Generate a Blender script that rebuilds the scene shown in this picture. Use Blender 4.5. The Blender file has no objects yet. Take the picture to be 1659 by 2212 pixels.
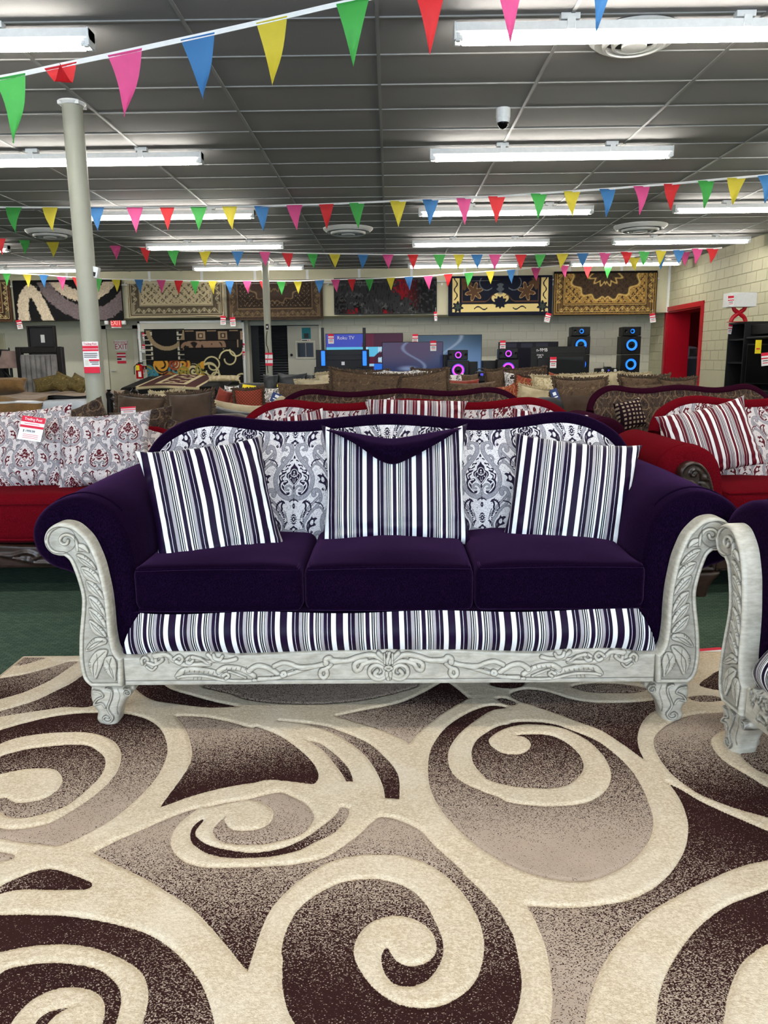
import bpy, math, random
import numpy as np
from mathutils import Vector, Matrix, Euler

rnd = random.Random(7)
SC = bpy.context.scene
COL = SC.collection
PI = math.pi

# ------------------------------------------------------------------ camera
CAMH = 1.2
F_PX, CX, CY = 1662.0, 829.5, 1106.0
PITCH, YAW, ROLL = math.radians(11.26), math.radians(0.52), math.radians(-0.6)
CAM_R = (Matrix.Rotation(YAW, 3, 'Z') @ Matrix.Rotation(PI/2 - PITCH, 3, 'X') @ Matrix.Rotation(ROLL, 3, 'Z'))
cam_data = bpy.data.cameras.new('camera')
cam_data.sensor_fit = 'VERTICAL'
cam_data.sensor_height = 24.0
cam_data.lens = 24.0 * F_PX / 2212.0
cam_data.clip_start = 0.05
cam_data.clip_end = 100
cam = bpy.data.objects.new('camera', cam_data)
COL.objects.link(cam)
cam.location = (0, 0, CAMH)
cam.rotation_euler = CAM_R.to_euler()
SC.camera = cam

# ------------------------------------------------------------------ world, daylight, exposure
SC.view_settings.view_transform = 'Standard'
SC.view_settings.look = 'None'
SC.view_settings.gamma = 1.0
SC.view_settings.use_curve_mapping = False
SC.view_settings.exposure = 0.0
wd = bpy.data.worlds.new('world'); SC.world = wd
wd.use_nodes = True
wd.node_tree.nodes['Background'].inputs[0].default_value = (0.62, 0.78, 1.0, 1)
wd.node_tree.nodes['Background'].inputs[1].default_value = 1.0
TUBE_STRENGTH = 46.0
# daylight entering through the glazed shop front behind the camera
dl = bpy.data.lights.new('shopfront_daylight', 'AREA')
dl.shape = 'RECTANGLE'; dl.size = 9.0; dl.size_y = 2.3
dl.energy = 540.0; dl.color = (0.66, 0.82, 1.0)
dlo = bpy.data.objects.new('shopfront_daylight', dl); COL.objects.link(dlo)
dlo.location = (-0.5, -3.4, 1.55); dlo.rotation_euler = (PI/2, 0, 0)

RM = CAM_R
def ray(x, y):
    return RM @ Vector(((x - CX)/F_PX, -(y - CY)/F_PX, -1.0))
def PY(x, y, Y):
    d = ray(x, y); return Vector((0, 0, CAMH)) + d*(Y/d.y)
def PZ(x, y, Z):
    d = ray(x, y); return Vector((0, 0, CAMH)) + d*((Z - CAMH)/d.z)
def PX(x, y, X):
    d = ray(x, y); return Vector((0, 0, CAMH)) + d*(X/d.x)

# ------------------------------------------------------------------ object helpers
INV = {}
def tag(o, label=None, cat=None, group=None, kind=None):
    if label: o['label'] = label
    if cat: o['category'] = cat
    if group: o['group'] = group
    if kind: o['kind'] = kind
    return o
def thing(name, label, cat, loc=(0, 0, 0), rotz=0.0, group=None):
    o = bpy.data.objects.new(name, None); COL.objects.link(o)
    o.empty_display_size = 0.1
    o.location = loc; o.rotation_euler = (0, 0, rotz)
    INV[o.name] = (Matrix.Translation(Vector(loc)) @ Matrix.Rotation(rotz, 4, 'Z')).inverted()
    return tag(o, label, cat, group)
def new_mesh(name, V, Fc, mat, smooth=True, sharp=None):
    me = bpy.data.meshes.new(name)
    if isinstance(Fc, np.ndarray):
        V = np.asarray(V, dtype=np.float32)
        nf, k = Fc.shape
        me.vertices.add(len(V)); me.vertices.foreach_set('co', V.ravel())
        me.loops.add(nf*k); me.loops.foreach_set('vertex_index', Fc.astype(np.int32).ravel())
        me.polygons.add(nf)
        me.polygons.foreach_set('loop_start', np.arange(0, nf*k, k, dtype=np.int32))
        me.update(calc_edges=True)
    else:
        me.from_pydata([tuple(v) for v in V], [], Fc)
        me.update()
    n = len(me.polygons)
    if smooth:
        me.polygons.foreach_set('use_smooth', np.ones(n, dtype=bool))
        if sharp: me.set_sharp_from_angle(angle=math.radians(sharp))
    if mat is not None:
        for m in (mat if isinstance(mat, (list, tuple)) else [mat]):
            me.materials.append(m)
    return me
def link(name, me, parent=None, local=False):
    """link a mesh given in world coordinates under its thing (vertices become local)"""
    o = bpy.data.objects.new(name, me); COL.objects.link(o)
    if parent is not None:
        o.parent = parent
        inv = INV.get(parent.name)
        if inv is not None:
            if not local: me.transform(inv)
            INV[o.name] = inv
    return o
def centre(o):
    """give a top-level mesh an origin at its base"""
    me = o.data
    co = np.empty(len(me.vertices)*3, dtype=np.float32); me.vertices.foreach_get('co', co)
    co = co.reshape(-1, 3)
    c = Vector(((co[:, 0].min()+co[:, 0].max())/2, (co[:, 1].min()+co[:, 1].max())/2, co[:, 2].min()))
    me.transform(Matrix.Translation(-c)); o.location = o.location + c
    return o
def attr(me, name, vals):
    a = me.attributes.new(name, 'FLOAT', 'POINT')
    a.data.foreach_set('value', np.asarray(vals, dtype=np.float32).ravel())
def cattr(me, name, rgb):
    a = me.attributes.new(name, 'FLOAT_COLOR', 'POINT')
    rgb = np.asarray(rgb, dtype=np.float32)
    full = np.ones((len(rgb), 4), dtype=np.float32); full[:, :3] = rgb
    a.data.foreach_set('color', full.ravel())
def set_uv(me, uv):
    l = me.uv_layers.new(name='UVMap')
    idx = np.empty(len(me.loops), dtype=np.int32); me.loops.foreach_get('vertex_index', idx)
    l.data.foreach_set('uv', np.asarray(uv, dtype=np.float32)[idx].ravel())

class G:
    """collects simple solids into one mesh"""
    def __init__(s): s.V = []; s.F = []
    def add(s, V, Fc):
        b = len(s.V); s.V += [tuple(v) for v in V]; s.F += [tuple(i+b for i in f) for f in Fc]; return s
    def box(s, x0, x1, y0, y1, z0, z1, M=None):
        V = [Vector(p) for p in ((x0,y0,z0),(x1,y0,z0),(x1,y1,z0),(x0,y1,z0),(x0,y0,z1),(x1,y0,z1),(x1,y1,z1),(x0,y1,z1))]
        if M is not None: V = [M @ v for v in V]
        return s.add(V, [(0,3,2,1),(4,5,6,7),(0,1,5,4),(1,2,6,5),(2,3,7,6),(3,0,4,7)])
    def tube(s, P, r, n=8, caps=True, closed=False):
        P = [Vector(p) for p in P]; m = len(P)
        R = r if isinstance(r, (list, tuple)) else [r]*m
        V = []; up = None
        for i, p in enumerate(P):
            if closed: t = P[(i+1) % m] - P[i-1]
            else: t = P[min(i+1, m-1)] - P[max(i-1, 0)]
            t.normalize()
            if up is None:
                up = Vector((0, 0, 1)) if abs(t.z) < 0.9 else Vector((1, 0, 0))
            a = (up - t*up.dot(t)).normalized(); b = t.cross(a); up = a
            for k in range(n):
                an = 2*PI*k/n
                V.append(p + a*math.cos(an)*R[i] + b*math.sin(an)*R[i])
        Fc = []
        for i in range(m if closed else m-1):
            j = (i+1) % m
            for k in range(n):
                k2 = (k+1) % n
                Fc.append((i*n+k, i*n+k2, j*n+k2, j*n+k))
        if caps and not closed:
            Fc.append(tuple(range(n-1, -1, -1))); Fc.append(tuple((m-1)*n+k for k in range(n)))
        return s.add(V, Fc)
    def lathe(s, prof, c=(0, 0, 0), n=24, axis='Z', caps=True):
        V = []
        for (r, h) in prof:
            for k in range(n):
                a = 2*PI*k/n
                p = (r*math.cos(a), r*math.sin(a), h)
                if axis == 'Y': p = (p[0], p[2], p[1])
                elif axis == 'X': p = (p[2], p[0], p[1])
                V.append((p[0]+c[0], p[1]+c[1], p[2]+c[2]))
        Fc = []
        for i in range(len(prof)-1):
            for k in range(n):
                k2 = (k+1) % n
                Fc.append((i*n+k, i*n+k2, (i+1)*n+k2, (i+1)*n+k))
        if caps:
            Fc.append(tuple(range(n-1, -1, -1))); Fc.append(tuple((len(prof)-1)*n+k for k in range(n)))
        return s.add(V, Fc)
    def prism(s, poly, y0, y1):
        """poly in XZ, extruded along Y"""
        n = len(poly)
        V = [(p[0], y0, p[1]) for p in poly] + [(p[0], y1, p[1]) for p in poly]
        Fc = [tuple(range(n)), tuple(range(2*n-1, n-1, -1))] + [(i, i+n, (i+1) % n + n, (i+1) % n) for i in range(n)]
        return s.add(V, Fc)
    def loft(s, secs, closed=True, caps=True):
        n = len(secs[0]); V = [p for sec in secs for p in sec]; Fc = []
        for i in range(len(secs)-1):
            for k in range(n if closed else n-1):
                k2 = (k+1) % n
                Fc.append((i*n+k, i*n+k2, (i+1)*n+k2, (i+1)*n+k))
        if caps and closed:
            Fc.append(tuple(range(n-1, -1, -1))); Fc.append(tuple((len(secs)-1)*n+k for k in range(n)))
        return s.add(V, Fc)
    def xf(s, M):
        s.V = [tuple(M @ Vector(v)) for v in s.V]; return s
    def build(s, name, mat, parent=None, smooth=True, sharp=35, bev=0, local=False, seg=2):
        me = new_mesh(name, s.V, s.F, mat, smooth, sharp)
        o = link(name, me, parent, local)
        if bev:
            m = o.modifiers.new('bevel', 'BEVEL'); m.width = bev; m.segments = seg; m.limit_method = 'ANGLE'
            m.angle_limit = math.radians(35)
        return o
def bx(name, x0, x1, y0, y1, z0, z1, mat, parent=None, bev=0.004, **k):
    return G().box(x0, x1, y0, y1, z0, z1).build(name, mat, parent, bev=bev, **k)
def structure(o):
    o['kind'] = 'structure'; return o
def copy_tree(o, parent=None):
    c = o.copy(); COL.objects.link(c)
    if parent is not None: c.parent = parent
    for ch in list(o.children): copy_tree(ch, c)
    return c

def catmull(P, closed=True, n=6, corners=()):
    P = [np.array(p, dtype=float) for p in P]; m = len(P); out = []
    for i in range(m if closed else m-1):
        p1, p2 = P[i], P[(i+1) % m]
        p0 = P[i-1] if (closed or i > 0) else p1
        p3 = P[(i+2) % m] if (closed or i+2 < m) else p2
        m1 = (p2-p0)*0.5; m2 = (p3-p1)*0.5
        if i in corners: m1 = (p2-p1)*0.6
        if (i+1) % m in corners: m2 = (p2-p1)*0.6
        for k in range(n):
            t = k/n
            out.append((2*t**3-3*t**2+1)*p1 + (t**3-2*t**2+t)*m1 + (-2*t**3+3*t**2)*p2 + (t**3-t**2)*m2)
    if not closed: out.append(P[-1])
    return np.array(out)
def seg_dist(pts, poly, closed=True, near=False):
    """distance (and nearest point) of pts (N,2) to polyline"""
    best = np.full(len(pts), 1e9); nb = np.zeros_like(pts) if near else None
    m = len(poly)
    for i in range(m if closed else m-1):
        a = poly[i]; b = poly[(i+1) % m]; d = b-a; L = d@d
        if L < 1e-16: continue
        t = np.clip(((pts-a)@d)/L, 0, 1)
        q = a + t[:, None]*d
        e = ((pts-q)**2).sum(1)
        w = e < best
        best[w] = e[w]
        if near: nb[w] = q[w]
    best = np.sqrt(best)
    return (best, nb) if near else best
def inside(pts, poly):
    x, y = pts[:, 0], pts[:, 1]; r = np.zeros(len(pts), dtype=bool); m = len(poly)
    for i in range(m):
        x1, y1 = poly[i]; x2, y2 = poly[(i+1) % m]
        if y1 == y2: continue
        c = ((y1 > y) != (y2 > y)) & (x < (x2-x1)*(y-y1)/(y2-y1) + x1)
        r ^= c
    return r
def sd_poly(pts, poly, pad):
    """signed distance (negative inside) evaluated only near the polygon; elsewhere +pad"""
    out = np.full(len(pts), pad)
    lo = poly.min(0)-pad; hi = poly.max(0)+pad
    w = np.where((pts[:, 0] > lo[0]) & (pts[:, 0] < hi[0]) & (pts[:, 1] > lo[1]) & (pts[:, 1] < hi[1]))[0]
    if len(w) == 0: return out
    p = pts[w]; ins = inside(p, poly)
    d = np.minimum(seg_dist(p, poly), pad)
    out[w] = np.where(ins, -d, d)
    return out
def sd_line(pts, line, pad, closed=False):
    out = np.full(len(pts), pad)
    lo = line.min(0)-pad; hi = line.max(0)+pad
    w = np.where((pts[:, 0] > lo[0]) & (pts[:, 0] < hi[0]) & (pts[:, 1] > lo[1]) & (pts[:, 1] < hi[1]))[0]
    if len(w): out[w] = np.minimum(seg_dist(pts[w], line, closed), pad)
    return out
def grid_faces(nu, nv):
    i = np.arange(nu-1)[:, None]*nv + np.arange(nv-1)[None, :]
    i = i.ravel()
    return np.stack([i, i+nv, i+nv+1, i+1], 1)
def smoothstep(a, b, x):
    t = np.clip((x-a)/(b-a), 0, 1); return t*t*(3-2*t)
_ns = np.random.RandomState(3).rand(64, 64)
def vnoise(x, y):
    """cheap periodic value noise"""
    xi = np.floor(x).astype(int); yi = np.floor(y).astype(int); fx = x-xi; fy = y-yi
    fx = fx*fx*(3-2*fx); fy = fy*fy*(3-2*fy)
    g = lambda a, b: _ns[a % 64, b % 64]
    return (g(xi, yi)*(1-fx)+g(xi+1, yi)*fx)*(1-fy) + (g(xi, yi+1)*(1-fx)+g(xi+1, yi+1)*fx)*fy

# ------------------------------------------------------------------ materials
def srgb(r, g, b):
    f = lambda c: (c/255/12.92) if c/255 <= 0.04045 else ((c/255+0.055)/1.055)**2.4
    return (f(r), f(g), f(b), 1.0)
class NT:
    def __init__(s, name):
        s.m = bpy.data.materials.new(name); s.m.use_nodes = True
        s.t = s.m.node_tree; s.b = s.t.nodes['Principled BSDF']; s.o = s.t.nodes['Material Output']
    def n(s, typ, **k):
        nd = s.t.nodes.new(typ)
        for a, v in k.items():
            if a in ('inp',):
                for kk, vv in v.items():
                    nd.inputs[kk].default_value = vv
            else: setattr(nd, a, v)
        return nd
    def l(s, a, b):
        s.t.links.new(a, b)
    def math(s, op, a, b=None, clamp=False):
        nd = s.t.nodes.new('ShaderNodeMath'); nd.operation = op; nd.use_clamp = clamp
        for i, v in enumerate((a, b)):
            if v is None: continue
            if isinstance(v, (int, float)): nd.inputs[i].default_value = v
            else: s.l(v, nd.inputs[i])
        return nd.outputs[0]
    def mix(s, fac, a, b, blend='MIX'):
        nd = s.t.nodes.new('ShaderNodeMix'); nd.data_type = 'RGBA'; nd.blend_type = blend
        for i, v in ((0, fac), (6, a), (7, b)):
            if isinstance(v, (int, float)): nd.inputs[i].default_value = v
            elif isinstance(v, (tuple, list)): nd.inputs[i].default_value = v if len(v) == 4 else (*v, 1)
            else: s.l(v, nd.inputs[i])
        return nd.outputs[2]
    def attr(s, name):
        nd = s.t.nodes.new('ShaderNodeAttribute'); nd.attribute_name = name; return nd
    def coord(s, out='Object', scale=(1, 1, 1)):
        tc = s.t.nodes.new('ShaderNodeTexCoord'); mp = s.t.nodes.new('ShaderNodeMapping')
        mp.inputs['Scale'].default_value = scale
        s.l(tc.outputs[out], mp.inputs['Vector']); return mp.outputs[0]
    def noise(s, vec, scale=10, detail=3, rough=0.5):
        nd = s.t.nodes.new('ShaderNodeTexNoise')
        nd.inputs['Scale'].default_value = scale; nd.inputs['Detail'].default_value = detail
        nd.inputs['Roughness'].default_value = rough
        if vec is not None: s.l(vec, nd.inputs['Vector'])
        return nd.outputs['Fac']
    def step(s, v, lo, hi):
        nd = s.t.nodes.new('ShaderNodeMapRange'); nd.interpolation_type = 'SMOOTHSTEP'
        s.l(v, nd.inputs[0]); nd.inputs[1].default_value = lo; nd.inputs[2].default_value = hi
        return nd.outputs[0]
    def bump(s, h, strength=0.3, dist=0.01):
        nd = s.t.nodes.new('ShaderNodeBump'); nd.inputs['Strength'].default_value = strength
        nd.inputs['Distance'].default_value = dist
        s.l(h, nd.inputs['Height']); s.l(nd.outputs[0], s.b.inputs['Normal'])
    def col(s, v):
        if isinstance(v, (tuple, list)): s.b.inputs['Base Color'].default_value = v if len(v) == 4 else (*v, 1)
        else: s.l(v, s.b.inputs['Base Color'])
    def set(s, **k):
        for a, v in k.items(): s.b.inputs[a.replace('_', ' ')].default_value = v
        return s
def plain(name, col, rough=0.5, metal=0.0, noise=0.06, scale=30, spec=0.25, bump=0.0):
    """paint / plastic / metal with a little unevenness"""
    n = NT(name); v = n.coord('Object')
    f = n.noise(v, scale, 4, 0.6)
    c1 = tuple(max(0, c*(1-noise*2)) for c in col[:3]); c2 = tuple(min(1, c*(1+noise*2)) for c in col[:3])
    n.col(n.mix(f, (*c1, 1), (*c2, 1)))
    n.set(Roughness=rough, Metallic=metal, Specular_IOR_Level=spec)
    if bump: n.bump(f, bump, 0.005)
    return n.m
def emit(name, col, strength):
    n = NT(name); n.col((0.02, 0.02, 0.02, 1))
    n.b.inputs['Emission Color'].default_value = col if len(col) == 4 else (*col, 1)
    n.b.inputs['Emission Strength'].default_value = strength
    f = n.noise(n.coord('Object'), 3, 1)      # slight unevenness along the lamp
    n.l(n.math('MULTIPLY_ADD', f, 0.1*strength), n.b.inputs['Emission Strength'])
    n.b.inputs['Emission Strength'].links[0].from_node.inputs[2].default_value = 0.95*strength
    return n.m
def chenille(name, col, hi, dens=1.0, sheen=0.35, sheencol=(1, 1, 1, 1)):
    n = NT(name)
    v = n.coord('Object', (150*dens, 110*dens, 34*dens))
    f = n.noise(v, 5, 3, 0.65)
    v2 = n.coord('Object'); f2 = n.noise(v2, 6, 3)
    k = n.step(f, 0.38, 0.72)
    c = n.mix(k, col, hi); c = n.mix(n.math('MULTIPLY', f2, 0.35), c, tuple(x*0.55 for x in col[:3])+(1,))
    n.col(c); n.set(Roughness=0.85, Sheen_Weight=sheen, Sheen_Roughness=0.3, Specular_IOR_Level=0.0)
    n.b.inputs['Sheen Tint'].default_value = sheencol
    n.bump(f, 0.35, 0.004)
    return n.m
def weave(name, col, hi, scale=1.0):
    n = NT(name)
    v = n.coord('Object', (160*scale, 160*scale, 160*scale))
    f = n.noise(v, 2, 2, 0.6); g = n.noise(n.coord('Object'), 7, 4)
    c = n.mix(n.step(f, 0.35, 0.7), col, hi); c = n.mix(n.step(g, 0.35, 0.75), c, tuple(x*0.7 for x in col[:3])+(1,))
    n.col(c); n.set(Roughness=0.9, Sheen_Weight=0.2, Specular_IOR_Level=0.1); n.bump(f, 0.3, 0.003)
    return n.m
def stripes(name, main, line, white, grey, period=0.182, phase=0.0):
    n = NT(name)
    uv = n.t.nodes.new('ShaderNodeUVMap'); uv.uv_map = 'UVMap'
    sp = n.t.nodes.new('ShaderNodeSeparateXYZ'); n.l(uv.outputs[0], sp.inputs[0])
    x = n.math('FRACT', n.math('ADD', n.math('DIVIDE', sp.outputs[0], period), phase+10))
    stops = [(0, white), (.083, line), (.095, main), (.204, line), (.212, white), (.297, line), (.31, main), (.348, white), (.357, main), (.41, line),
             (.422, grey), (.486, line), (.506, white), (.522, line), (.543, white), (.559, line), (.575, white), (.610, main), (.685, white),
             (.722, line), (.743, white), (.756, line), (.778, white), (.798, line), (.811, grey), (.867, main), (.928, white), (.936, main), (.98, line)]
    r = n.t.nodes.new('ShaderNodeValToRGB'); cr = r.color_ramp; cr.interpolation = 'CONSTANT'
    while len(cr.elements) < len(stops): cr.elements.new(0.5)
    for e, (p, c) in zip(cr.elements, stops): e.position = p; e.color = c
    n.l(x, r.inputs[0])
    th = n.t.nodes.new('ShaderNodeMapping'); th.inputs['Scale'].default_value = (900, 90, 1); n.l(uv.outputs[0], th.inputs['Vector'])
    f = n.noise(th.outputs[0], 1, 2)
    n.col(n.mix(n.math('MULTIPLY', n.step(f, 0.3, 0.75), 0.35), r.outputs[0], (0.62, 0.58, 0.62, 1), 'MULTIPLY'))
    n.set(Roughness=0.5, Specular_IOR_Level=0.12)
    n.bump(f, 0.12, 0.002)
    return n.m
def paisley(name, bg, grey, dark, faint):
    n = NT(name)
    v = n.coord('Object'); vn = n.noise(v, 150, 1, 0.5)
    wob = n.math('ABSOLUTE', n.math('SUBTRACT', vn, 0.5))
    base = n.mix(n.step(wob, 0.015, 0.045), faint, bg)
    gr = n.attr('gr').outputs['Fac']; dk = n.attr('dk').outputs['Fac']
    th = n.noise(n.coord('Object', (1, 1, 1)), 330, 1)
    gcol = n.mix(n.step(th, 0.40, 0.6), grey, tuple(min(1, c*1.7) for c in grey[:3])+(1,))
    edge = n.step(n.math('ABSOLUTE', gr), 0.0018, 0.0006)
    c = n.mix(n.step(gr, 0.0005, -0.0005), base, gcol)
    c = n.mix(n.math('MULTIPLY', edge, 0.75), c, tuple(x*0.45 for x in grey[:3])+(1,))
    c = n.mix(n.step(dk, 0.0004, -0.0004), c, dark)
    n.col(c); n.set(Roughness=0.6, Specular_IOR_Level=0.15)
    n.bump(n.noise(v, 250, 2), 0.12, 0.002)
    return n.m
def glazed_wood(name, base, light, glaze, rough=0.42):
    n = NT(name)
    v = n.coord('Object', (6, 6, 22)); f = n.noise(v, 4, 5, 0.65); w = n.noise(n.coord('Object'), 14, 4)
    c = n.mix(n.step(f, 0.3, 0.7), base, light)
    c = n.mix(n.math('MULTIPLY', n.step(w, 0.5, 0.8), 0.45), c, tuple(x*0.55 for x in base[:3])+(1,))
    g = n.attr('glaze').outputs['Fac']
    c = n.mix(g, c, glaze)
    n.col(c); n.set(Roughness=rough, Specular_IOR_Level=0.5, Metallic=0.0); n.bump(f, 0.08, 0.002)
    return n.m
def vcol(name, rough=0.85, spec=0.2, em=0.0, attrn='Col'):
    """colour pattern carried by the mesh (woven pattern, flat print, a lit screen or painted screen reflections)"""
    n = NT(name); a = n.attr(attrn)
    f = n.noise(n.coord('Object'), 120, 2)
    c = n.mix(n.math('MULTIPLY', f, 0.25), a.outputs['Color'], (0.02, 0.02, 0.02, 1))
    if em:
        n.col((0.01, 0.01, 0.012, 1)); n.l(a.outputs['Color'], n.b.inputs['Emission Color']); n.b.inputs['Emission Strength'].default_value = em
    else: n.col(c)
    n.set(Roughness=rough, Specular_IOR_Level=spec)
    return n.m

PUR = srgb(40, 20, 62); PURH = srgb(66, 40, 98)
M = {}
M['purple'] = chenille('purple_chenille', srgb(9, 4, 15), srgb(33, 15, 44), sheen=0.16, sheencol=(0.54, 0.22, 0.66, 1))
M['red'] = chenille('red_chenille', srgb(82, 8, 17), srgb(122, 20, 30), sheen=0.03, sheencol=(1, 0.4, 0.4, 1))
M['maroon'] = chenille('maroon_chenille', srgb(34, 8, 20), srgb(58, 18, 36), sheen=0.05, sheencol=(.7, .3, .5, 1))
M['stripe_p'] = stripes('purple_striped_satin', srgb(26, 9, 40), srgb(10, 6, 16), srgb(242, 242, 240), srgb(166, 160, 162))
M['stripe_r'] = stripes('red_striped_satin', srgb(92, 12, 26), srgb(60, 8, 18), srgb(226, 220, 218), srgb(156, 148, 150))
M['pais_p'] = paisley('purple_paisley', srgb(214, 208, 206), srgb(124, 121, 126), srgb(26, 14, 40), srgb(150, 146, 154))
M['pais_r'] = paisley('red_paisley', srgb(208, 198, 194), srgb(130, 124, 128), srgb(84, 10, 24), srgb(164, 152, 158))
M['pais_b'] = paisley('brown_paisley', srgb(44, 30, 25), srgb(88, 70, 52), srgb(26, 15, 15), srgb(76, 60, 46))
M['wood_w'] = glazed_wood('antique_white_wood', srgb(178, 170, 152), srgb(206, 199, 184), srgb(26, 19, 15))
M['wood_d'] = glazed_wood('dark_carved_wood', srgb(40, 26, 22), srgb(58, 38, 30), srgb(14, 8, 8), rough=0.3)
M['white_metal'] = plain('white_enamel', srgb(226, 228, 228)[:3], 0.35)
M['tube'] = emit('lit_fluorescent_tube', (1.0, 0.96, 0.88, 1), TUBE_STRENGTH)
M['tube_boost'] = emit('boosted_fluorescent_tube', (1.0, 0.96, 0.88, 1), TUBE_STRENGTH*1.15)  # same tubes with added strength, to brighten the foreground
M['black'] = plain('black_plastic', srgb(13, 13, 15)[:3], 0.4)
M['gloss_black'] = plain('gloss_black_plastic', srgb(10, 10, 12)[:3], 0.15, spec=.12)
M['darkgrey'] = plain('dark_grey_board', srgb(30, 30, 33)[:3], 0.5)
M['paint_col'] = plain('cream_column_paint', srgb(160, 160, 146)[:3], 0.45, noise=0.04, scale=8)
M['white'] = plain('white_paper', srgb(238, 236, 236)[:3], 0.7, noise=0.02)
M['tagred'] = plain('red_print', srgb(214, 40, 66)[:3], 0.6, noise=0.03)
M['ink'] = plain('black_ink', srgb(30, 28, 30)[:3], 0.6)
# ------------------------------------------------------------------ room shell
XR, XL, YB, YF, ZC = 6.68, -12.6, 19.05, -3.5, 3.3
YW = 20.25                                  # wall face under the bulkhead
def carpet_mat():
    n = NT('green_carpet')
    v = n.coord('Object')
    w = n.t.nodes.new('ShaderNodeTexBrick'); n.l(v, w.inputs['Vector'])
    w.inputs['Scale'].default_value = 26; w.inputs['Mortar Size'].default_value = 0.035; w.inputs['Row Height'].default_value = 0.4
    w.inputs['Brick Width'].default_value = 0.9
    w.inputs['Color1'].default_value = srgb(70, 90, 76); w.inputs['Color2'].default_value = srgb(94, 112, 92); w.inputs['Mortar'].default_value = srgb(30, 46, 38)
    f = n.noise(n.coord('Object', (40, 120, 1)), 6, 3)
    n.col(n.mix(n.step(f, 0.35, 0.7), w.outputs['Color'], srgb(46, 64, 54)))
    n.set(Roughness=0.95, Specular_IOR_Level=0.1); n.bump(f, 0.5, 0.004)
    return n.m
M['carpet'] = carpet_mat()
M['wall'] = plain('cream_block_paint', srgb(200, 195, 166)[:3], 0.6, noise=0.03, scale=6)
M['mortar'] = plain('painted_mortar', srgb(184, 179, 152)[:3], 0.8, noise=0.04)
M['wall_grey'] = plain('grey_cream_block_paint', srgb(222, 219, 204)[:3], 0.6, noise=0.03, scale=6)
M['mortar_grey'] = plain('grey_painted_mortar', srgb(208, 205, 190)[:3], 0.8, noise=0.04)
M['tile'] = plain('ceiling_tile_face', srgb(150, 148, 147)[:3], 0.9, noise=0.07, scale=160, bump=0.25, spec=0.1)
M['tbar'] = plain('ceiling_t_bar', srgb(150, 150, 148)[:3], 0.5, noise=0.02)
M['shell'] = plain('plain_painted_wall', srgb(206, 202, 184)[:3], 0.8, noise=0.03)
fl = structure(G().add([(XL, YF, 0), (XR, YF, 0), (XR, YW+.4, 0), (XL, YW+.4, 0)], [(0, 1, 2, 3)]).build('floor', M['carpet']))
tag(fl, 'dark green ribbed carpet floor', None)
ce = structure(G().box(XL, XR, YF, YB+.1, ZC+.03, ZC+.1).build('ceiling', M['shell']))
# ceiling tiles: 4 ft x 2 ft lay-in tiles
X0, Y0, TW, TD = -0.06, 5.34, 1.22, 0.606
cells = []
for i in range(-11, 6):
    for j in range(-15, 23):
        x0, x1 = X0+i*TW, X0+(i+1)*TW; y0, y1 = Y0+j*TD, Y0+(j+1)*TD
        x0c, x1c, y0c, y1c = max(x0, XL), min(x1, XR), max(y0, YF), min(y1, YB)
        if x1c-x0c < .05 or y1c-y0c < .05: continue
        cells.append((x0c, x1c, y0c, y1c))
tile_me = None
def vis(c):
    x, y = (c[0]+c[1])/2, (c[2]+c[3])/2
    return y > 4.6 and abs(x)/max(y, .1) < 0.56
full = [c for c in cells if vis(c)]
full.sort(key=lambda c: c[2])
single = full[:300]; rest = [c for c in cells if c not in set(single)]
g = .012
shared = {}
for c in single:
    w, d = round(c[1]-c[0], 3), round(c[3]-c[2], 3)
    if (w, d) not in shared:
        gg = G().box(-w/2+g, w/2-g, -d/2+g, d/2-g, 0, .016)
        shared[(w, d)] = new_mesh('ceiling_tile', gg.V, gg.F, M['tile'], False)
    o = bpy.data.objects.new('ceiling_tile', shared[(w, d)]); COL.objects.link(o)
    o.parent = ce; o.location = ((c[0]+c[1])/2, (c[2]+c[3])/2, ZC+.003+rnd.uniform(0, .002))
gg = G()
for c in rest: gg.box(c[0]+g, c[1]-g, c[2]+g, c[3]-g, ZC+.003, ZC+.019)
o = gg.build('remaining_ceiling_tiles', M['tile'], ce, smooth=False); o['kind'] = 'stuff'
for i in range(-10, 6):
    x = X0+i*TW
    if XL < x < XR: bx('ceiling_runner', x-.012, x+.012, YF, YB, ZC-.006, ZC+.01, M['tbar'], ce, bev=0)
for j in range(-14, 23):
    y = Y0+j*TD
    if YF < y < YB: bx('ceiling_cross_bar', XL, XR, y-.009, y+.009, ZC-.004, ZC+.008, M['tbar'], ce, bev=0)

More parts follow.
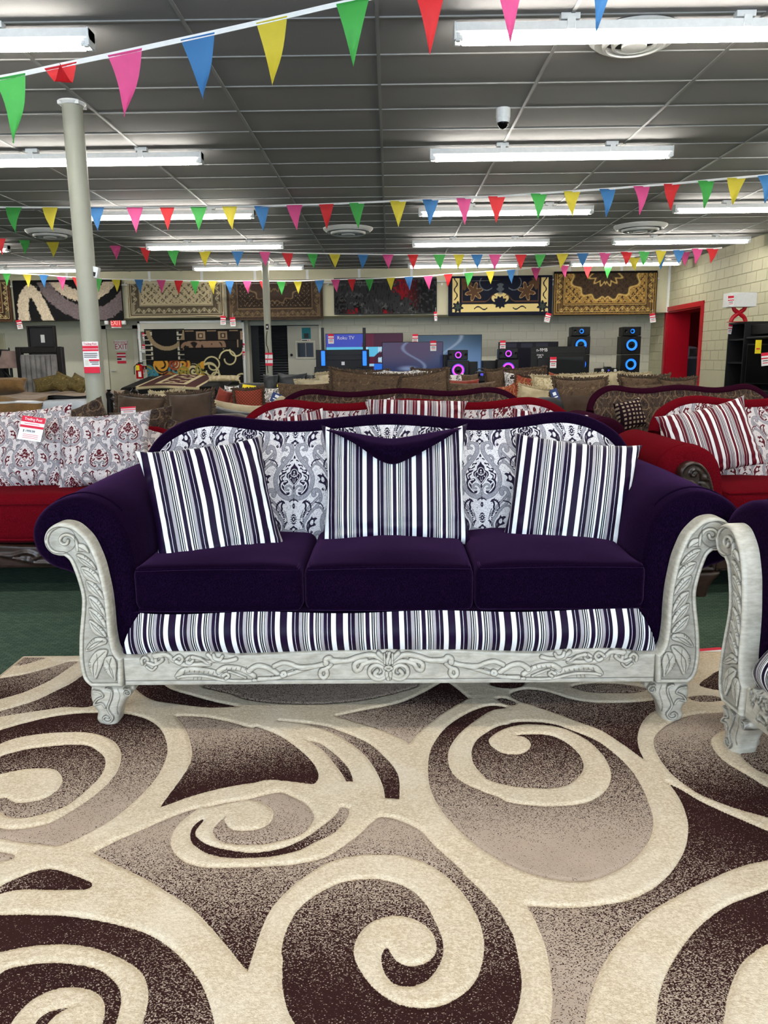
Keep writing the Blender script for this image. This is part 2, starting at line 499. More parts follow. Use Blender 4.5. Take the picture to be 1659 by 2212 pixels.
# right wall: painted concrete block with a red-framed doorway
DY0, DY1, DZ = 16.42, 17.95, 2.03
q = PX(1517, 663, XR); q2 = PX(1442, 672, XR)
DY0, DY1, DZ = q.y, q2.y, (q.z+q2.z)/2
gw = G()
gw.box(XR+.012, XR+.2, YF, DY0, 0, ZC+.03); gw.box(XR+.012, XR+.2, DY1, YW+.4, 0, ZC+.03); gw.box(XR+.012, XR+.2, DY0, DY1, DZ, ZC+.03)
wr = structure(gw.build('wall_right', M['mortar'], smooth=False))
def blocks(parent, axis, fixed, a0, a1, z0, z1, mat, holes=(), bw=.40, bh=.20, name='block', j=.0035):
    """running bond of painted blocks with recessed joints; axis 'Y' on a wall facing -X, 'X' on a wall facing -Y"""
    cache = {}; n = 0
    r = 0
    z = z0
    while z < z1-.02:
        zt = min(z+bh, z1); a = a0 - (bw/2 if r % 2 else 0)
        while a < a1-.01:
            s0, s1 = max(a, a0), min(a+bw, a1)
            segs = [(s0, s1)]
            for (h0, h1, hz0, hz1) in holes:
                if zt > hz0+.01 and z < hz1-.01:
                    nx = []
                    for (p, q_) in segs:
                        if q_ <= h0 or p >= h1: nx.append((p, q_))
                        else:
                            if p < h0: nx.append((p, h0))
                            if q_ > h1: nx.append((h1, q_))
                    segs = nx
            for (p, q_) in segs:
                if q_-p < .04: continue
                key = (round(q_-p, 3), round(zt-z, 3))
                if key not in cache:
                    w, h = key; gg = G(); t = .012
                    A = [(-w/2+j, -h/2+j), (w/2-j, -h/2+j), (w/2-j, h/2-j), (-w/2+j, h/2-j)]
                    B = [(-w/2+j+.004, -h/2+j+.004), (w/2-j-.004, -h/2+j+.004), (w/2-j-.004, h/2-j-.004), (-w/2+j+.004, h/2-j-.004)]
                    V = [(x, 0, zz) for x, zz in A] + [(x, -t, zz) for x, zz in B]
                    Fc = [(4, 5, 6, 7)] + [(k, (k+1) % 4, 4+(k+1) % 4, 4+k) for k in range(4)]
                    if axis == 'Y': V = [(y, -x, zz) for x, y, zz in V]
                    cache[key] = new_mesh(name, V, Fc, mat, False)
                o = bpy.data.objects.new(name, cache[key]); COL.objects.link(o); o.parent = parent
                c = (p+q_)/2
                o.location = (fixed, c, (z+zt)/2) if axis == 'Y' else (c, fixed, (z+zt)/2)
                n += 1
            a += bw
        z = zt; r += 1
    return n
NB = blocks(wr, 'Y', XR+.012, 13.4, YW, 0.9, ZC, M['wall'], holes=[(DY0, DY1, 0, DZ)])
gg = G().box(XR, XR+.012, YF, 13.4, 0, ZC); gg.box(XR, XR+.012, 13.4, DY0, 0, .9); gg.box(XR, XR+.012, DY1, YW, 0, .9)
gg.build('plain_wall_face', M['wall'], wr, smooth=False)
# back wall below the bulkhead and the bulkhead itself
gb = G()
DRX0, DRX1 = PY(232, 760, YW).x, PY(287, 760, YW).x         # emergency door opening
wb = structure(G().box(XL, XR+.2, YW+.012, YW+.2, 0, ZC).build('wall_back', M['mortar_grey'], smooth=False))
bxl = PY(700, 760, YW).x
blocks(wb, 'X', YW+.012, bxl, XR, 0.85, 2.3, M['wall_grey'], j=.002)
gg = G(); gg.box(XL, bxl, YW, YW+.012, 0, ZC); gg.box(bxl, XR, YW, YW+.012, 0, .85)
gg.build('plain_wall_face', M['wall_grey'], wb, smooth=False)
ZBK = 2.22
bk = structure(G().box(XL, XR, YB, YW+.1, ZBK, ZC+.03).build('trim_1', M['wall'], smooth=False)); tag(bk, 'cream bulkhead panel along the back wall below the ceiling')
for px in (-50, 95, 145, 323, 436, 551, 664, 776, 889, 1003, 1116, 1230, 1342):
    x = PY(px, 600, YB).x
    bx('joint_strip', x-.03, x+.03, YB-.012, YB, ZBK, ZC, M['white_metal'], bk, bev=0)
bx('corner_strip', XR-.05, XR, YB-.02, YB, ZBK, ZC, M['white_metal'], bk, bev=0)
# walls out of view: left and the shop front behind the camera (knee wall, glazing openings, header)
wl = structure(bx('wall_left', XL-.15, XL, YF, YW+.2, 0, ZC+.03, M['shell'], bev=0))
gf = G(); gf.box(XL, XR, YF-.15, YF, 0, .4); gf.box(XL, XR, YF-.15, YF, 2.7, ZC+.03)
gf.box(XL, -5.0, YF-.15, YF, .4, 2.7); gf.box(4.0, XR, YF-.15, YF, .4, 2.7)
wf = structure(gf.build('wall_front', M['shell'], smooth=False))
# skirting along the right wall
structure(bx('baseboard_right', XR-.015, XR, 8.0, DY0-.1, 0, .1, M['darkgrey'], bev=0))

# red door frame and the dark room behind it
M['redpaint'] = plain('red_gloss_paint', srgb(176, 18, 36)[:3], 0.35, noise=0.05, scale=9)
dr = structure(G().box(XR-.03, XR+.012, DY0-.11, DY0+.02, 0, DZ+.11).box(XR-.03, XR+.012, DY1-.02, DY1+.11, 0, DZ+.11)
               .box(XR-.03, XR+.012, DY0+.02, DY1-.02, DZ, DZ+.11).build('door_1', M['redpaint'], bev=.006))
tag(dr, 'red painted frame of the doorway in the right wall')
G().box(XR+.012, XR+.55, DY1-.03, DY1, 0, DZ).box(XR+.012, XR+.55, DY0, DY0+.03, 0, DZ).box(XR+.012, XR+.55, DY0+.03, DY1-.03, DZ-.03, DZ).build('door_jamb', M['redpaint'], dr, bev=.004)
M['red_room'] = plain('dark_red_room_paint', srgb(150, 20, 34)[:3], 0.6)
rr = structure(G().box(XR+1.9, XR+2.0, DY0-.6, DY1+2.2, 0, 2.6).box(XR+.2, XR+2.0, DY1+2.2, DY1+2.3, 0, 2.6).box(XR+.2, XR+2.0, DY0-.7, DY0-.6, 0, 2.6)
   .box(XR+.2, XR+2.0, DY0-.7, DY1+2.3, 2.6, 2.7).box(XR+.2, XR+2.0, DY0-.7, DY1+2.3, -.1, 0).build('wall_side_room', M['red_room'], smooth=False))
tag(rr, 'dark red painted room seen through the doorway')

# ------------------------------------------------------------------ strip lights
LROWS = [-0.52, 2.50, 5.33, 8.26, 11.31, 14.31, 17.58]
LCOLS = [(-9.2, -6.76, 'far left'), (-4.30, -1.86, 'left'), (0.42, 2.84, 'centre right'), (3.96, 6.38, 'right')]
ORD = ['shop front', 'rug side', 'nearest', 'second', 'third', 'fourth', 'farthest']
def strip_light(x0, x1, y, label, tube='tube'):
    t = thing('strip_light', label, 'light', ((x0+x1)/2, y, ZC-.13), 0, 'fluorescent strip lights on the ceiling')
    z = ZC-.055
    # folded sheet steel channel
    prof = [(-.05, z), (-.055, z-.05), (-.04, z-.062), (.04, z-.062), (.055, z-.05), (.05, z)]
    G().loft([[(x0, y+a, b) for a, b in prof], [(x1, y+a, b) for a, b in prof]]).build('housing', M['white_metal'], t, sharp=30)
    for xe, s in ((x0, 1), (x1, -1)):
        e = G().box(min(xe, xe+s*.012)-.001, max(xe, xe+s*.012), y-.058, y+.058, z-.1, z+.003)
        eo = e.build('end_plate', M['white_metal'], t, bev=.004)
        for s2 in (-1, 1):
            G().box(min(xe+s*.012, xe+s*.04), max(xe+s*.012, xe+s*.04), y+s2*.036-.012, y+s2*.036+.012, z-.105, z-.06).build('lamp_holder', M['white_metal'], eo, bev=.003)
    for s2 in (-1, 1):
        lt = G().tube([(x0+.06, y+s2*.036, z-.085), (x1-.06, y+s2*.036, z-.085)], .019, 10, caps=False).build('lamp_tube', M[tube], t)
        for xa, xb in ((x0+.03, x0+.06), (x1-.06, x1-.03)): G().tube([(xa, y+s2*.036, z-.085), (xb, y+s2*.036, z-.085)], .017, 10).build('tube_cap', M['white_metal'], lt)
    for k in (.30, .75):
        x = x0+(x1-x0)*k
        G().box(x-.025, x+.025, y-.062, y-.05, z-.05, z+.02).box(x-.06, x+.06, y-.03, y+.03, z+.018, ZC).build('hanger_bracket', M['white_metal'], t, bev=.002)
    return t
for ci, (x0, x1, cn) in enumerate(LCOLS):
    for ri, y in enumerate(LROWS):
        strip_light(x0, x1, y, '%s fluorescent strip light in the %s row on the ceiling' % (ORD[ri], cn), 'tube_boost' if ri < 3 else 'tube')

# ------------------------------------------------------------------ ceiling diffusers, dome camera
M['diff'] = plain('diffuser_enamel', srgb(200, 200, 196)[:3], 0.4)
def diffuser(px, py, rad, lab, h=1.0):
    c = PZ(px, py, ZC-.05); x, y = c.x, c.y
    t = thing('ceiling_diffuser', lab, 'vent', (x, y, ZC-.1), 0, 'round air diffusers in the ceiling')
    G().lathe([(rad, ZC-.002), (rad*.99, ZC-.02), (rad*.86, ZC-.05*h), (rad*.80, ZC-.03), (rad*.80, ZC-.005)], (x, y, 0), 40, caps=False).build('outer_ring', M['diff'], t, sharp=50)
    for k in (.70, .50):
        G().lathe([(rad*k, ZC-.05*h), (rad*(k-.02), ZC-.075*h), (rad*(k-.09), ZC-.078*h), (rad*(k-.08), ZC-.06*h)], (x, y, 0), 36, caps=False).build('cone_ring', M['diff'], t, sharp=50)
    G().lathe([(rad*.28, ZC-.06), (rad*.27, ZC-.085*h), (rad*.05, ZC-.09*h), (0.001, ZC-.09*h)], (x, y, 0), 32, caps=False).build('centre_cone', M['diff'], t, sharp=50)
    G().lathe([(rad*.82, ZC-.004), (0.001, ZC-.004)], (x, y, 0), 32, caps=False).build('throat', M['black'], t)
diffuser(1370, 92, .30, 'round white air diffuser above the nearest right strip light')
diffuser(752, 500, .41, 'round white air diffuser near the middle of the ceiling', 1.3)
diffuser(1383, 494, .43, 'round white air diffuser above the right rows of strip lights', 1.3)
diffuser(108, 506, .38, 'round white air diffuser partly behind the near white column', 1.3)
c = PZ(1087, 240, ZC-.02)
t = thing('dome_camera', 'small white dome security camera under the ceiling', 'camera', (c.x, c.y, ZC-.17))
G().lathe([(.062, ZC), (.062, ZC-.07), (.055, ZC-.08)], (c.x, c.y, 0), 24).build('base', M['white_metal'], t)
G().lathe([(.058, ZC-.075), (.060, ZC-.09), (.052, ZC-.115)], (c.x, c.y, 0), 24, caps=False).build('collar', M['white_metal'], t)
G().lathe([(.05, ZC-.09), (.05, ZC-.115), (.042, ZC-.14), (.024, ZC-.158), (.001, ZC-.165)], (c.x, c.y, 0), 24, caps=False).build('dome', M['gloss_black'], t)
c = PY(1444, 573, 17.9)
t = thing('dome_camera', 'tiny dome security camera in the far right ceiling corner', 'camera', (c.x, c.y, ZC-.14))
G().lathe([(.06, ZC), (.06, ZC-.05)], (c.x, c.y, 0), 16).build('base', M['white_metal'], t)
G().lathe([(.05, ZC-.05), (.045, ZC-.1), (.02, ZC-.13), (.001, ZC-.135)], (c.x, c.y, 0), 16, caps=False).build('dome', M['gloss_black'], t)

# ------------------------------------------------------------------ columns
def column(x, y, r, label):
    t = thing('round_column', label, 'column', (x, y, 0))
    G().lathe([(r, 0), (r, ZC)], (x, y, 0), 32).build('shaft', M['paint_col'], t)
    G().lathe([(r+.012, ZC-.03), (r+.03, ZC-.012), (r+.03, ZC)], (x, y, 0), 32).build('collar', M['white_metal'], t)
    for k in range(4):
        a = PI/4+k*PI/2
        G().box(x+math.cos(a)*(r+.02)-.015, x+math.cos(a)*(r+.02)+.015, y+math.sin(a)*(r+.02)-.015, y+math.sin(a)*(r+.02)+.015, ZC-.035, ZC-.01).build('collar_clip', M['white_metal'], t)
    return t
COL1 = (-2.60, 6.86); column(COL1[0], COL1[1], .082, 'thick cream round column standing near the bed')
COL2 = (-2.68, 17.4); column(COL2[0], COL2[1], .076, 'thin distant cream column near the roller shutter')

# ------------------------------------------------------------------ rug (hero): carved swirl pile
CR = {'A': (0, 1400, 2.765), 'B': (500, 1450, 2.765), 'C': (1059, 1450, 2.765), 'D': (0, 1780, 2.88), 'E': (500, 1780, 2.88), 'F': (1083, 1780, 2.88)}
RUGZ = 0.010
def rp(*seq):
    """traced points -> floor coordinates; seq alternates crop letters and point lists"""
    out = []; c = None
    for s in seq:
        if isinstance(s, str): c = CR[s]; continue
        for (x, y) in s:
            p = PZ(c[0]+x/c[2], c[1]+y/c[2], RUGZ); out.append((p.x, p.y))
    return out
RX0, RX1, RY0, RY1 = -1.52, 2.45, 0.42, 2.985
NX, NY = 720, 466
gx = np.linspace(RX0, RX1, NX); gy = np.linspace(RY0, RY1, NY)
pts = np.stack(np.meshgrid(gx, gy, indexing='ij'), -1).reshape(-1, 2)
bsd = np.full(len(pts), .12); tone = np.full(len(pts), .5)
PAD = .12
def flr(c, x, y):
    k = CR[c]; p = PZ(k[0]+x/k[2], k[1]+y/k[2], RUGZ); return np.array((p.x, p.y))
def region(points, a, b, ta, tb, corners=()):
    """dark/taupe field; tone runs ta at floor point a to tb at b"""
    global bsd
    poly = catmull(points, True, 5, corners)
    d = sd_poly(pts, poly, PAD)
    bsd = np.minimum(bsd, d)
    w = d < .01
    a = flr(*a); b = flr(*b); v = b-a
    t = np.clip(((pts[w]-a)@v)/(v@v), 0, 1)
    tone[w] = ta+(tb-ta)*t
def beige(points, corners=()):
    global bsd
    poly = catmull(points, True, 5, corners)
    bsd = np.maximum(bsd, -sd_poly(pts, poly, PAD))
# left swirl
region(rp('A', [(-60,495),(0,482),(150,440),(300,405),(450,385),(570,380),(700,383),(800,395),(900,430),(960,480),(990,540),(1000,610),(980,680),(930,770),(850,860),(740,960),(620,1045),(500,1110),(400,1155),(340,1175),(250,1165),(100,1150),(0,1130),(-150,1100),(-250,950),(-260,700),(-180,540)]),
       ('A', 450, 420), ('A', 300, 1060), .03, .92)
beige(rp('A', [(-120,640),(0,565),(100,530),(250,505),(400,495),(520,497),(620,520),(690,560),(722,620),(712,700),(670,770),(590,850),(480,930),(350,1010),(250,1050),(100,1072),(0,1065),(-150,1000),(-220,850),(-200,720)]))
region(rp('A', [(-60,690),(0,640),(100,610),(200,590),(400,570),(520,575),(600,620),(630,670),(610,740),(560,800),(470,880),(400,930),(300,970),(150,1005),(50,1000),(0,970),(-100,930),(-140,830),(-100,730)]),
       ('A', 300, 600), ('A', 150, 990), .2, .72)
beige(rp('A', [(0,745),(150,715),(300,712),(350,735),(372,780),(340,840),(260,890),(150,915),(80,910),(25,885),(-60,900),(-110,850),(-80,770)]))
# lens field in the middle left
region(rp('A', [(1050,400),(1110,480),(1140,570),(1145,640),(1120,710),(1060,800),(1000,880),(955,943),(1100,890),(1250,845),(1450,805),(1659,785)], 'B', [(400,655),(480,665),(515,640),(515,590),(470,520),(380,440),(280,375),(150,325)], 'A', [(1500,470),(1350,430),(1200,405)]),
       ('B', 120, 350), ('B', 180, 660), .72, .02, corners=(7, 0))
# stripes at the back left
region(rp('A', [(-60,190),(0,175),(150,150),(300,110),(400,78),(470,74),(400,120),(300,185),(150,255),(0,300),(-60,320)]), ('A', 0, 280), ('A', 400, 90), .15, .75, corners=(5,))
region(rp('A', [(-60,385),(0,370),(200,310),(350,240),(430,200),(500,150),(620,60),(800,60),(700,200),(560,335),(400,345),(250,365),(120,385),(0,405),(-60,415)]), ('A', 0, 390), ('A', 400, 260), .55, .12)
region(rp('A', [(60,60),(130,40),(300,40),(215,74),(120,98),(60,96)]), ('A', 60, 60), ('A', 200, 90), .5, .6)
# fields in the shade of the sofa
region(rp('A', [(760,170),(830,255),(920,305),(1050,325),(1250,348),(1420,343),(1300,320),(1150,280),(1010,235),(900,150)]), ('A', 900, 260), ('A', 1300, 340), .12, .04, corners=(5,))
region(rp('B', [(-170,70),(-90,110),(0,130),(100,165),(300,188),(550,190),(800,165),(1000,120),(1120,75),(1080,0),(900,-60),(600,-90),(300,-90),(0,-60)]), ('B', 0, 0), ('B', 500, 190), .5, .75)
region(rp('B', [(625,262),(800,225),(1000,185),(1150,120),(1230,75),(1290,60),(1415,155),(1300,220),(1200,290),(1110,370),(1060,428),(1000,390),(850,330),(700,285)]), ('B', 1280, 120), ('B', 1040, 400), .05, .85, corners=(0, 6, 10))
# slivers
region(rp('B', [(285,292),(400,300),(550,320),(700,370),(830,430),(920,510),(980,580),(1003,650),(1003,755),(918,750),(905,680),(870,600),(810,510),(720,430),(600,360),(450,310)]), ('B', 500, 310), ('B', 960, 740), .85, .05, corners=(0, 8, 9))
region(rp('B', [(455,405),(530,425),(620,490),(690,560),(720,620),(728,680),(715,698),(700,690),(670,620),(610,540),(540,460)]), ('B', 480, 410), ('B', 715, 690), .9, .05, corners=(0,))
# big triangular field with the lower spiral
region(rp('A', [(555,1215),(700,1140),(850,1075),(1000,1010),(1150,955),(1190,950),(1100,1010),(1040,1080),(1020,1140)], 'D', [(1060,80),(1065,130),(1100,190),(1180,240),(1300,262),(1450,262),(1659,255)], 'E', [(200,255),(400,240),(560,205),(650,160),(720,110),(800,50),(850,0)],
        'B', [(880,860),(950,868),(1020,890),(1090,920),(1150,960),(1200,1020),(1300,1110),(1400,1200)], 'E', [(1430,290),(1550,400),(1659,520)],
        'F', [(40,620),(80,700),(120,900),(125,1020),(100,1150),(60,1244),(20,1330)], 'E', [(1200,1400),(800,1400),(480,1370),(400,1244),(340,1120),(312,950),(312,800),(200,790),(125,880),(100,905)],
        'D', [(1500,860),(1420,760),(1300,620),(1200,520),(1050,420),(900,330),(700,235)]),
       ('E', 850, 60), ('E', 780, 1060), .85, .08, corners=(0, 5, 23, 50))
beige(rp('E', [(100,905),(140,780),(180,660),(240,530),(330,420),(450,320),(600,230),(750,190),(900,180),(1050,188),(1200,230),(1330,310),(1430,410),(1500,510),(1550,620),(1572,730),(1560,850),(1520,960),(1450,1040),(1350,1100),(1250,1130),(1130,1130),(1020,1100),(920,1040),(850,970),(790,880),(760,790),(780,700),(830,630),(900,585),(1000,562),(1100,570),(1190,610),(1250,670),(1275,740),(1265,800),(1220,845),(1150,870),(1080,868),(1020,835),(985,780),(965,745),
        (935,800),(935,860),(960,930),(1010,980),(1080,1000),(1150,990),(1230,950),(1290,870),(1318,790),(1310,700),(1270,600),(1210,490),(1130,410),(1030,360),(920,335),(800,335),(680,355),(580,400),(480,460),(400,540),(345,640),(315,740),(308,850),(312,960),(200,960)]), corners=(0, 41))
# small swirl in the middle
beige(rp('A', [(1190,945),(1100,1010),(1040,1080),(1020,1140)], 'D', [(1060,100),(1065,130),(1100,190),(1180,240),(1300,262),(1450,262),(1659,255)], 'E', [(200,255),(400,240),(560,205),(650,160),(720,110),(800,50),(850,0)], 'B', [(870,850),(880,700),(700,650),(500,690),(200,640),(-150,790)]))
region(rp('A', [(1230,943),(1350,915),(1500,890),(1659,855),(1752,883),(1832,928),(1872,978),(1872,1018),(1832,1078),(1762,1118),(1632,1153),(1502,1166),(1400,1163),(1320,1145),(1275,1105),(1280,1060),(1350,990)]), ('A', 1700, 900), ('A', 1500, 1165), .93, .7, corners=(0, 16))
beige(rp('A', [(1350,988),(1340,1020),(1370,1065),(1420,1082),(1520,1078),(1600,1045),(1630,998),(1625,955),(1565,915),(1480,900),(1400,912),(1200,955),(1150,990),(1250,1040)]))
region(rp('B', [(650,800),(705,812),(690,870),(620,950),(500,1010),(400,1060),(250,1095),(100,1105),(0,1105),(-80,1097),(-162,1072),(-232,1022),(-247,972),(-232,922),(-182,877),(-167,882),(-212,942),(-207,982),(-132,1032),(20,1065),(130,1074),(250,1060),(350,1030),(450,980),(560,900),(620,850)]), ('B', 680, 810), ('B', 300, 1080), .85, .05, corners=(0, 1, 14))
# lower left swirl
region(rp('D', [(-200,560),(0,555),(200,553),(400,562),(600,590),(800,635),(950,690),(1080,780),(1180,880),(1250,980),(1300,1100),(1335,1244),(1345,1400),(600,1500),(-200,1500)]), ('D', 300, 600), ('D', 1200, 1250), .02, .34)
beige(rp('D', [(-120,810),(0,785),(150,755),(300,738),(450,740),(600,765),(730,815),(830,870),(890,930),(920,1020),(915,1120),(880,1244),(840,1400),(690,1400),(735,1180),(752,1100),(740,1010),(680,940),(600,890),(480,865),(350,852),(200,860),(50,890),(0,920),(-120,980)]))
beige(rp('D', [(40,1280),(100,1180),(200,1080),(320,1022),(440,1003),(560,1020),(630,1070),(652,1140),(630,1260),(590,1400),(250,1400),(310,1210),(440,1125),(320,1150),(240,1200),(190,1290),(160,1400),(0,1400)]), corners=(12,))
region(rp('D', [(-60,400),(0,375),(120,320),(230,280),(320,270),(400,290),(500,325),(560,350),(572,372),(545,392),(480,398),(350,402),(200,395),(100,400),(0,422),(-60,435)]), ('D', 0, 400), ('D', 350, 350), .35, .08)
region(rp('D', [(-40,160),(0,163),(90,185),(60,215),(0,225),(-40,222)]), ('D', 0, 165), ('D', 0, 225), .8, .9)
# big right swirl
region(rp('B', [(1640,208),(1560,200),(1480,215),(1380,260),(1280,330),(1210,420),(1180,500),(1175,600),(1190,700),(1240,800),(1310,890),(1400,980),(1500,1060),(1659,1150)], 'C', [(250,1205),(400,1240)], 'F', [(450,350),(550,345),(680,300),(800,230),(880,150),(930,70),(945,0)], 'C', [(970,850),(940,760),(900,670),(840,580),(750,490),(640,410),(500,350),(380,310),(270,297),(150,298),(60,318)]),
       ('C', 200, 330), ('C', 400, 1080), .05, .97, corners=(0, 33))
beige(rp('B', [(1650,212),(1560,225),(1480,270),(1400,330),(1340,390),(1300,460),(1295,530),(1320,600),(1390,660),(1500,710),(1600,745)], 'C', [(113,775),(300,797),(450,795),(560,780),(640,745),(700,690),(722,620),(710,560),(670,490),(600,420),(500,360),(400,325),(300,312),(200,310),(100,330),(30,365),(-8,400),(0,430),(20,450),(70,480),(140,490),(200,480),(240,445),(235,410),(200,385),(150,375),(250,368),(350,375),(430,405),(500,455),(545,510),(557,570),(530,620),(470,665),(380,690),(280,690),(150,680),(0,645)], 'B', [(1490,600),(1445,540),(1435,470),(1460,410),(1520,360),(1600,318),(1670,300)]), corners=(0, 37))
# fields at the back right
region(rp('C', [(120,130),(200,105),(300,110),(400,135),(500,165),(650,183),(850,180),(1000,165),(1080,165),(1060,205),(980,230),(920,280),(890,340),(880,400),(895,470),(930,530),(850,470),(750,400),(650,340),(500,285),(380,240),(250,195),(160,165)]), ('C', 400, 180), ('C', 880, 470), .45, .05, corners=(15,))
region(rp('C', [(490,85),(600,68),(750,70),(880,85),(935,100),(880,120),(750,125),(600,118),(520,100)]), ('C', 490, 85), ('C', 930, 100), .5, .6)
region(rp('C', [(0,60),(100,40),(200,50),(190,82),(110,95),(20,82)]), ('C', 0, 65), ('C', 190, 90), .05, .1)
region(rp('C', [(40,160),(90,158),(150,180),(140,195),(90,190)]), ('C', 40, 165), ('C', 140, 190), .3, .4)
region(rp('C', [(1180,150),(1240,138),(1330,140),(1415,165),(1330,175),(1240,174)]), ('C', 1200, 150), ('C', 1400, 165), .5, .4, corners=(3,))
region(rp('C', [(1250,75),(1300,30),(1400,-20),(1700,-60),(1900,60),(1600,115),(1410,110),(1320,100)]), ('C', 1300, 60), ('C', 1500, 90), .2, .1)
region(rp('C', [(1900,240),(1600,238),(1450,240),(1350,242),(1200,255),(1090,295),(1020,340),(980,390),(980,440),(1010,510),(1070,590),(1150,660),(1250,725),(1380,780),(1500,820),(1659,865),(2100,980),(2300,500)]), ('C', 1150, 360), ('C', 1500, 780), .82, .06)
beige(rp('C', [(1500,318),(1400,345),(1340,375),(1320,410),(1340,465),(1400,530),(1480,580),(1580,640),(1659,685),(1900,770),(1900,690),(1659,608),(1580,570),(1510,510),(1470,450),(1460,400),(1480,350),(1520,325)]))
# lower right fields
region(rp('C', [(1050,655),(1150,705),(1250,765),(1400,835),(1550,900),(1659,945),(1900,1040)], 'F', [(1900,170),(1659,215),(1500,250),(1350,310),(1200,380),(1050,460),(950,520),(850,600),(750,700),(680,790),(620,890),(580,990),(545,1110),(520,1244),(505,1400),(250,1400),(300,1244),(318,1100),(315,1000),(300,870),(270,740),(220,610),(155,495),(250,505),(450,510),(650,492),(800,460),(920,405),(1020,330),(1100,230),(1150,120),(1163,0)], 'C', [(1165,830),(1130,750),(1090,690)]),
       ('C', 1450, 950), ('F', 420, 1100), .04, .85, corners=(0, 29))
region(rp('F', [(1900,300),(1659,400),(1550,440),(1400,500),(1250,610),(1150,720),(1070,840),(1010,960),(975,1090),(960,1244),(960,1400),(1400,1500),(1900,1500)]), ('F', 1550, 560), ('F', 1150, 1250), .05, .55)
beige(rp('F', [(1900,640),(1659,735),(1580,780),(1500,850),(1450,940),(1415,1040),(1395,1150),(1395,1500),(1900,1500)]))
def rug_mat():
    n = NT('carved_swirl_rug')
    b = n.attr('beige').outputs['Fac']; tn = n.attr('tone').outputs['Fac']
    v = n.coord('Object')
    # woven points: short dashes of pale or dark yarn
    mp = n.t.nodes.new('ShaderNodeMapping'); mp.inputs['Scale'].default_value = (340, 540, 1); n.l(v, mp.inputs['Vector'])
    wv = n.noise(n.coord('Object'), 60, 2); 
    fl_ = n.t.nodes.new('ShaderNodeVectorMath'); fl_.operation = 'FLOOR'; n.l(mp.outputs[0], fl_.inputs[0])
    wn = n.t.nodes.new('ShaderNodeTexWhiteNoise'); wn.noise_dimensions = '2D'; n.l(fl_.outputs[0], wn.inputs['Vector'])
    f2 = n.noise(n.coord('Object', (1, 1.7, 1)), 330, 1, 0.5)
    dv = n.math('ADD', n.math('MULTIPLY', wn.outputs['Value'], 0.65), n.math('MULTIPLY', n.step(f2, 0.25, 0.75), 0.35))
    tt = n.math('MULTIPLY_ADD', tn, 0.80); tt.node.inputs[2].default_value = 0.09
    pale = n.math('LESS_THAN', dv, tt)
    f3 = n.noise(v, 9, 3)
    taupe = n.mix(f3, srgb(168, 148, 130), srgb(188, 168, 150)); dark = n.mix(f3, srgb(46, 26, 25), srgb(58, 35, 32))
    fieldc = n.mix(pale, dark, taupe)
    bn = n.noise(n.coord('Object', (1, 1.5, 1)), 140, 3, 0.7); bl = n.noise(v, 5, 2)
    bc = n.mix(n.step(bn, 0.3, 0.7), srgb(194, 171, 140), srgb(230, 214, 188)); bc = n.mix(n.math('MULTIPLY', n.step(bl, .45, .7), .35), bc, srgb(234, 221, 200))
    n.col(n.mix(n.step(n.math('ADD', b, n.math('MULTIPLY', n.math('SUBTRACT', f2, 0.5), 0.004)), -0.0006, 0.0006), fieldc, bc))
    n.set(Roughness=0.95, Specular_IOR_Level=0.02)
    n.bump(n.math('ADD', bn, f2), 0.55, 0.003)
    return n.m
V = np.zeros((len(pts), 3), dtype=np.float32); V[:, :2] = pts
hgt = .0075 + .0015*smoothstep(-.001, .012, bsd) - .0045*np.exp(-(bsd/.005)**2)
hgt += .0012*vnoise(pts[:, 0]*90, pts[:, 1]*90)
edge = np.minimum.reduce([pts[:, 0]-RX0, RX1-pts[:, 0], pts[:, 1]-RY0, RY1-pts[:, 1]])
V[:, 2] = hgt*smoothstep(-.001, .006, edge) + .001
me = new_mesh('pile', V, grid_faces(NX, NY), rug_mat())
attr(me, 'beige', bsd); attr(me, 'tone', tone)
rug = thing('area_rug', 'beige, taupe and dark brown area rug with carved swirls under the purple sofa', 'rug', ((RX0+RX1)/2, (RY0+RY1)/2, 0))
link('pile', me, rug)
M['binding'] = plain('rug_binding', srgb(196, 176, 148)[:3], 0.9)
for (a, b_) in (((RX0, RY0), (RX0, RY1)), ((RX0, RY1), (RX1, RY1)), ((RX1, RY1), (RX1, RY0)), ((RX1, RY0), (RX0, RY0))):
    G().tube([(a[0], a[1], .006), (b_[0], b_[1], .006)], .006, 6).build('bound_edge', M['binding'], rug)
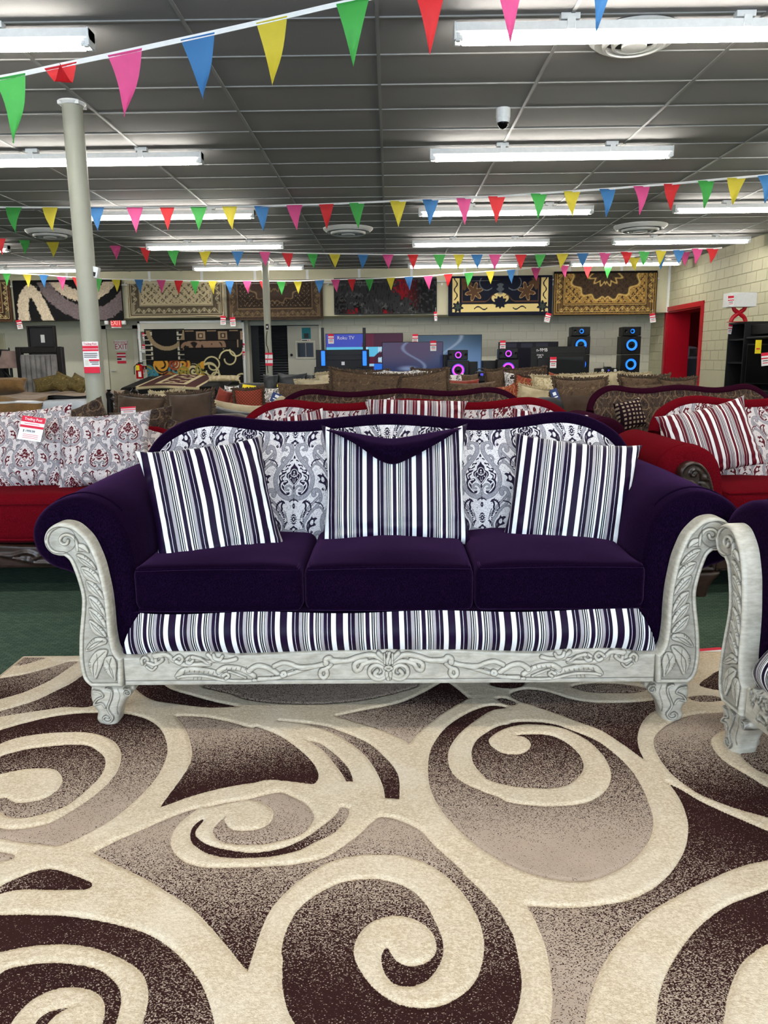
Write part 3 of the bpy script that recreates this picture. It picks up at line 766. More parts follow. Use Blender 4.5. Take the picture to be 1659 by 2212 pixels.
# ------------------------------------------------------------------ damask / paisley repeat (metres), as distance fields
TWD, THD = .37, .333
def make_tile():
    q = .37/1850.0
    n = 250
    xs = (np.arange(2*n)/n - 1.0)*TWD; ys = (np.arange(2*n)/n - 1.0)*THD
    p = np.stack(np.meshgrid(xs, ys, indexing='ij'), -1).reshape(-1, 2)
    BIG = .02
    dk = np.full(len(p), BIG); gr = np.full(len(p), BIG)
    def L(P, w, arr, mirror=True, sub=False):
        for s in ((1, -1) if mirror else (1,)):
            c = catmull([(x*s*q, y*q) for x, y in P], False, 4)
            d = sd_line(p, c, BIG) - w*q/2
            if sub: np.maximum(arr, -d, out=arr)
            else: np.minimum(arr, d, out=arr)
    def Pg(P, arr, mirror=True, sub=False):
        for s in ((1, -1) if mirror else (1,)):
            d = sd_poly(p, catmull([(x*s*q, y*q) for x, y in P], True, 3), BIG)
            if sub: np.maximum(arr, -d, out=arr)
            else: np.minimum(arr, d, out=arr)
    def blob(x, y, r, arr, sub=False, mirror=True): L([(x, y-1), (x, y+1)], 2*r, arr, mirror, sub)
    # grey teardrop band with its curls
    L([(78, 600), (53, 540), (63, 450), (128, 340), (238, 210), (338, 70), (368, -70), (328, -230), (228, -360), (108, -415), (40, -390)], 78, gr)
    L([(168, 520), (228, 540), (238, 590), (178, 625), (98, 610), (58, 560)], 46, gr)
    L([(28, -370), (12, -290), (28, -230), (88, -175), (150, -190), (155, -240), (108, -255)], 34, gr)
    # scrolls
    L([(760, 60), (698, 140), (608, 260), (488, 380), (412, 470), (420, 560), (488, 595), (548, 560), (538, 520), (508, 528)], 44, gr)
    L([(208, -860), (270, -770), (358, -660), (478, -540), (538, -420), (518, -310), (438, -270), (370, -320), (388, -372), (418, -350)], 48, gr)
    L([(240, 250), (250, 330), (200, 380), (170, 350)], 34, gr); L([(330, 150), (400, 240), (480, 230)], 30, gr)
    L([(690, -320), (720, -200), (720, -60), (640, 60)], 40, gr)
    # medallion: side scrollwork, then the central flame
    Pg([(20, 330), (60, 325), (90, 300), (80, 262), (112, 232), (150, 232), (172, 190), (160, 160), (190, 130), (235, 140), (258, 105), (240, 70), (262, 40), (300, 30), (296, -40), (280, -90), (298, -140), (285, -200), (262, -270), (205, -330), (130, -356), (85, -330), (84, -292), (130, -300), (176, -262), (192, -190), (158, -140), (110, -100), (140, -58), (200, -70), (226, -24), (180, 20), (190, 58), (150, 82), (160, 130), (112, 152), (120, 196), (70, 222), (72, 268)], dk)
    for P in ([(60, 290), (95, 250)], [(130, 205), (150, 170)], [(175, 110), (225, 100)], [(205, 40), (262, 0), (250, -60)], [(150, -85), (230, -110), (250, -190), (200, -270), (150, -320)], [(215, -20), (180, -50)], [(225, -130), (200, -170)]):
        L(P, 22, dk, sub=True)
    Pg([(0, 262), (28, 214), (70, 170), (84, 100), (140, 66), (150, 0), (118, -40), (66, -110), (24, -165), (0, -180), (-24, -165), (-66, -110), (-118, -40), (-150, 0), (-140, 66), (-84, 100), (-70, 170), (-28, 214)], dk, False)
    L([(0, 150), (44, 128), (66, 70), (52, 20), (20, 4)], 14, dk, sub=True); L([(60, 84), (112, 40), (110, -16), (50, -100), (6, -160)], 13, dk, sub=True); L([(0, 60), (22, 30), (0, -10)], 12, dk, sub=True)
    blob(66, -22, 13, dk, True); blob(0, 92, 16, dk, True, False); L([(26, -30), (10, -110)], 12, dk, sub=True)
    Pg([(0, 420), (18, 380), (22, 345), (0, 352), (-22, 345), (-18, 380)], dk, False); L([(0, -195), (0, -225)], 34, dk, False); L([(0, -260), (0, -300)], 14, dk, False)
    # fish-tail leaf
    Pg([(453, 20), (500, 46), (548, 30), (563, 74), (600, 10), (655, -50), (676, -140), (660, -230), (616, -288), (628, -220), (606, -160), (548, -132), (484, -104), (522, -52), (486, 0)], dk)
    Pg([(545, -4), (588, -24), (606, -80), (572, -106), (540, -70)], dk, sub=True); L([(640, -80), (650, -180)], 9, dk, sub=True); blob(578, -242, 28, dk); blob(584, -236, 9, dk, True)
    # leaf row fronds
    for x, y, a in ((346, 205, 1.9), (352, 245, 1.5), (372, 282, 1.1), (404, 306, .9), (440, 320, .7), (478, 328, .5), (600, 190, 2.2), (640, 150, 2.4), (668, 100, 2.6)):
        L([(x, y), (x+30*math.cos(a), y+30*math.sin(a))], 22, dk)
    # sea-horse
    L([(180, -505), (220, -470), (290, -500), (330, -560), (335, -600)], 30, dk); L([(215, -500), (240, -560), (225, -620)], 34, dk)
    for k in range(4): L([(230+28*k, -470-22*k), (250+34*k, -440-22*k)], 16, dk)
    for k in range(6):
        y = -650-42*k; x = 236-20*k+3*k*k*.6; blob(x, y, 20-1.5*k, dk); L([(x-44, y+6), (x-64, y-22)], 14, dk)
    # eyelet, drops, diamond, small leaves
    for k in range(14):
        an = 2*PI*k/14; L([(44*math.cos(an), -820+78*math.sin(an)), (58*math.cos(an), -820+100*math.sin(an))], 18, dk, False)
    Pg([(0, -765), (26, -790), (32, -820), (26, -850), (0, -875), (-26, -850), (-32, -820), (-26, -790)], dk, False); Pg([(0, -792), (11, -820), (0, -848), (-11, -820)], dk, False, True)
    Pg([(0, -505), (28, -550), (22, -590), (0, -622), (-22, -590), (-28, -550)], dk, False); blob(0, -562, 10, dk, True, False); L([(10, -440), (50, -455), (84, -480)], 22, dk); L([(0, -420), (0, -470)], 22, dk, False)
    Pg([(0, 722), (34, 690), (86, 654), (36, 632), (0, 582), (-36, 632), (-86, 654), (-34, 690)], dk, False); Pg([(0, 672), (30, 654), (0, 616), (-30, 654)], dk, False, True)
    Pg([(128, 800), (170, 780), (196, 730), (188, 668), (160, 700), (140, 750)], dk); L([(165, 755), (176, 700)], 10, dk, sub=True)
    dk = dk.reshape(2*n, 2*n); gr = gr.reshape(2*n, 2*n)
    def wrap(a):
        a = np.minimum(a, np.roll(a, n, 0)); a = np.minimum(a, np.roll(a, n, 1))
        return np.minimum(a, np.roll(np.roll(a, n//2, 0), n//2, 1))
    dk2 = wrap(dk); gr2 = wrap(gr)
    return dk2[:n, :n], gr2[:n, :n]
TDK, TGR = make_tile()
def samp(T, x, y):
    n = T.shape[0]
    a = (x/TWD % 1.0)*n; b = (y/THD % 1.0)*n
    i = np.floor(a).astype(int); j = np.floor(b).astype(int); fa = a-i; fb = b-j
    i %= n; j %= n; i2 = (i+1) % n; j2 = (j+1) % n
    return (T[i, j]*(1-fa)+T[i2, j]*fa)*(1-fb)+(T[i, j2]*(1-fa)+T[i2, j2]*fa)*fb
def damask(me, x, y, k=1.0):
    attr(me, 'dk', samp(TDK, x*k, y*k)/k); attr(me, 'gr', samp(TGR, x*k, y*k)/k)

# ------------------------------------------------------------------ carving: relief field over an outline in XZ, facing -Y
def carve(outline, cell, thick, edge_r=.012, edge_h=.010, leaves=(), strokes=(), rim=None, puff=None, back_on=True, gl=.0018, wash=0.0):
    """outline (n,2); leaves: closed polys raised with dark outline; strokes: (line, width, height).
    Returns V (x,y,z), quads, glaze; front at y=0 (relief towards -y), back at y=thick."""
    outline = np.asarray(outline)
    lo = outline.min(0)-cell; hi = outline.max(0)+cell
    nx = int((hi[0]-lo[0])/cell)+2; nz = int((hi[1]-lo[1])/cell)+2
    xs = lo[0]+np.arange(nx)*cell; zs = lo[1]+np.arange(nz)*cell
    p = np.stack(np.meshgrid(xs, zs, indexing='ij'), -1).reshape(-1, 2)
    ins = inside(p, outline); q = grid_faces(nx, nz)
    keep = ins[q].any(1); q = q[keep]
    used = np.unique(q); mp = -np.ones(len(p), int); mp[used] = np.arange(len(used)); q = mp[q]; p = p[used]; ins = ins[used]
    d, nb = seg_dist(p, outline, True, True)
    p[~ins] = nb[~ins]; d[~ins] = 0
    h = np.zeros(len(p)); gz = np.zeros(len(p))
    if puff: h += puff*np.sqrt(np.clip(1-(1-np.clip(d/puff, 0, 1))**2, 0, 1)) - puff
    else: h -= edge_h*.6*(1-np.sqrt(np.clip(1-(1-np.clip(d/edge_r, 0, 1))**2, 0, 1)))
    if rim:                                     # rounded bead round the outline with a dark groove inside it
        rw, rh = rim
        h += rh*np.sqrt(np.clip(1-((d-rw)/rw)**2, 0, 1)); gz = np.maximum(gz, .8*np.exp(-((d-2*rw)/gl)**2))
    if rim: gz = np.maximum(gz, .30*smoothstep(2*rim[0]-.001, 2*rim[0]+.002, d)*(.55+.9*vnoise(p[:, 0]*60+7, p[:, 1]*25)))
    if wash: gz = np.maximum(gz, wash*(.5+.9*vnoise(p[:, 0]*35+3, p[:, 1]*60)))
    pad = .03
    for (poly, hh, mid) in leaves:
        s = sd_poly(p, poly, pad); inn = np.clip(-s/.010, 0, 1)
        h = np.maximum(h, np.where(s < 0, hh*np.sqrt(1-(1-inn)**2), h)); gz = np.where(s < 0, np.minimum(gz, .06), gz)
        gz = np.maximum(gz, .9*np.exp(-(np.abs(s+.0005)/gl)**2))
        if mid is not None:
            m = sd_line(p, mid, pad); g_ = np.exp(-(m/gl)**2); h -= .3*hh*g_*(s < 0); gz = np.maximum(gz, .9*g_*(s < cell))
    for (line, w, hh) in strokes:
        if hh == 0:
            g_ = np.exp(-(sd_line(p, line, pad)/(w*.5))**2); h -= .0012*g_; gz = np.maximum(gz, .85*g_); continue
        m = sd_line(p, line, pad); k = np.clip(1-(m/(w/2))**2, 0, 1)
        h = np.maximum(h, np.where(m < w/2, hh*np.sqrt(k), h)); gz = np.where(m < w/2-gl, np.minimum(gz, .05), gz); gz = np.maximum(gz, .9*np.exp(-((m-w/2)/gl)**2))
    n = len(p)
    V = np.zeros((2*n, 3)); V[:n, 0] = p[:, 0]; V[:n, 2] = p[:, 1]; V[:n, 1] = -h
    V[n:, 0] = p[:, 0]; V[n:, 2] = p[:, 1]
    V[n:, 1] = thick if not puff else thick + h
    back = q[:, ::-1]+n
    # boundary walls
    e = np.concatenate([q[:, [0, 1]], q[:, [1, 2]], q[:, [2, 3]], q[:, [3, 0]]]); key = np.sort(e, 1)
    _, idx, cnt = np.unique(key, axis=0, return_index=True, return_counts=True)
    be = e[idx[cnt == 1]]
    wall = np.stack([be[:, 1], be[:, 0], be[:, 0]+n, be[:, 1]+n], 1)
    Fq = np.concatenate([q, back, wall] if back_on else [q, wall])
    return V, Fq, np.concatenate([gz, np.zeros(n)])
def carved(name, data, mat, parent, M4=None, flipx=False):
    V, Fq, gz = data; V = V.copy()
    if flipx: V[:, 0] *= -1; Fq = Fq[:, ::-1]
    me = new_mesh(name, V, Fq, mat, True, 60); attr(me, 'glaze', gz)
    if M4 is not None: me.transform(M4)
    o = bpy.data.objects.new(name, me); COL.objects.link(o); o.parent = parent
    return o

# traced front of the purple sofa: px -> local XZ (sofa centre line, front plane)
SFX, SFY, SFZ = -.012, 2.38, .010
def lz(zx, zy, crop='L'):
    k = {'L': (60, 1100, 3.318), 'M': (560, 1320, 2.765)}[crop]
    p = PY(k[0]+zx/k[2], k[1]+zy/k[2], SFY); return np.array((p.x-SFX, p.z-SFZ))
def lzs(P, crop='L'): return np.array([lz(x, y, crop) for x, y in P])
panel_px = [(250,97),(330,115),(400,170),(450,230),(490,310),(525,400),(550,500),(575,620),(590,740),(600,860),(610,930),(625,1000),(650,1045),(678,1070),(678,1170),(678,1270),(560,1272),(455,1272),(410,1230),(385,1170),(370,1080),(368,1000),(370,900),(378,800),(385,720),(385,630),(365,540),(335,450),(300,370),(262,336),(220,333),(170,315),(130,270),(117,210),(140,150),(190,110)]
PANEL = catmull(lzs(panel_px), True, 4, corners=(13, 15, 17, 29))
leaf_px = [[(350,245),(415,252),(445,312),(400,302),(362,300)], [(348,322),(402,322),(470,378),(494,436),(430,414),(376,378)], [(383,413),(440,413),(502,462),(524,534),(440,512),(398,472)],
           [(418,508),(472,518),(532,588),(548,648),(470,614),(428,570)], [(438,618),(502,638),(552,716),(558,772),(480,724),(448,680)], [(438,704),(502,728),(557,798),(562,852),(490,812),(448,760)],
           [(443,788),(500,816),(560,878),(562,918),(480,892),(448,840)], [(413,1017),(438,958),(490,916),(562,922),(567,962),(500,988),(460,1012)],
           [(488,1217),(443,1140),(443,1080),(500,1008),(578,1008),(545,1100),(522,1155)], [(632,1230),(568,1172),(543,1120),(560,1058),(612,1048),(642,1110),(637,1182)]]
mid_px = [[(358,262),(425,300)], [(360,335),(430,370),(490,430)], [(395,425),(450,450),(515,525)], [(430,520),(480,560),(540,640)], [(450,635),(500,680),(552,762)], [(450,722),(500,765),(555,845)],
          [(455,808),(500,845),(556,910)], [(430,1000),(490,950),(560,945)], [(480,1195),(480,1100),(560,1015)], [(622,1210),(590,1130),(605,1060)]]
PLEAVES = [(catmull(lzs(a), True, 4), .0095, catmull(lzs(b), False, 4)) for a, b in zip(leaf_px, mid_px)]
notch = []
for a in leaf_px[1:]:
    c = np.mean(np.array(a), 0)
    for k in range(3):
        s = np.array(a[1])*(.85-.32*k)+np.array(a[2])*(.15+.32*k)
        notch.append((lzs([s, s*.72+c*.28]), .0026, 0))
    a0, a2, a3 = np.array(a[0]), np.array(a[2]), np.array(a[3])
    notch.append((catmull(lzs([a0*.7+c*.3, c*.75+np.array(a[-1])*.25, a3*.75+c*.25]), False, 4), .0026, 0))
spiral_px = [(360,290),(352,235),(325,195),(280,180),(245,195),(235,225),(255,248),(282,245),(292,222)]
PSTROKES = [(catmull(lzs(spiral_px), False, 6), .011, .010), (catmull(lzs([(135,215),(150,165),(200,130),(260,130),(320,160),(345,215),(330,275),(280,310),(220,315),(165,295),(137,245)]), False, 5), .0035, 0)] + notch
PANEL_DATA = carve(PANEL, .0016, .05, leaves=PLEAVES, strokes=PSTROKES, rim=(.0075, .008), back_on=False, gl=.0013)
PANEL_LO = carve(PANEL, .0050, .05, leaves=PLEAVES, strokes=PSTROKES, rim=(.0075, .008), gl=.003)
foot_px = [(445,1276),(440,1350),(462,1420),(490,1462),(485,1515),(510,1548),(545,1560),(548,1579),(622,1577),(640,1540),(652,1470),(682,1400),(730,1340),(757,1308),(748,1276),(600,1274)]
FOOT = catmull(lzs(foot_px), True, 4, corners=(0, 7, 8, 14))
fstroke = [(catmull(lzs(P), False, 5), w, h) for P, w, h in (
    ([(560,1285),(600,1300),(600,1350),(575,1420),(590,1460),(610,1490),(595,1520),(560,1522),(542,1500),(560,1482),(580,1492)], .0075, .006),
    ([(690,1290),(725,1290),(740,1315),(720,1335),(695,1325),(700,1305),(715,1310)], .006, .005),
    ([(470,1300),(520,1310),(540,1340),(500,1360),(475,1400),(530,1390),(555,1420)], .007, .006),
    ([(640,1290),(660,1340),(640,1420),(640,1480)], .003, 0))]
FOOT_DATA = carve(FOOT, .0022, .085, strokes=fstroke, puff=.022, wash=.16)
FOOT_LO = carve(FOOT, .006, .085, puff=.022)
top = [(678,1070),(790,1068),(850,1048),(920,1031),(1050,1025),(1300,1028),(1400,1040),(1480,1053),(1659,1047)]
tp = [tuple(lz(x, y)) for x, y in top]
zt = tp[-1][1]
tp += [tuple(lz(x, y, 'M')) for x, y in ((350,243),(620,241),(720,236),(795,230))]
xc = tp[-1][0]
RHALF = tp[0][0]
zb = lz(690, 1270)[1]
left_top = [(x, z) for x, z in tp if x < -.005] + [(0, tp[-1][1])]
rail_out = left_top + [(-x, z) for x, z in left_top[-2::-1]] + [(-RHALF, zb), (RHALF, zb)]
def rail_strokes():
    S = []
    def both(P, w, h, crop):
        c = catmull([tuple(lz(x, y, crop)) for x, y in P], False, 5)
        if h: w *= 1.9; h *= 1.35
        S.append((c, w, h)); S.append((c*np.array([-1, 1]), w, h))
    # border lines
    S.append((np.array([(RHALF, zb+.017), (-RHALF, zb+.017)]), .004, 0))
    # left acanthus cluster
    both([(820,1110),(815,1080),(840,1062),(862,1080),(850,1102)], .006, .006, 'L'); both([(862,1100),(905,1115),(940,1100),(965,1078),(945,1055),(915,1068),(920,1095)], .007, .007, 'L')
    both([(905,1050),(990,1045),(1040,1080),(1100,1110),(1200,1115),(1300,1110)], .009, .007, 'L'); both([(1050,1070),(1085,1050),(1110,1075),(1090,1100),(1065,1090)], .006, .006, 'L')
    both([(1140,1075),(1165,1060),(1185,1080),(1165,1100),(1140,1095)], .006, .006, 'L'); both([(1180,1060),(1240,1075),(1290,1095),(1350,1085)], .007, .006, 'L')
    both([(1290,1045),(1340,1080),(1420,1090),(1490,1075)], .008, .006, 'L'); both([(1330,1045),(1345,1070),(1380,1075),(1395,1055)], .006, .005, 'L')
    both([(850,1130),(890,1155),(920,1130)], .005, .005, 'L')
    both([(1000,1075),(1010,1110)], .003, 0, 'L'); both([(1240,1060),(1300,1100)], .003, 0, 'L')
    # long feathered leaf
    both([(1075,1200),(1110,1160),(1180,1148),(1260,1155),(1330,1170),(1400,1195)], .011, .007, 'L'); both([(1080,1205),(1150,1195),(1250,1195),(1330,1210),(1420,1228),(1560,1232),(1659,1225)], .006, .006, 'L')
    for k in range(8):
        both([(1130+34*k, 1150+2*k), (1122+34*k, 1172+2*k)], .0028, 0, 'L')
    for k in range(3):
        both([(1190+28*k, 1205), (1184+28*k, 1226)], .0028, 0, 'L')
    both([(1370,1160),(1420,1135),(1500,1140),(1560,1160),(1620,1195)], .010, .007, 'L'); both([(1400,1190),(1430,1180),(1440,1200),(1420,1212)], .006, .006, 'L')
    both([(1440,1165),(1500,1185),(1560,1210)], .005, .005, 'L'); both([(1590,1155),(1640,1125),(1700,1130),(1760,1160),(1800,1190)], .010, .007, 'L')
    for k in range(5):
        both([(1430+34*k, 1132), (1424+34*k, 1150)], .0028, 0, 'L')
    both([(1620,1225),(1700,1222),(1790,1200),(1900,1160)], .006, .006, 'L')
    # vine to the centre
    both([(0,405),(100,400),(200,370),(300,340),(400,318),(470,305),(560,292)], .008, .007, 'M'); both([(90,330),(140,310),(190,318),(240,335),(330,330),(400,312)], .009, .007, 'M')
    both([(135,370),(150,365),(158,378),(145,388),(132,378)], .006, .006, 'M'); both([(400,310),(398,290),(420,280),(440,295),(520,298),(590,275),(660,262),(710,275),(745,310)], .010, .008, 'M')
    both([(430,320),(400,345),(370,355),(365,385),(385,400),(405,380),(400,350)], .008, .006, 'M'); both([(640,295),(600,300),(570,320),(575,355),(600,350),(625,315),(690,300),(740,320)], .009, .007, 'M')
    both([(712,250),(750,285),(775,330),(765,380),(730,405),(690,405),(660,375),(665,340),(700,322),(740,340),(745,375),(715,392),(690,375),(705,355)], .008, .009, 'M')
    both([(765,250),(785,310)], .006, .006, 'M'); both([(795,255),(795,310)], .004, .007, 'M'); both([(785,365),(778,408)], .006, .006, 'M')
    S.append((catmull([tuple(lz(x, y, 'M')) for x, y in ((775,338),(795,328),(815,338),(795,348))], True, 5)-np.array([lz(795, 338, 'M')[0], 0]), .009, .010))
    return S
RAIL_DATA = carve(np.array(rail_out), .0017, .045, strokes=rail_strokes(), edge_r=.008, back_on=False, gl=.0013, wash=.20)
RAIL_LO = carve(np.array(rail_out), .0070, .045, strokes=rail_strokes(), edge_r=.008, gl=.003)

# ------------------------------------------------------------------ upholstery pieces
def rbox(x0, x1, y0, y1, z0, z1, r, n=14, crown=0.0, wob=0.0, seed=0):
    """soft cushion: rounded box with a crowned top"""
    c = np.array(((x0+x1)/2, (y0+y1)/2, (z0+z1)/2)); h = np.array(((x1-x0)/2, (y1-y0)/2, (z1-z0)/2))
    Vs = []; Fs = []; b = 0
    t = np.linspace(-1, 1, n)
    t = np.sign(t)*(1-(1-np.abs(t))**1.6)
    A, B = np.meshgrid(t, t, indexing='ij'); A = A.ravel(); B = B.ravel(); one = np.ones_like(A)
    for ax in range(3):
        for s in (-1, 1):
            P = np.zeros((n*n, 3)); o = [(1, 2), (2, 0), (0, 1)][ax]
            P[:, ax] = s; P[:, o[0]] = A; P[:, o[1]] = B
            f = grid_faces(n, n); f = f if s > 0 else f[:, ::-1]
            Vs.append(P); Fs.append(f+b); b += n*n
    P = np.concatenate(Vs)
    Q = P*h; inner = np.clip(Q, -(h-r), h-r); d = Q-inner; L = np.linalg.norm(d, axis=1); L[L < 1e-9] = 1
    Q = inner + d/L[:, None]*np.minimum(r, np.maximum(np.abs(d).max(1), 1e-9))[:, None]*1.0
    k = (1-P[:, 0]**2)*(1-P[:, 1]**2)
    Q[:, 2] += crown*k*np.where(P[:, 2] > .2, 1, -.2)
    Q[:, 1] -= .4*crown*(1-P[:, 0]**2)*(1-P[:, 2]**2)*(P[:, 1] < -.5)
    if wob: Q[:, 2] += wob*(vnoise(Q[:, 0]*7+seed, Q[:, 1]*7)-.5); Q[:, 1] += wob*(vnoise(Q[:, 0]*6+seed, Q[:, 2]*11)-.5)
    return Q+c, np.concatenate(Fs)
def crest_fn(pts_):
    xs = np.array([p[0] for p in pts_]); zs = np.array([p[1] for p in pts_])
    return xs, zs
_cr = [(361,964),(381,940),(417,915),(460,901),(508,901),(571,911),(629,914),(687,913),(759,904),(840,898)]
_cr2 = [(1336,971),(1313,943),(1276,917),(1240,901),(1188,896),(1111,902),(1033,909),(945,904)]
_cl = [(PY(x, y, 3.19).x-SFX, PY(x, y, 3.19).z) for x, y in _cr]
_c2 = [(-(PY(x, y, 3.19).x-SFX), PY(x, y, 3.19).z) for x, y in _cr2]
# symmetric crest line (outer top edge) from the mean of both halves
CREST = [(-.955, .80), (-.935, .855), (-.895, .905), (-.82, .948), (-.735, .970), (-.65, .970), (-.53, .954), (-.41, .946), (-.30, .949), (-.16, .962), (0, .971)]
def sofa(name, label, loc, rotz=0.0, fab='purple', pais='pais_p', stripe='stripe_p', wood='wood_w', dx=0.0, cush=3, res=1.0, seat_dirty=0, group=None, cat='sofa', damask_off=0.0, low=False):
    t = thing(name, label, cat, loc, rotz, group)
    mf, mw = M[fab], M[wood]
    hi_ = res >= 1 and wood == 'wood_w'
    PD, FD, RD = (PANEL_DATA, FOOT_DATA, RAIL_DATA if cush == 3 else RAIL_LO) if hi_ else (PANEL_LO, FOOT_LO, RAIL_LO)
    def L(o_): return o_
    # carved frame
    carved('arm_panel', PD, mw, t, Matrix.Translation((-dx, 0, 0))); carved('arm_panel', PD, mw, t, Matrix.Translation((dx, 0, 0)), True)
    sx = (-RHALF+dx)/(-RHALF)
    carved('carved_rail', RD, mw, t, Matrix.Translation((0, .004, 0)) @ Matrix.Diagonal((sx, 1, 1, 1)))
    carved('front_leg', FD, mw, t, Matrix.Translation((-dx, .0, 0))); carved('front_leg', FD, mw, t, Matrix.Translation((dx, .0, 0)), True)
    for s in (-1, 1):
        x = s*(.88+dx); G().prism([(x-.03, 0), (x+.03, 0), (x+.04, .16), (x-.04, .16)], .78, .84).build('rear_leg', mw, t, bev=.006, local=True)
    # striped border under the cushions
    nu, nv = 60, 16
    u = np.linspace(-1, 1, nu); v = np.linspace(0, 1, nv); U, Vv = np.meshgrid(u, v, indexing='ij'); U = U.ravel(); Vv = Vv.ravel()
    xe = (.882+dx) - .065*Vv**1.6
    P = np.stack([U*xe, .036 - .055*np.sin(PI*(Vv*.86+.04))*(1-.7*np.abs(U)**14), .235+.145*Vv+0*U], 1)
    P[:, 2] += .004*np.sin(U*9)*Vv
    me = new_mesh('striped_border', P, grid_faces(nu, nv), M[stripe]); set_uv(me, np.stack([P[:, 0]*1.0+.004*Vv, P[:, 2]], 1)); link('striped_border', me, t, True)
    G().box(-.86-dx, .86+dx, .045, .82, .16, .372).build('seat_deck', mf, t, bev=.01, local=True)
    # seat cushions
    w0, w1 = -.838-dx, .845+dx
    nn = int(16*res)+4
    for k in range(cush):
        a, b = w0+(w1-w0)*k/cush, w0+(w1-w0)*(k+1)/cush
        Vc, Fc = rbox(a+.002, b-.002, .030, .62, .372, .528, .034, nn, .022, .012, k*5)
        me = new_mesh('seat_cushion', Vc, Fc, mf); c_ = link('seat_cushion', me, t, True)
        for zz in (.520, .386):
            e = .018; path = catmull([(a+e, .10), (a+e, .05), (a+e+.03, .034), ((a+b)/2, .027), (b-e-.03, .034), (b-e, .05), (b-e, .10)], False, 4)
            pth = [(p[0], p[1]+.004, zz+.008*(1-((p[0]-(a+b)/2)/((b-a)/2))**2)*(1 if zz > .45 else 0)) for p in path]
            G().tube(pth, .0055, 6).build('piping', mf, c_, local=True)
    # rolled arms
    prof = [(-.825, .20), (-.828, .42), (-.838, .55), (-.855, .64), (-.885, .70), (-.935, .742), (-1.0, .762), (-1.065, .752), (-1.12, .72), (-1.157, .672), (-1.166, .62), (-1.148, .565), (-1.105, .525), (-1.05, .505), (-1.01, .47), (-.99, .40), (-.985, .20)]
    pc = catmull(prof, True, 3, corners=(0, 16)); cen = np.array((-1.0, .62))
    nrm = np.roll(pc, -1, 0)-np.roll(pc, 1, 0); nrm = np.stack([nrm[:, 1], -nrm[:, 0]], 1); nrm /= np.linalg.norm(nrm, axis=1)[:, None]
    if ((pc+nrm*.01-cen)**2).sum() < ((pc-cen)**2).sum(): nrm = -nrm
    for s in (-1, 1):
        secs = []
        for (y, ins_, lift) in ((.052, .034, 0), (.056, .02, 0), (.066, .008, 0), (.085, 0, 0), (.3, 0, .004), (.6, -.004, .006), (.86, -.004, .006), (.885, .01, .006), (.895, .04, .006)):
            q_ = pc - nrm*ins_
            secs.append([((-s)*(p[0]-dx) if s > 0 else (p[0]-dx), y, p[1]+lift*(p[1] > .5)) for p in q_])
        if s > 0: secs = [sec[::-1] for sec in secs]
        G().loft(secs).build('rolled_arm', mf, t, sharp=60, local=True)
        # pleat welt round the front of the roll
        wl_ = [((-s)*(p[0]-dx) if s > 0 else (p[0]-dx), .135, p[1]) for p in pc[12:36]]
        G().tube(wl_, .005, 6).build('arm_welt', mf, t, local=True)
    # back: damask panel between crest and seat
    cr = [(x*(.93+dx)/.93, z) for x, z in CREST]; cr = cr + [(-x, z) for x, z in cr[-2::-1]]
    cc = catmull(cr, False, 6)
    hw = .93+dx
    nu = int((740 if res >= 1 and cush == 3 else 400 if res > .9 else 300)*(hw/.93)); nv = 190 if res >= 1 and cush == 3 else 110 if res > .9 else 70
    u = np.linspace(-hw, hw, nu); topz = np.interp(u, cc[:, 0], cc[:, 1]) - .035
    Uu, Vv = np.meshgrid(u, np.linspace(0, 1, nv), indexing='ij'); Tz = np.repeat(topz[:, None], nv, 1)
    Zz = .44+(Tz-.44)*Vv
    seamw = 2*hw/cush
    ph = ((Uu+hw)/seamw) % 1.0
    bul = .035*np.sin(PI*np.clip(Vv, 0, 1))**.8*(.72+.28*np.sin(PI*ph)**.5)
    Yy = .545+(Zz-.44)*.40 - bul
    P = np.stack([Uu.ravel(), Yy.ravel(), Zz.ravel()], 1)
    me = new_mesh('back_panel', P, grid_faces(nu, nv), M[pais]); damask(me, Uu.ravel()+damask_off, (Zz.ravel()-.735)*1.03, 1.8 if pais == 'pais_b' else 1.0); link('back_panel', me, t, True)
    ytop = lambda z: .545+(z-.44)*.40
    # crest roll, following the outline, and the back shell
    path = [(p[0], ytop(p[1])+.012, p[1]-.033) for p in cc]
    nrm_p = [Vector((p[0], p[1], p[2])) for p in path]
    G().tube(nrm_p, .034, 14).build('crest_roll', mf, t, sharp=80, local=True)
    ol = [(p[0], p[1]-.03) for p in cc] + [(hw, .18), (-hw, .18)]
    secs = [[(x, ytop(z)+.015, z) for x, z in ol], [(x, max(ytop(z)+.05, .82) if z < .5 else ytop(z)+.07, z) for x, z in ol]]
    G().loft(secs).build('back_shell', mf, t, sharp=50, local=True)
    return t

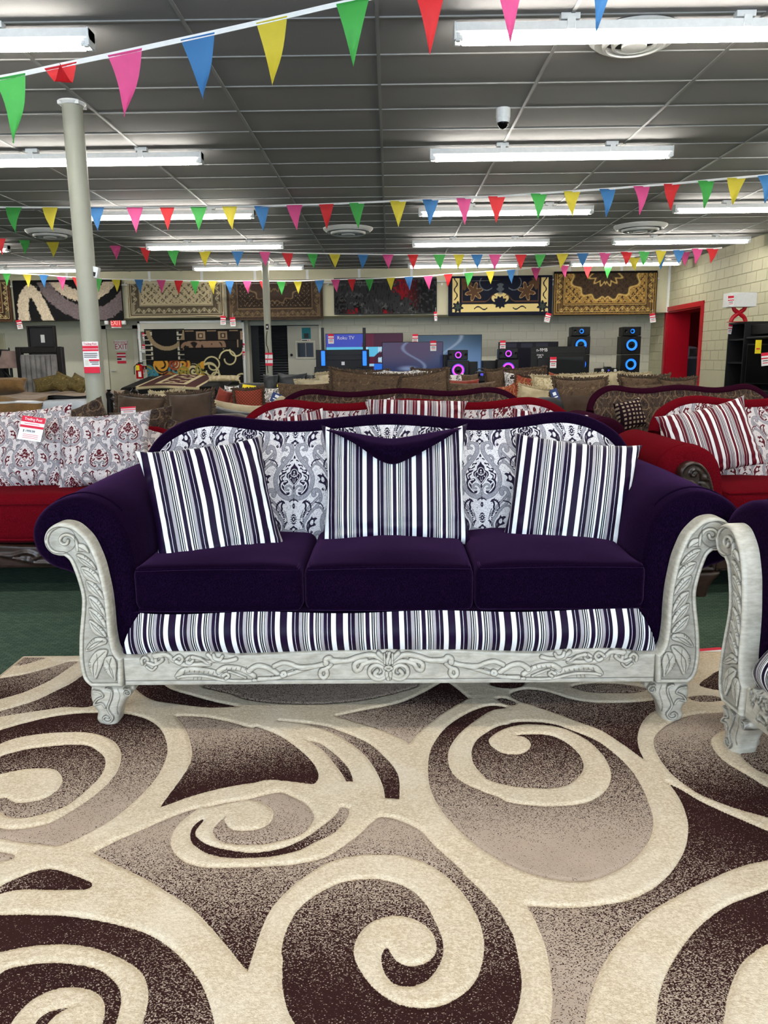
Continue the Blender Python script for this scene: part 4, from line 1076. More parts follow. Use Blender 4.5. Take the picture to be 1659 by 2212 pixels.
# ------------------------------------------------------------------ throw pillows
def pillow_mesh(w, h, th, n=48, seed=0, wr=1.0, sag=0.0):
    t = np.linspace(-1, 1, n); t = np.sign(t)*np.abs(t)**.85
    U, Vv = np.meshgrid(t, t, indexing='ij'); U = U.ravel(); Vv = Vv.ravel()
    k = np.clip((1-U**2)*(1-Vv**2), 0, 1)**.42
    px = U*(w/2)*(1-.10*(1-np.abs(Vv)**2.2)*np.abs(U)**3); pz = Vv*(h/2)*(1-.10*(1-np.abs(U)**2.2)*np.abs(Vv)**3)
    pz = pz - sag*(1-U**2)*np.clip(Vv, 0, 1)**2
    wri = (vnoise(U*2.1+seed*7.3+30, Vv*2.1+seed*3.1+30)-.5)*.16*th
    ed = np.maximum(np.abs(U), np.abs(Vv))
    wri2 = (vnoise(U*9+seed*2.3+20, Vv*9+seed+20)-.5)*.10*th*smoothstep(.5, .9, ed)*(1-smoothstep(.97, 1, ed))
    yf = -(th/2)*k + (wri*k + wri2)*wr; yb = (th/2)*k
    rip = (vnoise(np.arctan2(Vv, U)*5+seed, U*0+seed)-.5)*.012*wr*smoothstep(.93, 1, ed)
    V = np.concatenate([np.stack([px, yf+rip, pz], 1), np.stack([px, yb+rip+.001, pz], 1)])
    Fq = grid_faces(n, n); Fa = np.concatenate([Fq, Fq[:, ::-1]+n*n])
    # seam wall
    b = np.concatenate([np.arange(n)*n, (n-1)*n+np.arange(1, n), np.arange(n-2, -1, -1)*n+n-1, np.arange(n-2, 0, -1)])
    b2 = np.roll(b, -1)
    Fa = np.concatenate([Fa, np.stack([b2, b, b+n*n, b2+n*n], 1)])
    uv = np.stack([px, pz], 1)
    return V, Fa, np.concatenate([uv, uv])
def pillow(name, label, c, w, h, th=.15, lean=18, yaw=0, roll=0, mat='stripe_p', kind='stripe', n=48, group=None, seed=0, uvoff=(0, 0), trim=None, fringe=None, cat='pillow', wr=1.0, sag=0.0):
    """c: centre of the pillow; lean back (deg), yaw, roll about its face normal"""
    R = Matrix.Rotation(math.radians(yaw), 4, 'Z') @ Matrix.Rotation(math.radians(-lean), 4, 'X') @ Matrix.Rotation(math.radians(-roll), 4, 'Y')
    V, Fa, uv = pillow_mesh(w, h, th, n, seed, wr, sag)
    c = Vector(c)
    V = V @ np.array(R.to_3x3()).T
    base = V[:, 2].min()
    t = thing(name, label, cat, (c.x, c.y, c.z+base), 0, group)
    V[:, 2] -= base
    me = new_mesh('cover', V, Fa, M[mat])
    if kind == 'stripe': set_uv(me, uv+np.array(uvoff))
    elif kind == 'damask': damask(me, uv[:, 0]+uvoff[0], uv[:, 1]+uvoff[1], 1.8 if mat in ('pais_b', 'pais_tan', 'pais_olive', 'pais_coral') else 1.2 if mat == 'pais_r' else 1.0)
    o = link('cover', me, t, True)
    # outline in local space for piping / fringe
    if trim or fringe:
        loop = []
        m = 20
        for side in range(4):
            for k in range(m):
                a = -1+2*k/m
                U_, V_ = [(a, -1), (1, a), (-a, 1), (-1, -a)][side]
                x = U_*(w/2)*(1-.10*(1-abs(V_)**2.2)*abs(U_)**3); z = V_*(h/2)*(1-.10*(1-abs(U_)**2.2)*abs(V_)**3)
                loop.append(Vector((x, 0, z)))
        LP = [(R.to_3x3() @ p) - Vector((0, 0, base)) for p in loop]
        if trim: G().tube(LP, .006, 6, closed=True).build('piping', M[trim], t, local=True)
        if fringe:
            g_ = G(); rr_ = random.Random(seed)
            cen = Vector((0, 0, 0))
            per = LP+[LP[0]]; Lf = .035
            for i in range(len(LP)):
                for s_ in range(5):
                    a = per[i].lerp(per[i+1], (s_+rr_.random())/5)
                    ctr = Vector((0, 0, -base)); out = (a-ctr).normalized()
                    d = (out + Vector((rr_.uniform(-.35, .35), rr_.uniform(-.6, .3), rr_.uniform(-.35, .15)))).normalized()
                    sd = d.cross(Vector((0, 1, 0))).normalized()*.006
                    tip = a+d*Lf*rr_.uniform(.7, 1.2)
                    g_.add([a-sd, a+sd, tip+sd*.8, tip-sd*.8, (a+tip)/2+Vector((0, -.008, 0))], [(0, 1, 4), (1, 2, 4), (2, 3, 4), (3, 0, 4)])
            f_ = g_.build('fringe', M[fringe], t, smooth=False, local=True); f_['kind'] = 'stuff'
    return t

# ================================================================== HERO: purple sofa with its pillows
sofa('sofa', 'long dark purple chenille sofa with carved antique white frame on the swirl rug', (SFX, SFY, SFZ), 0)
sofa_pillow_grp = 'purple striped pillows on the purple sofa'
def pc_(px, py, Y): p = PY(px, py, Y); return (p.x, p.y, p.z)
pillow('throw_pillow', 'purple and white striped square pillow leaning in the left corner of the purple sofa', pc_(459, 1086, 2.74), .465, .465, .17, 26, 20, 5, group=sofa_pillow_grp, seed=1, uvoff=(.05, 0))
t_ = pillow('throw_pillow', 'largest purple and white striped pillow with purple flap in the sofa middle', pc_(853, 1045, 2.88), .565, .475, .18, 22, 0, 0, group=sofa_pillow_grp, seed=2, uvoff=(.12, 0), sag=.035)
pillow('throw_pillow', 'purple and white striped square pillow leaning in the right corner of the purple sofa', pc_(1234, 1066, 2.85), .475, .43, .17, 22, -8, -6, group=sofa_pillow_grp, seed=3, uvoff=(.02, 0))
# purple flap folded over the middle pillow
fp = [(700,928),(760,935),(805,943),(845,948),(885,943),(935,934),(998,924),(968,944),(930,966),(885,990),(850,1003),(815,992),(775,964),(735,942)]
fo = catmull(fp, True, 4, corners=(0, 6)); n_ = 26
lo_, hi_ = fo.min(0), fo.max(0)
gxs = np.linspace(lo_[0], hi_[0], 60); gys = np.linspace(lo_[1], hi_[1], 26)
pp = np.stack(np.meshgrid(gxs, gys, indexing='ij'), -1).reshape(-1, 2); ins_ = inside(pp, fo); q_ = grid_faces(60, 26); q_ = q_[ins_[q_].any(1)]
us = np.unique(q_); mp_ = -np.ones(len(pp), int); mp_[us] = np.arange(len(us)); q_ = mp_[q_]; pp = pp[us]; ii = ins_[us]
d_, nb_ = seg_dist(pp, fo, True, True); pp[~ii] = nb_[~ii]; d_[~ii] = 0
Vf = []
for (x, y), d0 in zip(pp, d_):
    k = (y-lo_[1])/(hi_[1]-lo_[1])
    yy = 2.89 + .045 - .13*min(1, k*1.9)**.7 - .028*min(1, d0/14)
    Vf.append(tuple(PY(x, y, yy)))
Vf = np.array(Vf); nf = len(Vf)
Vb = Vf + np.array((0, .014, 0))
e_ = np.concatenate([q_[:, [0, 1]], q_[:, [1, 2]], q_[:, [2, 3]], q_[:, [3, 0]]]); _, ix, ct = np.unique(np.sort(e_, 1), axis=0, return_index=True, return_counts=True); be_ = e_[ix[ct == 1]]
me = new_mesh('flap', np.concatenate([Vf, Vb]), np.concatenate([q_[:, ::-1], q_+nf, np.stack([be_[:, 0], be_[:, 1], be_[:, 1]+nf, be_[:, 0]+nf], 1)]), M['purple'])
link('flap', me, t_)
# ------------------------------------------------------------------ pennant bunting
FLC = {'g': srgb(70, 178, 82), 'y': srgb(222, 206, 62), 'b': srgb(62, 128, 192), 'p': srgb(226, 84, 150), 'r': srgb(222, 44, 52)}
def flagmat(k, c):
    n = NT('pennant_fabric_' + {'g': 'green', 'y': 'yellow', 'b': 'blue', 'p': 'pink', 'r': 'red'}[k])
    v = n.coord('Object'); f = n.noise(v, 25, 3)
    n.col(n.mix(f, c, tuple(x*0.75 for x in c[:3])+(1,))); n.set(Roughness=0.6, Specular_IOR_Level=0.3)
    n.bump(f, .25, .01)
    tr = n.t.nodes.new('ShaderNodeBsdfTranslucent'); tr.inputs[0].default_value = tuple(min(1, x*1.15+.05) for x in c[:3])+(1,)
    ms = n.t.nodes.new('ShaderNodeMixShader'); ms.inputs[0].default_value = .45
    n.l(n.b.outputs[0], ms.inputs[1]); n.l(tr.outputs[0], ms.inputs[2]); n.l(ms.outputs[0], n.o.inputs['Surface'])
    return n.m
FM = {k: flagmat(k, c) for k, c in FLC.items()}
M['cord'] = plain('white_bunting_tape', srgb(226, 226, 224)[:3], 0.7)
FW = {'g': 'green', 'y': 'yellow', 'b': 'blue', 'p': 'pink', 'r': 'red'}
def bunting(label, Y, flags, ends, w, h, seed):
    """flags: (px, py, colour); py = height of the tape there"""
    r = random.Random(seed)
    YF_ = Y if callable(Y) else (lambda x_: Y)
    pts_ = sorted([(e[0], e[1]) for e in ends] + [(f[0], f[1]) for f in flags])
    P3 = [PY(x, y, YF_(x)) for x, y in pts_]
    mid = P3[len(P3)//2]
    t = thing('pennant_bunting', label, 'bunting', (mid.x, mid.y, min(p.z for p in P3)-h), 0, 'strings of coloured pennants')
    path = catmull([tuple(p) for p in P3], False, 3)
    rib = G()
    V = []; Fc = []
    for p in path: V += [(p[0], p[1], p[2]+.012), (p[0], p[1], p[2]-.012), (p[0], p[1]+.004, p[2]-.012), (p[0], p[1]+.004, p[2]+.012)]
    for i in range(len(path)-1):
        for k in range(4): Fc.append((4*i+k, 4*i+(k+1) % 4, 4*i+4+(k+1) % 4, 4*i+4+k))
    rib.add(V, Fc).build('tape', M['cord'], t, smooth=False)
    for f in flags:
        fx, fy, c = f[:3]; kw = f[3] if len(f) > 3 else {}
        p = PY(fx, fy, YF_(fx)); ww = w*kw.get('w', r.uniform(.92, 1.06)); hh = h*kw.get('h', r.uniform(.94, 1.05))
        # slope of the tape here
        i = int(np.argmin([abs(q[0]-p.x) for q in path])); a = path[max(0, i-1)]; b = path[min(len(path)-1, i+1)]
        sl = (b[2]-a[2])/max(1e-6, b[0]-a[0])
        curl = r.uniform(-.05, .05); tip = r.uniform(-.12, .12); yaw = kw.get('yaw', r.uniform(-.35, .35))
        nu, nv = 7, 9; VV = []
        for v in range(nv):
            k = v/(nv-1)
            for u in range(nu):
                s = (u/(nu-1)-.5)*ww*(1-k*.985)
                x = s*math.cos(yaw*k) + tip*ww*k*k; y = -.003 + s*math.sin(yaw*k) + curl*math.sin(PI*k*1.2) + .012*math.sin(6*k+u*.8+seed)*k
                z = s*sl*(1-k) - hh*k
                if kw.get('fold'):                       # flipped-up pennant
                    z = s*sl - hh*.5*(k if k < .55 else 1.1-k) - .3*s*k; x += .35*ww*max(0, k-.3); y -= .05*k
                VV.append((p.x+x, p.y+y, p.z+z))
        FF = [(v*nu+u, v*nu+u+1, (v+1)*nu+u+1, (v+1)*nu+u) for v in range(nv-1) for u in range(nu-1)]
        o = G().add(VV, FF).build('pennant', FM[c], t)
        o['label'] = FW[c]+' pennant'
    return t
bunting('nearest string of large coloured pennants across the top of the room', 4.3,
    [(22,164,'g'),(131,141,'r',{'fold':1,'yaw':.4}),(270,112,'p'),(427,78,'b'),(587,42,'y'),(762,2,'g'),(930,-28,'r'),(1103,-62,'p'),(1300,-92,'b')], [(-160,195),(1500,-140)], .172, .315, 1)
xs2 = [30,108,208,291,361,429,496,565,636,705,771,860,930,1002,1073,1164,1236,1312,1386,1452,1525,1591,1657]
ys2 = [448,448,448,448,448,447,446,445,443,441,438,434,431,428,424,418,413,408,402,397,390,384,378]
c2 = 'gybprgybprgybprgybprgyb'
bunting('second string of pennants in front of the third row of strip lights', lambda x_: float(np.interp(x_, [0, 800, 1657], [10.7, 10.6, 9.2])), list(zip(xs2, ys2, c2)), [(-40,447),(1720,368)], .205, .305, 2)
xs3 = [0,52,113,180,249,314,374,443,513,572,621,675,723,784,838,892,949,991,1030,1069,1125,1167,1215,1259,1307,1353,1392,1428,1467,1506,1539]
ys3 = [514,517,521,525,529,534,541,543,543,544,546,547,548,549,550,550,550,550,550,550,550,549,548,547,546,544,543,541,540,537,537]
c3 = 'rgybprgybprgybprgybprgybprgybpr'
bunting('third string of small pennants ending at the right block wall', lambda x_: float(np.interp(x_, [-40, 0, 250, 450, 1300, 1560], [13.7, 13.9, 14.9, 15.6, 15.6, 15.1])), list(zip(xs3, ys3, c3)), [(-40,512),(1560,535)], .225, .275, 3)
xs4 = [14,58,95,132,165,211,250,300,348,386,421,459,496,534,570,607,643,690,725,760,798,844,883,925,968,1013,1059,1104,1158,1220,1270,1314,1371,1427,1481]
ys4 = [590,592,594,597,599,602,603,604,605,606,607,607,607,607,607,607,607,605,604,603,602,600,598,596,592,589,586,583,578,573,573,572,556,550,544]
c4 = 'gybprgybprgybprgybprgybprgybpprgybp'
bunting('farthest string of small pennants in front of the hanging rugs', lambda x_: float(np.interp(x_, [0, 1160, 1314, 1371, 1427, 1481, 1500], [18.1, 18.1, 17.6, 16.4, 16.0, 15.6, 15.5])), list(zip(xs4, ys4, c4)), [(-30,588),(1500,540)], .21, .29, 4)

# ------------------------------------------------------------------ more upholstery materials
M['brown'] = weave('brown_jacquard', srgb(62, 47, 36), srgb(86, 68, 50)); M['taupe'] = weave('taupe_suede', srgb(66, 52, 42), srgb(78, 62, 50))
M['cream'] = weave('cream_jacquard', srgb(168, 153, 122), srgb(192, 178, 148)); M['coral'] = weave('coral_jacquard', srgb(122, 48, 38), srgb(150, 70, 52))
M['olive'] = weave('olive_jacquard', srgb(92, 80, 42), srgb(124, 108, 60)); M['leather'] = plain('dark_grey_leather', srgb(46, 48, 52)[:3], 0.35, bump=.15)
M['darkleather'] = plain('black_leather', srgb(24, 25, 28)[:3], 0.6, bump=.15)
M['pais_bw'] = paisley('black_white_paisley', srgb(220, 214, 208), srgb(138, 136, 138), srgb(40, 34, 38), srgb(176, 170, 166))
M['pais_tan'] = paisley('tan_brown_paisley', srgb(78, 60, 44), srgb(92, 73, 52), srgb(60, 45, 34), srgb(88, 69, 50))
M['pais_coral'] = paisley('coral_gold_paisley', srgb(130, 48, 38), srgb(158, 108, 62), srgb(100, 30, 28), srgb(148, 76, 50))
M['pais_olive'] = paisley('olive_gold_paisley', srgb(92, 79, 42), srgb(110, 94, 54), srgb(72, 60, 32), srgb(104, 88, 48))
M['pais_cream'] = paisley('cream_leaf_paisley', srgb(182, 168, 136), srgb(154, 138, 104), srgb(160, 144, 110), srgb(192, 180, 152))
def lattice(name, a, b, scale=38, thr=.3, rot=PI/4):
    n = NT(name); v = n.t.nodes.new('ShaderNodeUVMap'); v.uv_map = 'UVMap'
    mp = n.t.nodes.new('ShaderNodeMapping'); mp.inputs['Scale'].default_value = (scale, scale, 1); mp.inputs['Rotation'].default_value = (0, 0, rot); n.l(v.outputs[0], mp.inputs['Vector'])
    sp = n.t.nodes.new('ShaderNodeSeparateXYZ'); n.l(mp.outputs[0], sp.inputs[0])
    fx = n.math('GREATER_THAN', n.math('FRACT', n.math('ADD', sp.outputs[0], 50)), thr); fy = n.math('GREATER_THAN', n.math('FRACT', n.math('ADD', sp.outputs[1], 50)), thr)
    n.col(n.mix(n.math('MULTIPLY', fx, fy), a, b)); n.set(Roughness=.85, Specular_IOR_Level=.15); n.bump(n.noise(n.coord('Object'), 200, 2), .2, .003)
    return n.m
M['lat_coral'] = lattice('coral_lattice_fabric', srgb(88, 44, 28), srgb(146, 62, 46), 46); M['lat_maroon'] = lattice('maroon_check_fabric', srgb(26, 8, 16), srgb(150, 132, 112), 32, .5, .1)
M['fr_brown'] = weave('brown_fringe', srgb(62, 46, 34), srgb(106, 82, 58)); M['fr_cream'] = weave('cream_fringe', srgb(166, 150, 116), srgb(194, 180, 148))
def px_at(Y): return Y*1.0/F_PX
def pil(label, box, Y, mat, kind='damask', lean=15, yaw=0, roll=0, th=.16, fringe=None, seed=0, group=None, n=32, uvoff=(0, 0), trim=None, grow=1.0, name='throw_pillow', rest=.50):
    """pillow filling the picture box (x0,y0,x1,y1) at distance Y (sizes in metres follow from the distance)"""
    x0, y0, x1, y1 = box; a = PY(x0, (y0+y1)/2, Y); b = PY(x1, (y0+y1)/2, Y); c = PY((x0+x1)/2, y0, Y); d = PY((x0+x1)/2, y1, Y)
    if Y > 6.8: d.z = min(d.z, rest) if rest <= .5 else rest
    w = (b.x-a.x)*grow; h = (c.z-d.z)*grow/max(.5, math.cos(math.radians(lean)))
    return pillow(name, label, (a.lerp(b, .5).x, Y, (c.z+d.z)/2), w, h, th, lean, yaw, roll, mat, kind, n, group, seed, uvoff, trim, fringe)

# ------------------------------------------------------------------ purple armchair at the right edge
pa = PZ(1613, 1628, SFZ)
ch_rot = math.radians(-84)
CH_DX = -.52
loc_foot = Vector((-.935-CH_DX, .045, 0))
Rz = Matrix.Rotation(ch_rot, 3, 'Z')
cl = Vector((pa.x, pa.y+.03, SFZ)) - Rz @ loc_foot; cl.z = SFZ
sofa('armchair', 'dark purple armchair with carved antique white arm cut off by the right edge', tuple(cl), ch_rot, dx=CH_DX, cush=1, cat='armchair')

# ------------------------------------------------------------------ red sofas behind
sofa('sofa', 'red sofa with red and white paisley back directly behind the purple sofa', (.10, 3.78, 0), 0, 'red', 'pais_r', 'stripe_r', 'wood_d', res=.6)
RSX, RSY, RSR = 2.51, 3.80, math.radians(3)
sofa('sofa', 'red sofa with dark carved wood at the right edge of the picture', (RSX, RSY, 0), RSR, 'red', 'pais_r', 'stripe_r', 'wood_d', res=.95, damask_off=.1)
gr_ = 'red striped pillows on the red sofas'
pillow('throw_pillow', 'red and white striped pillow leaning on the red sofa at right', pc_(1534, 951, 4.22), .50, .40, .15, 22, -4, 14, 'stripe_r', group=gr_, seed=11, uvoff=(.03, 0))
pillow('throw_pillow', 'folded red striped pillow peeking over the middle of the purple sofa', pc_(900, 905, 4.22), .56, .22, .16, 25, 0, -2, 'stripe_r', group=gr_, seed=12)
pillow('throw_pillow', 'small hump of red striped pillow beside the folded one', pc_(828, 902, 4.3), .17, .22, .14, 20, 0, 10, 'stripe_r', group=gr_, seed=13, n=32)
pillow('throw_pillow', 'red striped pillow peeking over the left hump of the purple sofa', pc_(632, 963, 4.2), .40, .36, .15, 20, 0, 10, 'stripe_r', group=gr_, seed=14)
pillow('throw_pillow', 'red striped pillow peeking over the right hump of the purple sofa', pc_(1185, 954, 4.15), .42, .34, .15, 20, 0, -6, 'stripe_r', group=gr_, seed=15)

# red chaise at the left
t = thing('chaise', 'red chaise with dark carved rail and paisley pillows at the left edge', 'chaise', (-2.35, 4.3, 0))
cx0, cx1 = -3.55, -1.18
Vc, Fc = rbox(cx0, cx1, 3.86, 4.75, .275, .53, .05, 22, .03, .01, 3); me = new_mesh('seat', Vc, Fc, M['red']); s_ = link('seat', me, t)
for zz in (.488, .30): G().tube([(cx0+.03, 3.858, zz), ((cx0+cx1)/2, 3.846, zz+.006), (cx1-.03, 3.858, zz)], .006, 6).build('piping', M['red'], s_)
V_, F_, g_ = RAIL_LO; V2 = V_.copy(); V2[:, 0] = V2[:, 0]*((cx1-cx0)/2/abs(RHALF))+(cx0+cx1)/2; V2[:, 1] += 3.87; V2[:, 2] = (V2[:, 2]-.14)*1.05+.155
me = new_mesh('carved_rail', V2, F_, M['wood_d'], True, 60); attr(me, 'glaze', g_); link('carved_rail', me, t)
for x in (cx0+.12, cx1-.1):
    G().lathe([(.03, 0), (.035, .03), (.05, .1), (.06, .17)], (x, 3.93, 0), 16).build('leg', M['wood_d'], t); G().lathe([(.03, 0), (.06, .2)], (x, 4.65, 0), 12).build('leg', M['wood_d'], t)
nu, nv = 150, 40
Uu, Vv = np.meshgrid(np.linspace(cx0, cx1, nu), np.linspace(0, 1, nv), indexing='ij')
tz = .80-.09*smoothstep(-1.5, -1.18, Uu)
P = np.stack([Uu, 4.52+.2*Vv-.05*np.sin(PI*Vv), .45+(tz-.45)*Vv], -1).reshape(-1, 3)
me = new_mesh('back_panel', P, grid_faces(nu, nv), M['pais_r']); damask(me, P[:, 0], P[:, 2]); link('back_panel', me, t)
pathb = [(x, 4.74, float(.80-.09*smoothstep(-1.5, -1.18, np.array(x)))-.02) for x in np.linspace(cx0, cx1, 20)]
G().tube(pathb, .035, 10).build('back_roll', M['red'], t)
G().prism([(cx0, .28), (cx1, .28), (cx1, .70), (-1.5, .78), (cx0, .78)], 4.74, 4.82).build('back_shell', M['red'], t)
g2 = 'red paisley pillows on the red chaise'
pA = pil('red and grey paisley pillow carrying a price card on the red chaise', (-30, 888, 152, 1050), 4.18, 'pais_r', lean=20, yaw=0, roll=5, th=.17, seed=21, group=g2, n=120, uvoff=(-.02, .06), grow=1.08)
pB = pil('red and grey paisley pillow beside the purple arm on the red chaise', (128, 898, 322, 1045), 4.14, 'pais_r', lean=20, yaw=0, roll=3, th=.17, seed=22, group=g2, n=120, uvoff=(0, .05), grow=1.06)

# ------------------------------------------------------------------ price cards
def text_mesh(body, size, mat, name='lettering', extrude=.0006, align='CENTER'):
    cu = bpy.data.curves.new(name, 'FONT'); cu.body = body; cu.size = size; cu.align_x = align; cu.align_y = 'CENTER'; cu.extrude = extrude; cu.resolution_u = 2
    o = bpy.data.objects.new(name, cu); COL.objects.link(o)
    bpy.context.view_layer.update()
    me = bpy.data.meshes.new_from_object(o.evaluated_get(bpy.context.evaluated_depsgraph_get()))
    bpy.data.objects.remove(o); bpy.data.curves.remove(cu)
    me.materials.clear(); me.materials.append(mat)
    return me
def lettering(body, size, mat, parent, M4, sx=1.0, name='lettering'):
    """text upright in the XZ plane facing -Y, placed with M4 (world), then made a child"""
    me = text_mesh(body, size, mat, name)
    me.transform(M4 @ Matrix.Rotation(PI/2, 4, 'X') @ Matrix.Diagonal((sx, 1, 1, 1)))
    return link(name, me, parent)
def price_card(label, px, py, Y, w, h, roll=0, lean=0, yaw=0, big=False, name='price_card', grp='red and white price cards', string=0):
    """hanging price card; (px,py) is its centre"""
    c = PY(px, py, Y)
    R = Matrix.Translation(c) @ Matrix.Rotation(math.radians(yaw), 4, 'Z') @ Matrix.Rotation(math.radians(-lean), 4, 'X') @ Matrix.Rotation(math.radians(-roll), 4, 'Y')
    t = thing(name, label, 'price tag', (c.x, c.y, c.z-h/2), 0, grp)
    G().box(-w/2, w/2, 0, .0015, -h/2, h/2).xf(R).build('card', M['white'], t, smooth=False)
    if string: G().tube([(c.x, c.y+.001, c.z+h*.48), (c.x, c.y+.02, c.z+h*.48+string)], .003, 5).build('string', M['white'], t)
    G().box(-w/2, w/2, -.0012, 0, h*.26, h/2).xf(R).build('red_header', M['tagred'], t, smooth=False)
    G().box(-w/2, w/2, -.0012, 0, h*.02, h*.12).xf(R).build('red_band', M['tagred'], t, smooth=False)
    if big:
        lettering('Trading Post', h*.16, M['white'], t, R @ Matrix.Translation((0, -.002, h*.38)), .9)
        lettering('$ 1999.99', h*.14, M['ink'], t, R @ Matrix.Translation((-.01, -.001, -h*.12)), .9)
        for k in range(3): G().box(-w*.3, w*.35, -.0008, 0, -h*(.26+.07*k)-.001, -h*(.26+.07*k)+.001).xf(R).build('print_line', M['tagred'], t, smooth=False)
        G().box(-w*.35, w*.3, -.0008, 0, h*.18, h*.2).xf(R).build('print_line', M['tagred'], t, smooth=False)
    else:
        for k in range(2): G().box(-w*.34, w*.34, -.0008, 0, -h*(.12+.16*k)-h*.03, -h*(.12+.16*k)+h*.03).xf(R).build('print_line', M['tagred'] if k else M['darkgrey'], t, smooth=False)
    return t
price_card('large price card with red header resting on the left paisley pillow', 68, 926, 4.00, .125, .128, -9, 22, 0, True)

# ------------------------------------------------------------------ maroon sofas and the brown ones behind
sofa('sofa', 'maroon sofa with brown paisley back behind the middle red sofa', (.08, 5.42, 0), 0, 'maroon', 'pais_b', 'stripe_r', 'wood_d', res=.5)
sofa('loveseat', 'maroon loveseat with brown paisley back behind the right red sofa', (2.36, 5.55, 0), math.radians(2), 'maroon', 'pais_b', 'stripe_r', 'wood_d', dx=-.22, cush=2, res=.6, cat='sofa')
pil('maroon check pillow in the corner of the maroon loveseat', (1330, 864, 1392, 928), 5.95, 'lat_maroon', 'stripe', 18, 8, 12, seed=31)
def gsofa(label, cx, y0, w, mat, depth=.92, backz=.82, seatz=.46, name='sofa', curve=False):
    t = thing(name, label, 'sofa', (cx, y0+depth/2, 0))
    def piece(nm, x0, x1, y0_, y1_, z0, z1, r, crown=0, m=None, seed=0):
        Vc, Fc = rbox(x0, x1, y0_, y1_, z0, z1, r, 12, crown, .01, seed); return link(nm, new_mesh(nm, Vc, Fc, m or M[mat]), t)
    a = cx-w/2; b = cx+w/2
    piece('base', a+.05, b-.05, y0+.06, y0+depth-.05, .1, .32, .03)
    for s in (a, b-.24): piece('arm', s, s+.24, y0, y0+depth-.04, .1, .64, .11)
    piece('back', a+.06, b-.06, y0+depth-.26, y0+depth, .12, backz, .1)
    n_ = 3 if w > 1.7 else 2
    for k in range(n_):
        u0 = a+.24+(w-.48)*k/n_; u1 = a+.24+(w-.48)*(k+1)/n_
        piece('seat_cushion', u0, u1, y0+.02, y0+depth-.24, .31, seatz, .05, .03, seed=k)
    for x in (a+.12, b-.12):
        for y in (y0+.1, y0+depth-.1): G().lathe([(.025, 0), (.035, .11)], (x, y, 0), 10).build('foot', M['black'], t)
    return t
gsofa('maroon sofa piled with brown paisley pillows behind the red chaise', -2.25, 4.95, 2.3, 'maroon', backz=.70)
g3 = 'brown paisley pillows behind the red chaise'
pil('brown paisley pillow corner standing up left of the larger brown paisley pillow', (140, 872, 240, 960), 5.30, 'pais_b', 'damask', 14, 0, 24, seed=32, group=g3, n=48)
pil('large brown paisley pillow between the red chaise and the purple sofa', (238, 884, 378, 972), 5.20, 'pais_b', 'damask', 14, 0, 6, seed=33, group=g3, n=48)
pil('dark brown paisley pillow half hidden by the purple crest', (352, 912, 440, 985), 5.15, 'pais_b', 'damask', 14, 0, -14, seed=34, group=g3, n=40)
price_card('small red tag lying on the brown paisley pillow', 277, 886, 5.125, .098, .045, 3, 10, 0)
gsofa('brown sofa with big brown jacquard pillows behind the middle maroon sofa', -.02, 7.42, 2.25, 'taupe')
g4 = 'big brown jacquard pillows on the brown sofa'
pil('brown jacquard pillow at the left end of the middle brown sofa', (598, 826, 728, 895), 7.95, 'pais_tan', lean=12, seed=41, group=g4, fringe=None, n=40)
pil('tall brown jacquard pillow tilted left with dark fringe in the middle', (708, 803, 860, 900), 7.80, 'pais_tan', lean=12, roll=-6, seed=42, group=g4, fringe='fr_brown', n=40)
pil('tall brown jacquard pillow tilted right with dark fringe in the middle', (846, 806, 975, 900), 7.85, 'pais_tan', lean=12, roll=7, seed=43, group=g4, fringe='fr_brown', n=40)
pil('low brown jacquard pillow at the right end of the middle brown sofa', (955, 824, 1072, 895), 7.95, 'pais_tan', lean=12, seed=44, group=g4, n=40)
gsofa('brown sofa with fringed jacquard pillows behind the maroon loveseat', 2.66, 7.0, 1.85, 'taupe', backz=.80)
g5 = 'fringed brown pillows on the right brown sofa'
pil('fringed brown pillow at the left end above the plain taupe cushion', (1198, 817, 1312, 868), 7.35, 'pais_tan', lean=12, seed=51, group=g5, fringe='fr_brown', n=40)
pil('plain taupe cushion under the left fringed brown pillow', (1192, 848, 1330, 930), 7.30, 'taupe', 'plain', 14, seed=52, n=24, fringe='fr_brown')
pil('wide low brown pillow in the middle of the right brown sofa', (1272, 830, 1436, 885), 7.42, 'pais_tan', lean=14, seed=53, group=g5, n=40)
pil('brown pillow behind the wide one with a dark fringe on top', (1340, 812, 1446, 880), 7.62, 'pais_tan', lean=12, seed=54, group=g5, fringe='fr_brown', n=32)
pil('brown pillow at the right end in front of the red doorway', (1426, 818, 1504, 880), 7.45, 'pais_tan', lean=12, seed=55, group=g5, fringe='fr_brown', n=32)
# left: fringed brown, taupe, coral group, cream and leather
gsofa('brown sofa under the taupe and fringed pillows at left', -1.80, 6.0, 1.28, 'brown', backz=.74)
pil('plain brown pillow with thick frayed fringe along its top', (250, 856, 356, 930), 6.55, 'brown', 'plain', 12, 0, -5, seed=61, fringe='fr_brown', n=24)
pil('large plain taupe pillow with fringed edge left of the coral pillows', (366, 848, 462, 955), 6.35, 'taupe', 'plain', 14, 0, 4, seed=62, fringe='fr_brown', n=24)
gsofa('cream and leather sofa holding the coral pillows', -2.05, 7.72, 1.5, 'cream', backz=.78)
pil('plain cream pillow behind the fringed brown one', (330, 846, 400, 900), 6.95, 'cream', 'plain', 12, 0, 6, seed=63, fringe='fr_cream', n=24)
G_coral = 'coral pillows on the cream sofa'
pil('plain coral pillow at the left of the coral group', (458, 838, 492, 900), 8.05, 'coral', 'plain', 10, 0, -20, seed=64, group=G_coral, n=24)
pil('coral pillow with gold leaf pattern behind the lattice one', (472, 846, 525, 905), 8.1, 'pais_coral', lean=10, seed=65, group=G_coral, n=32)
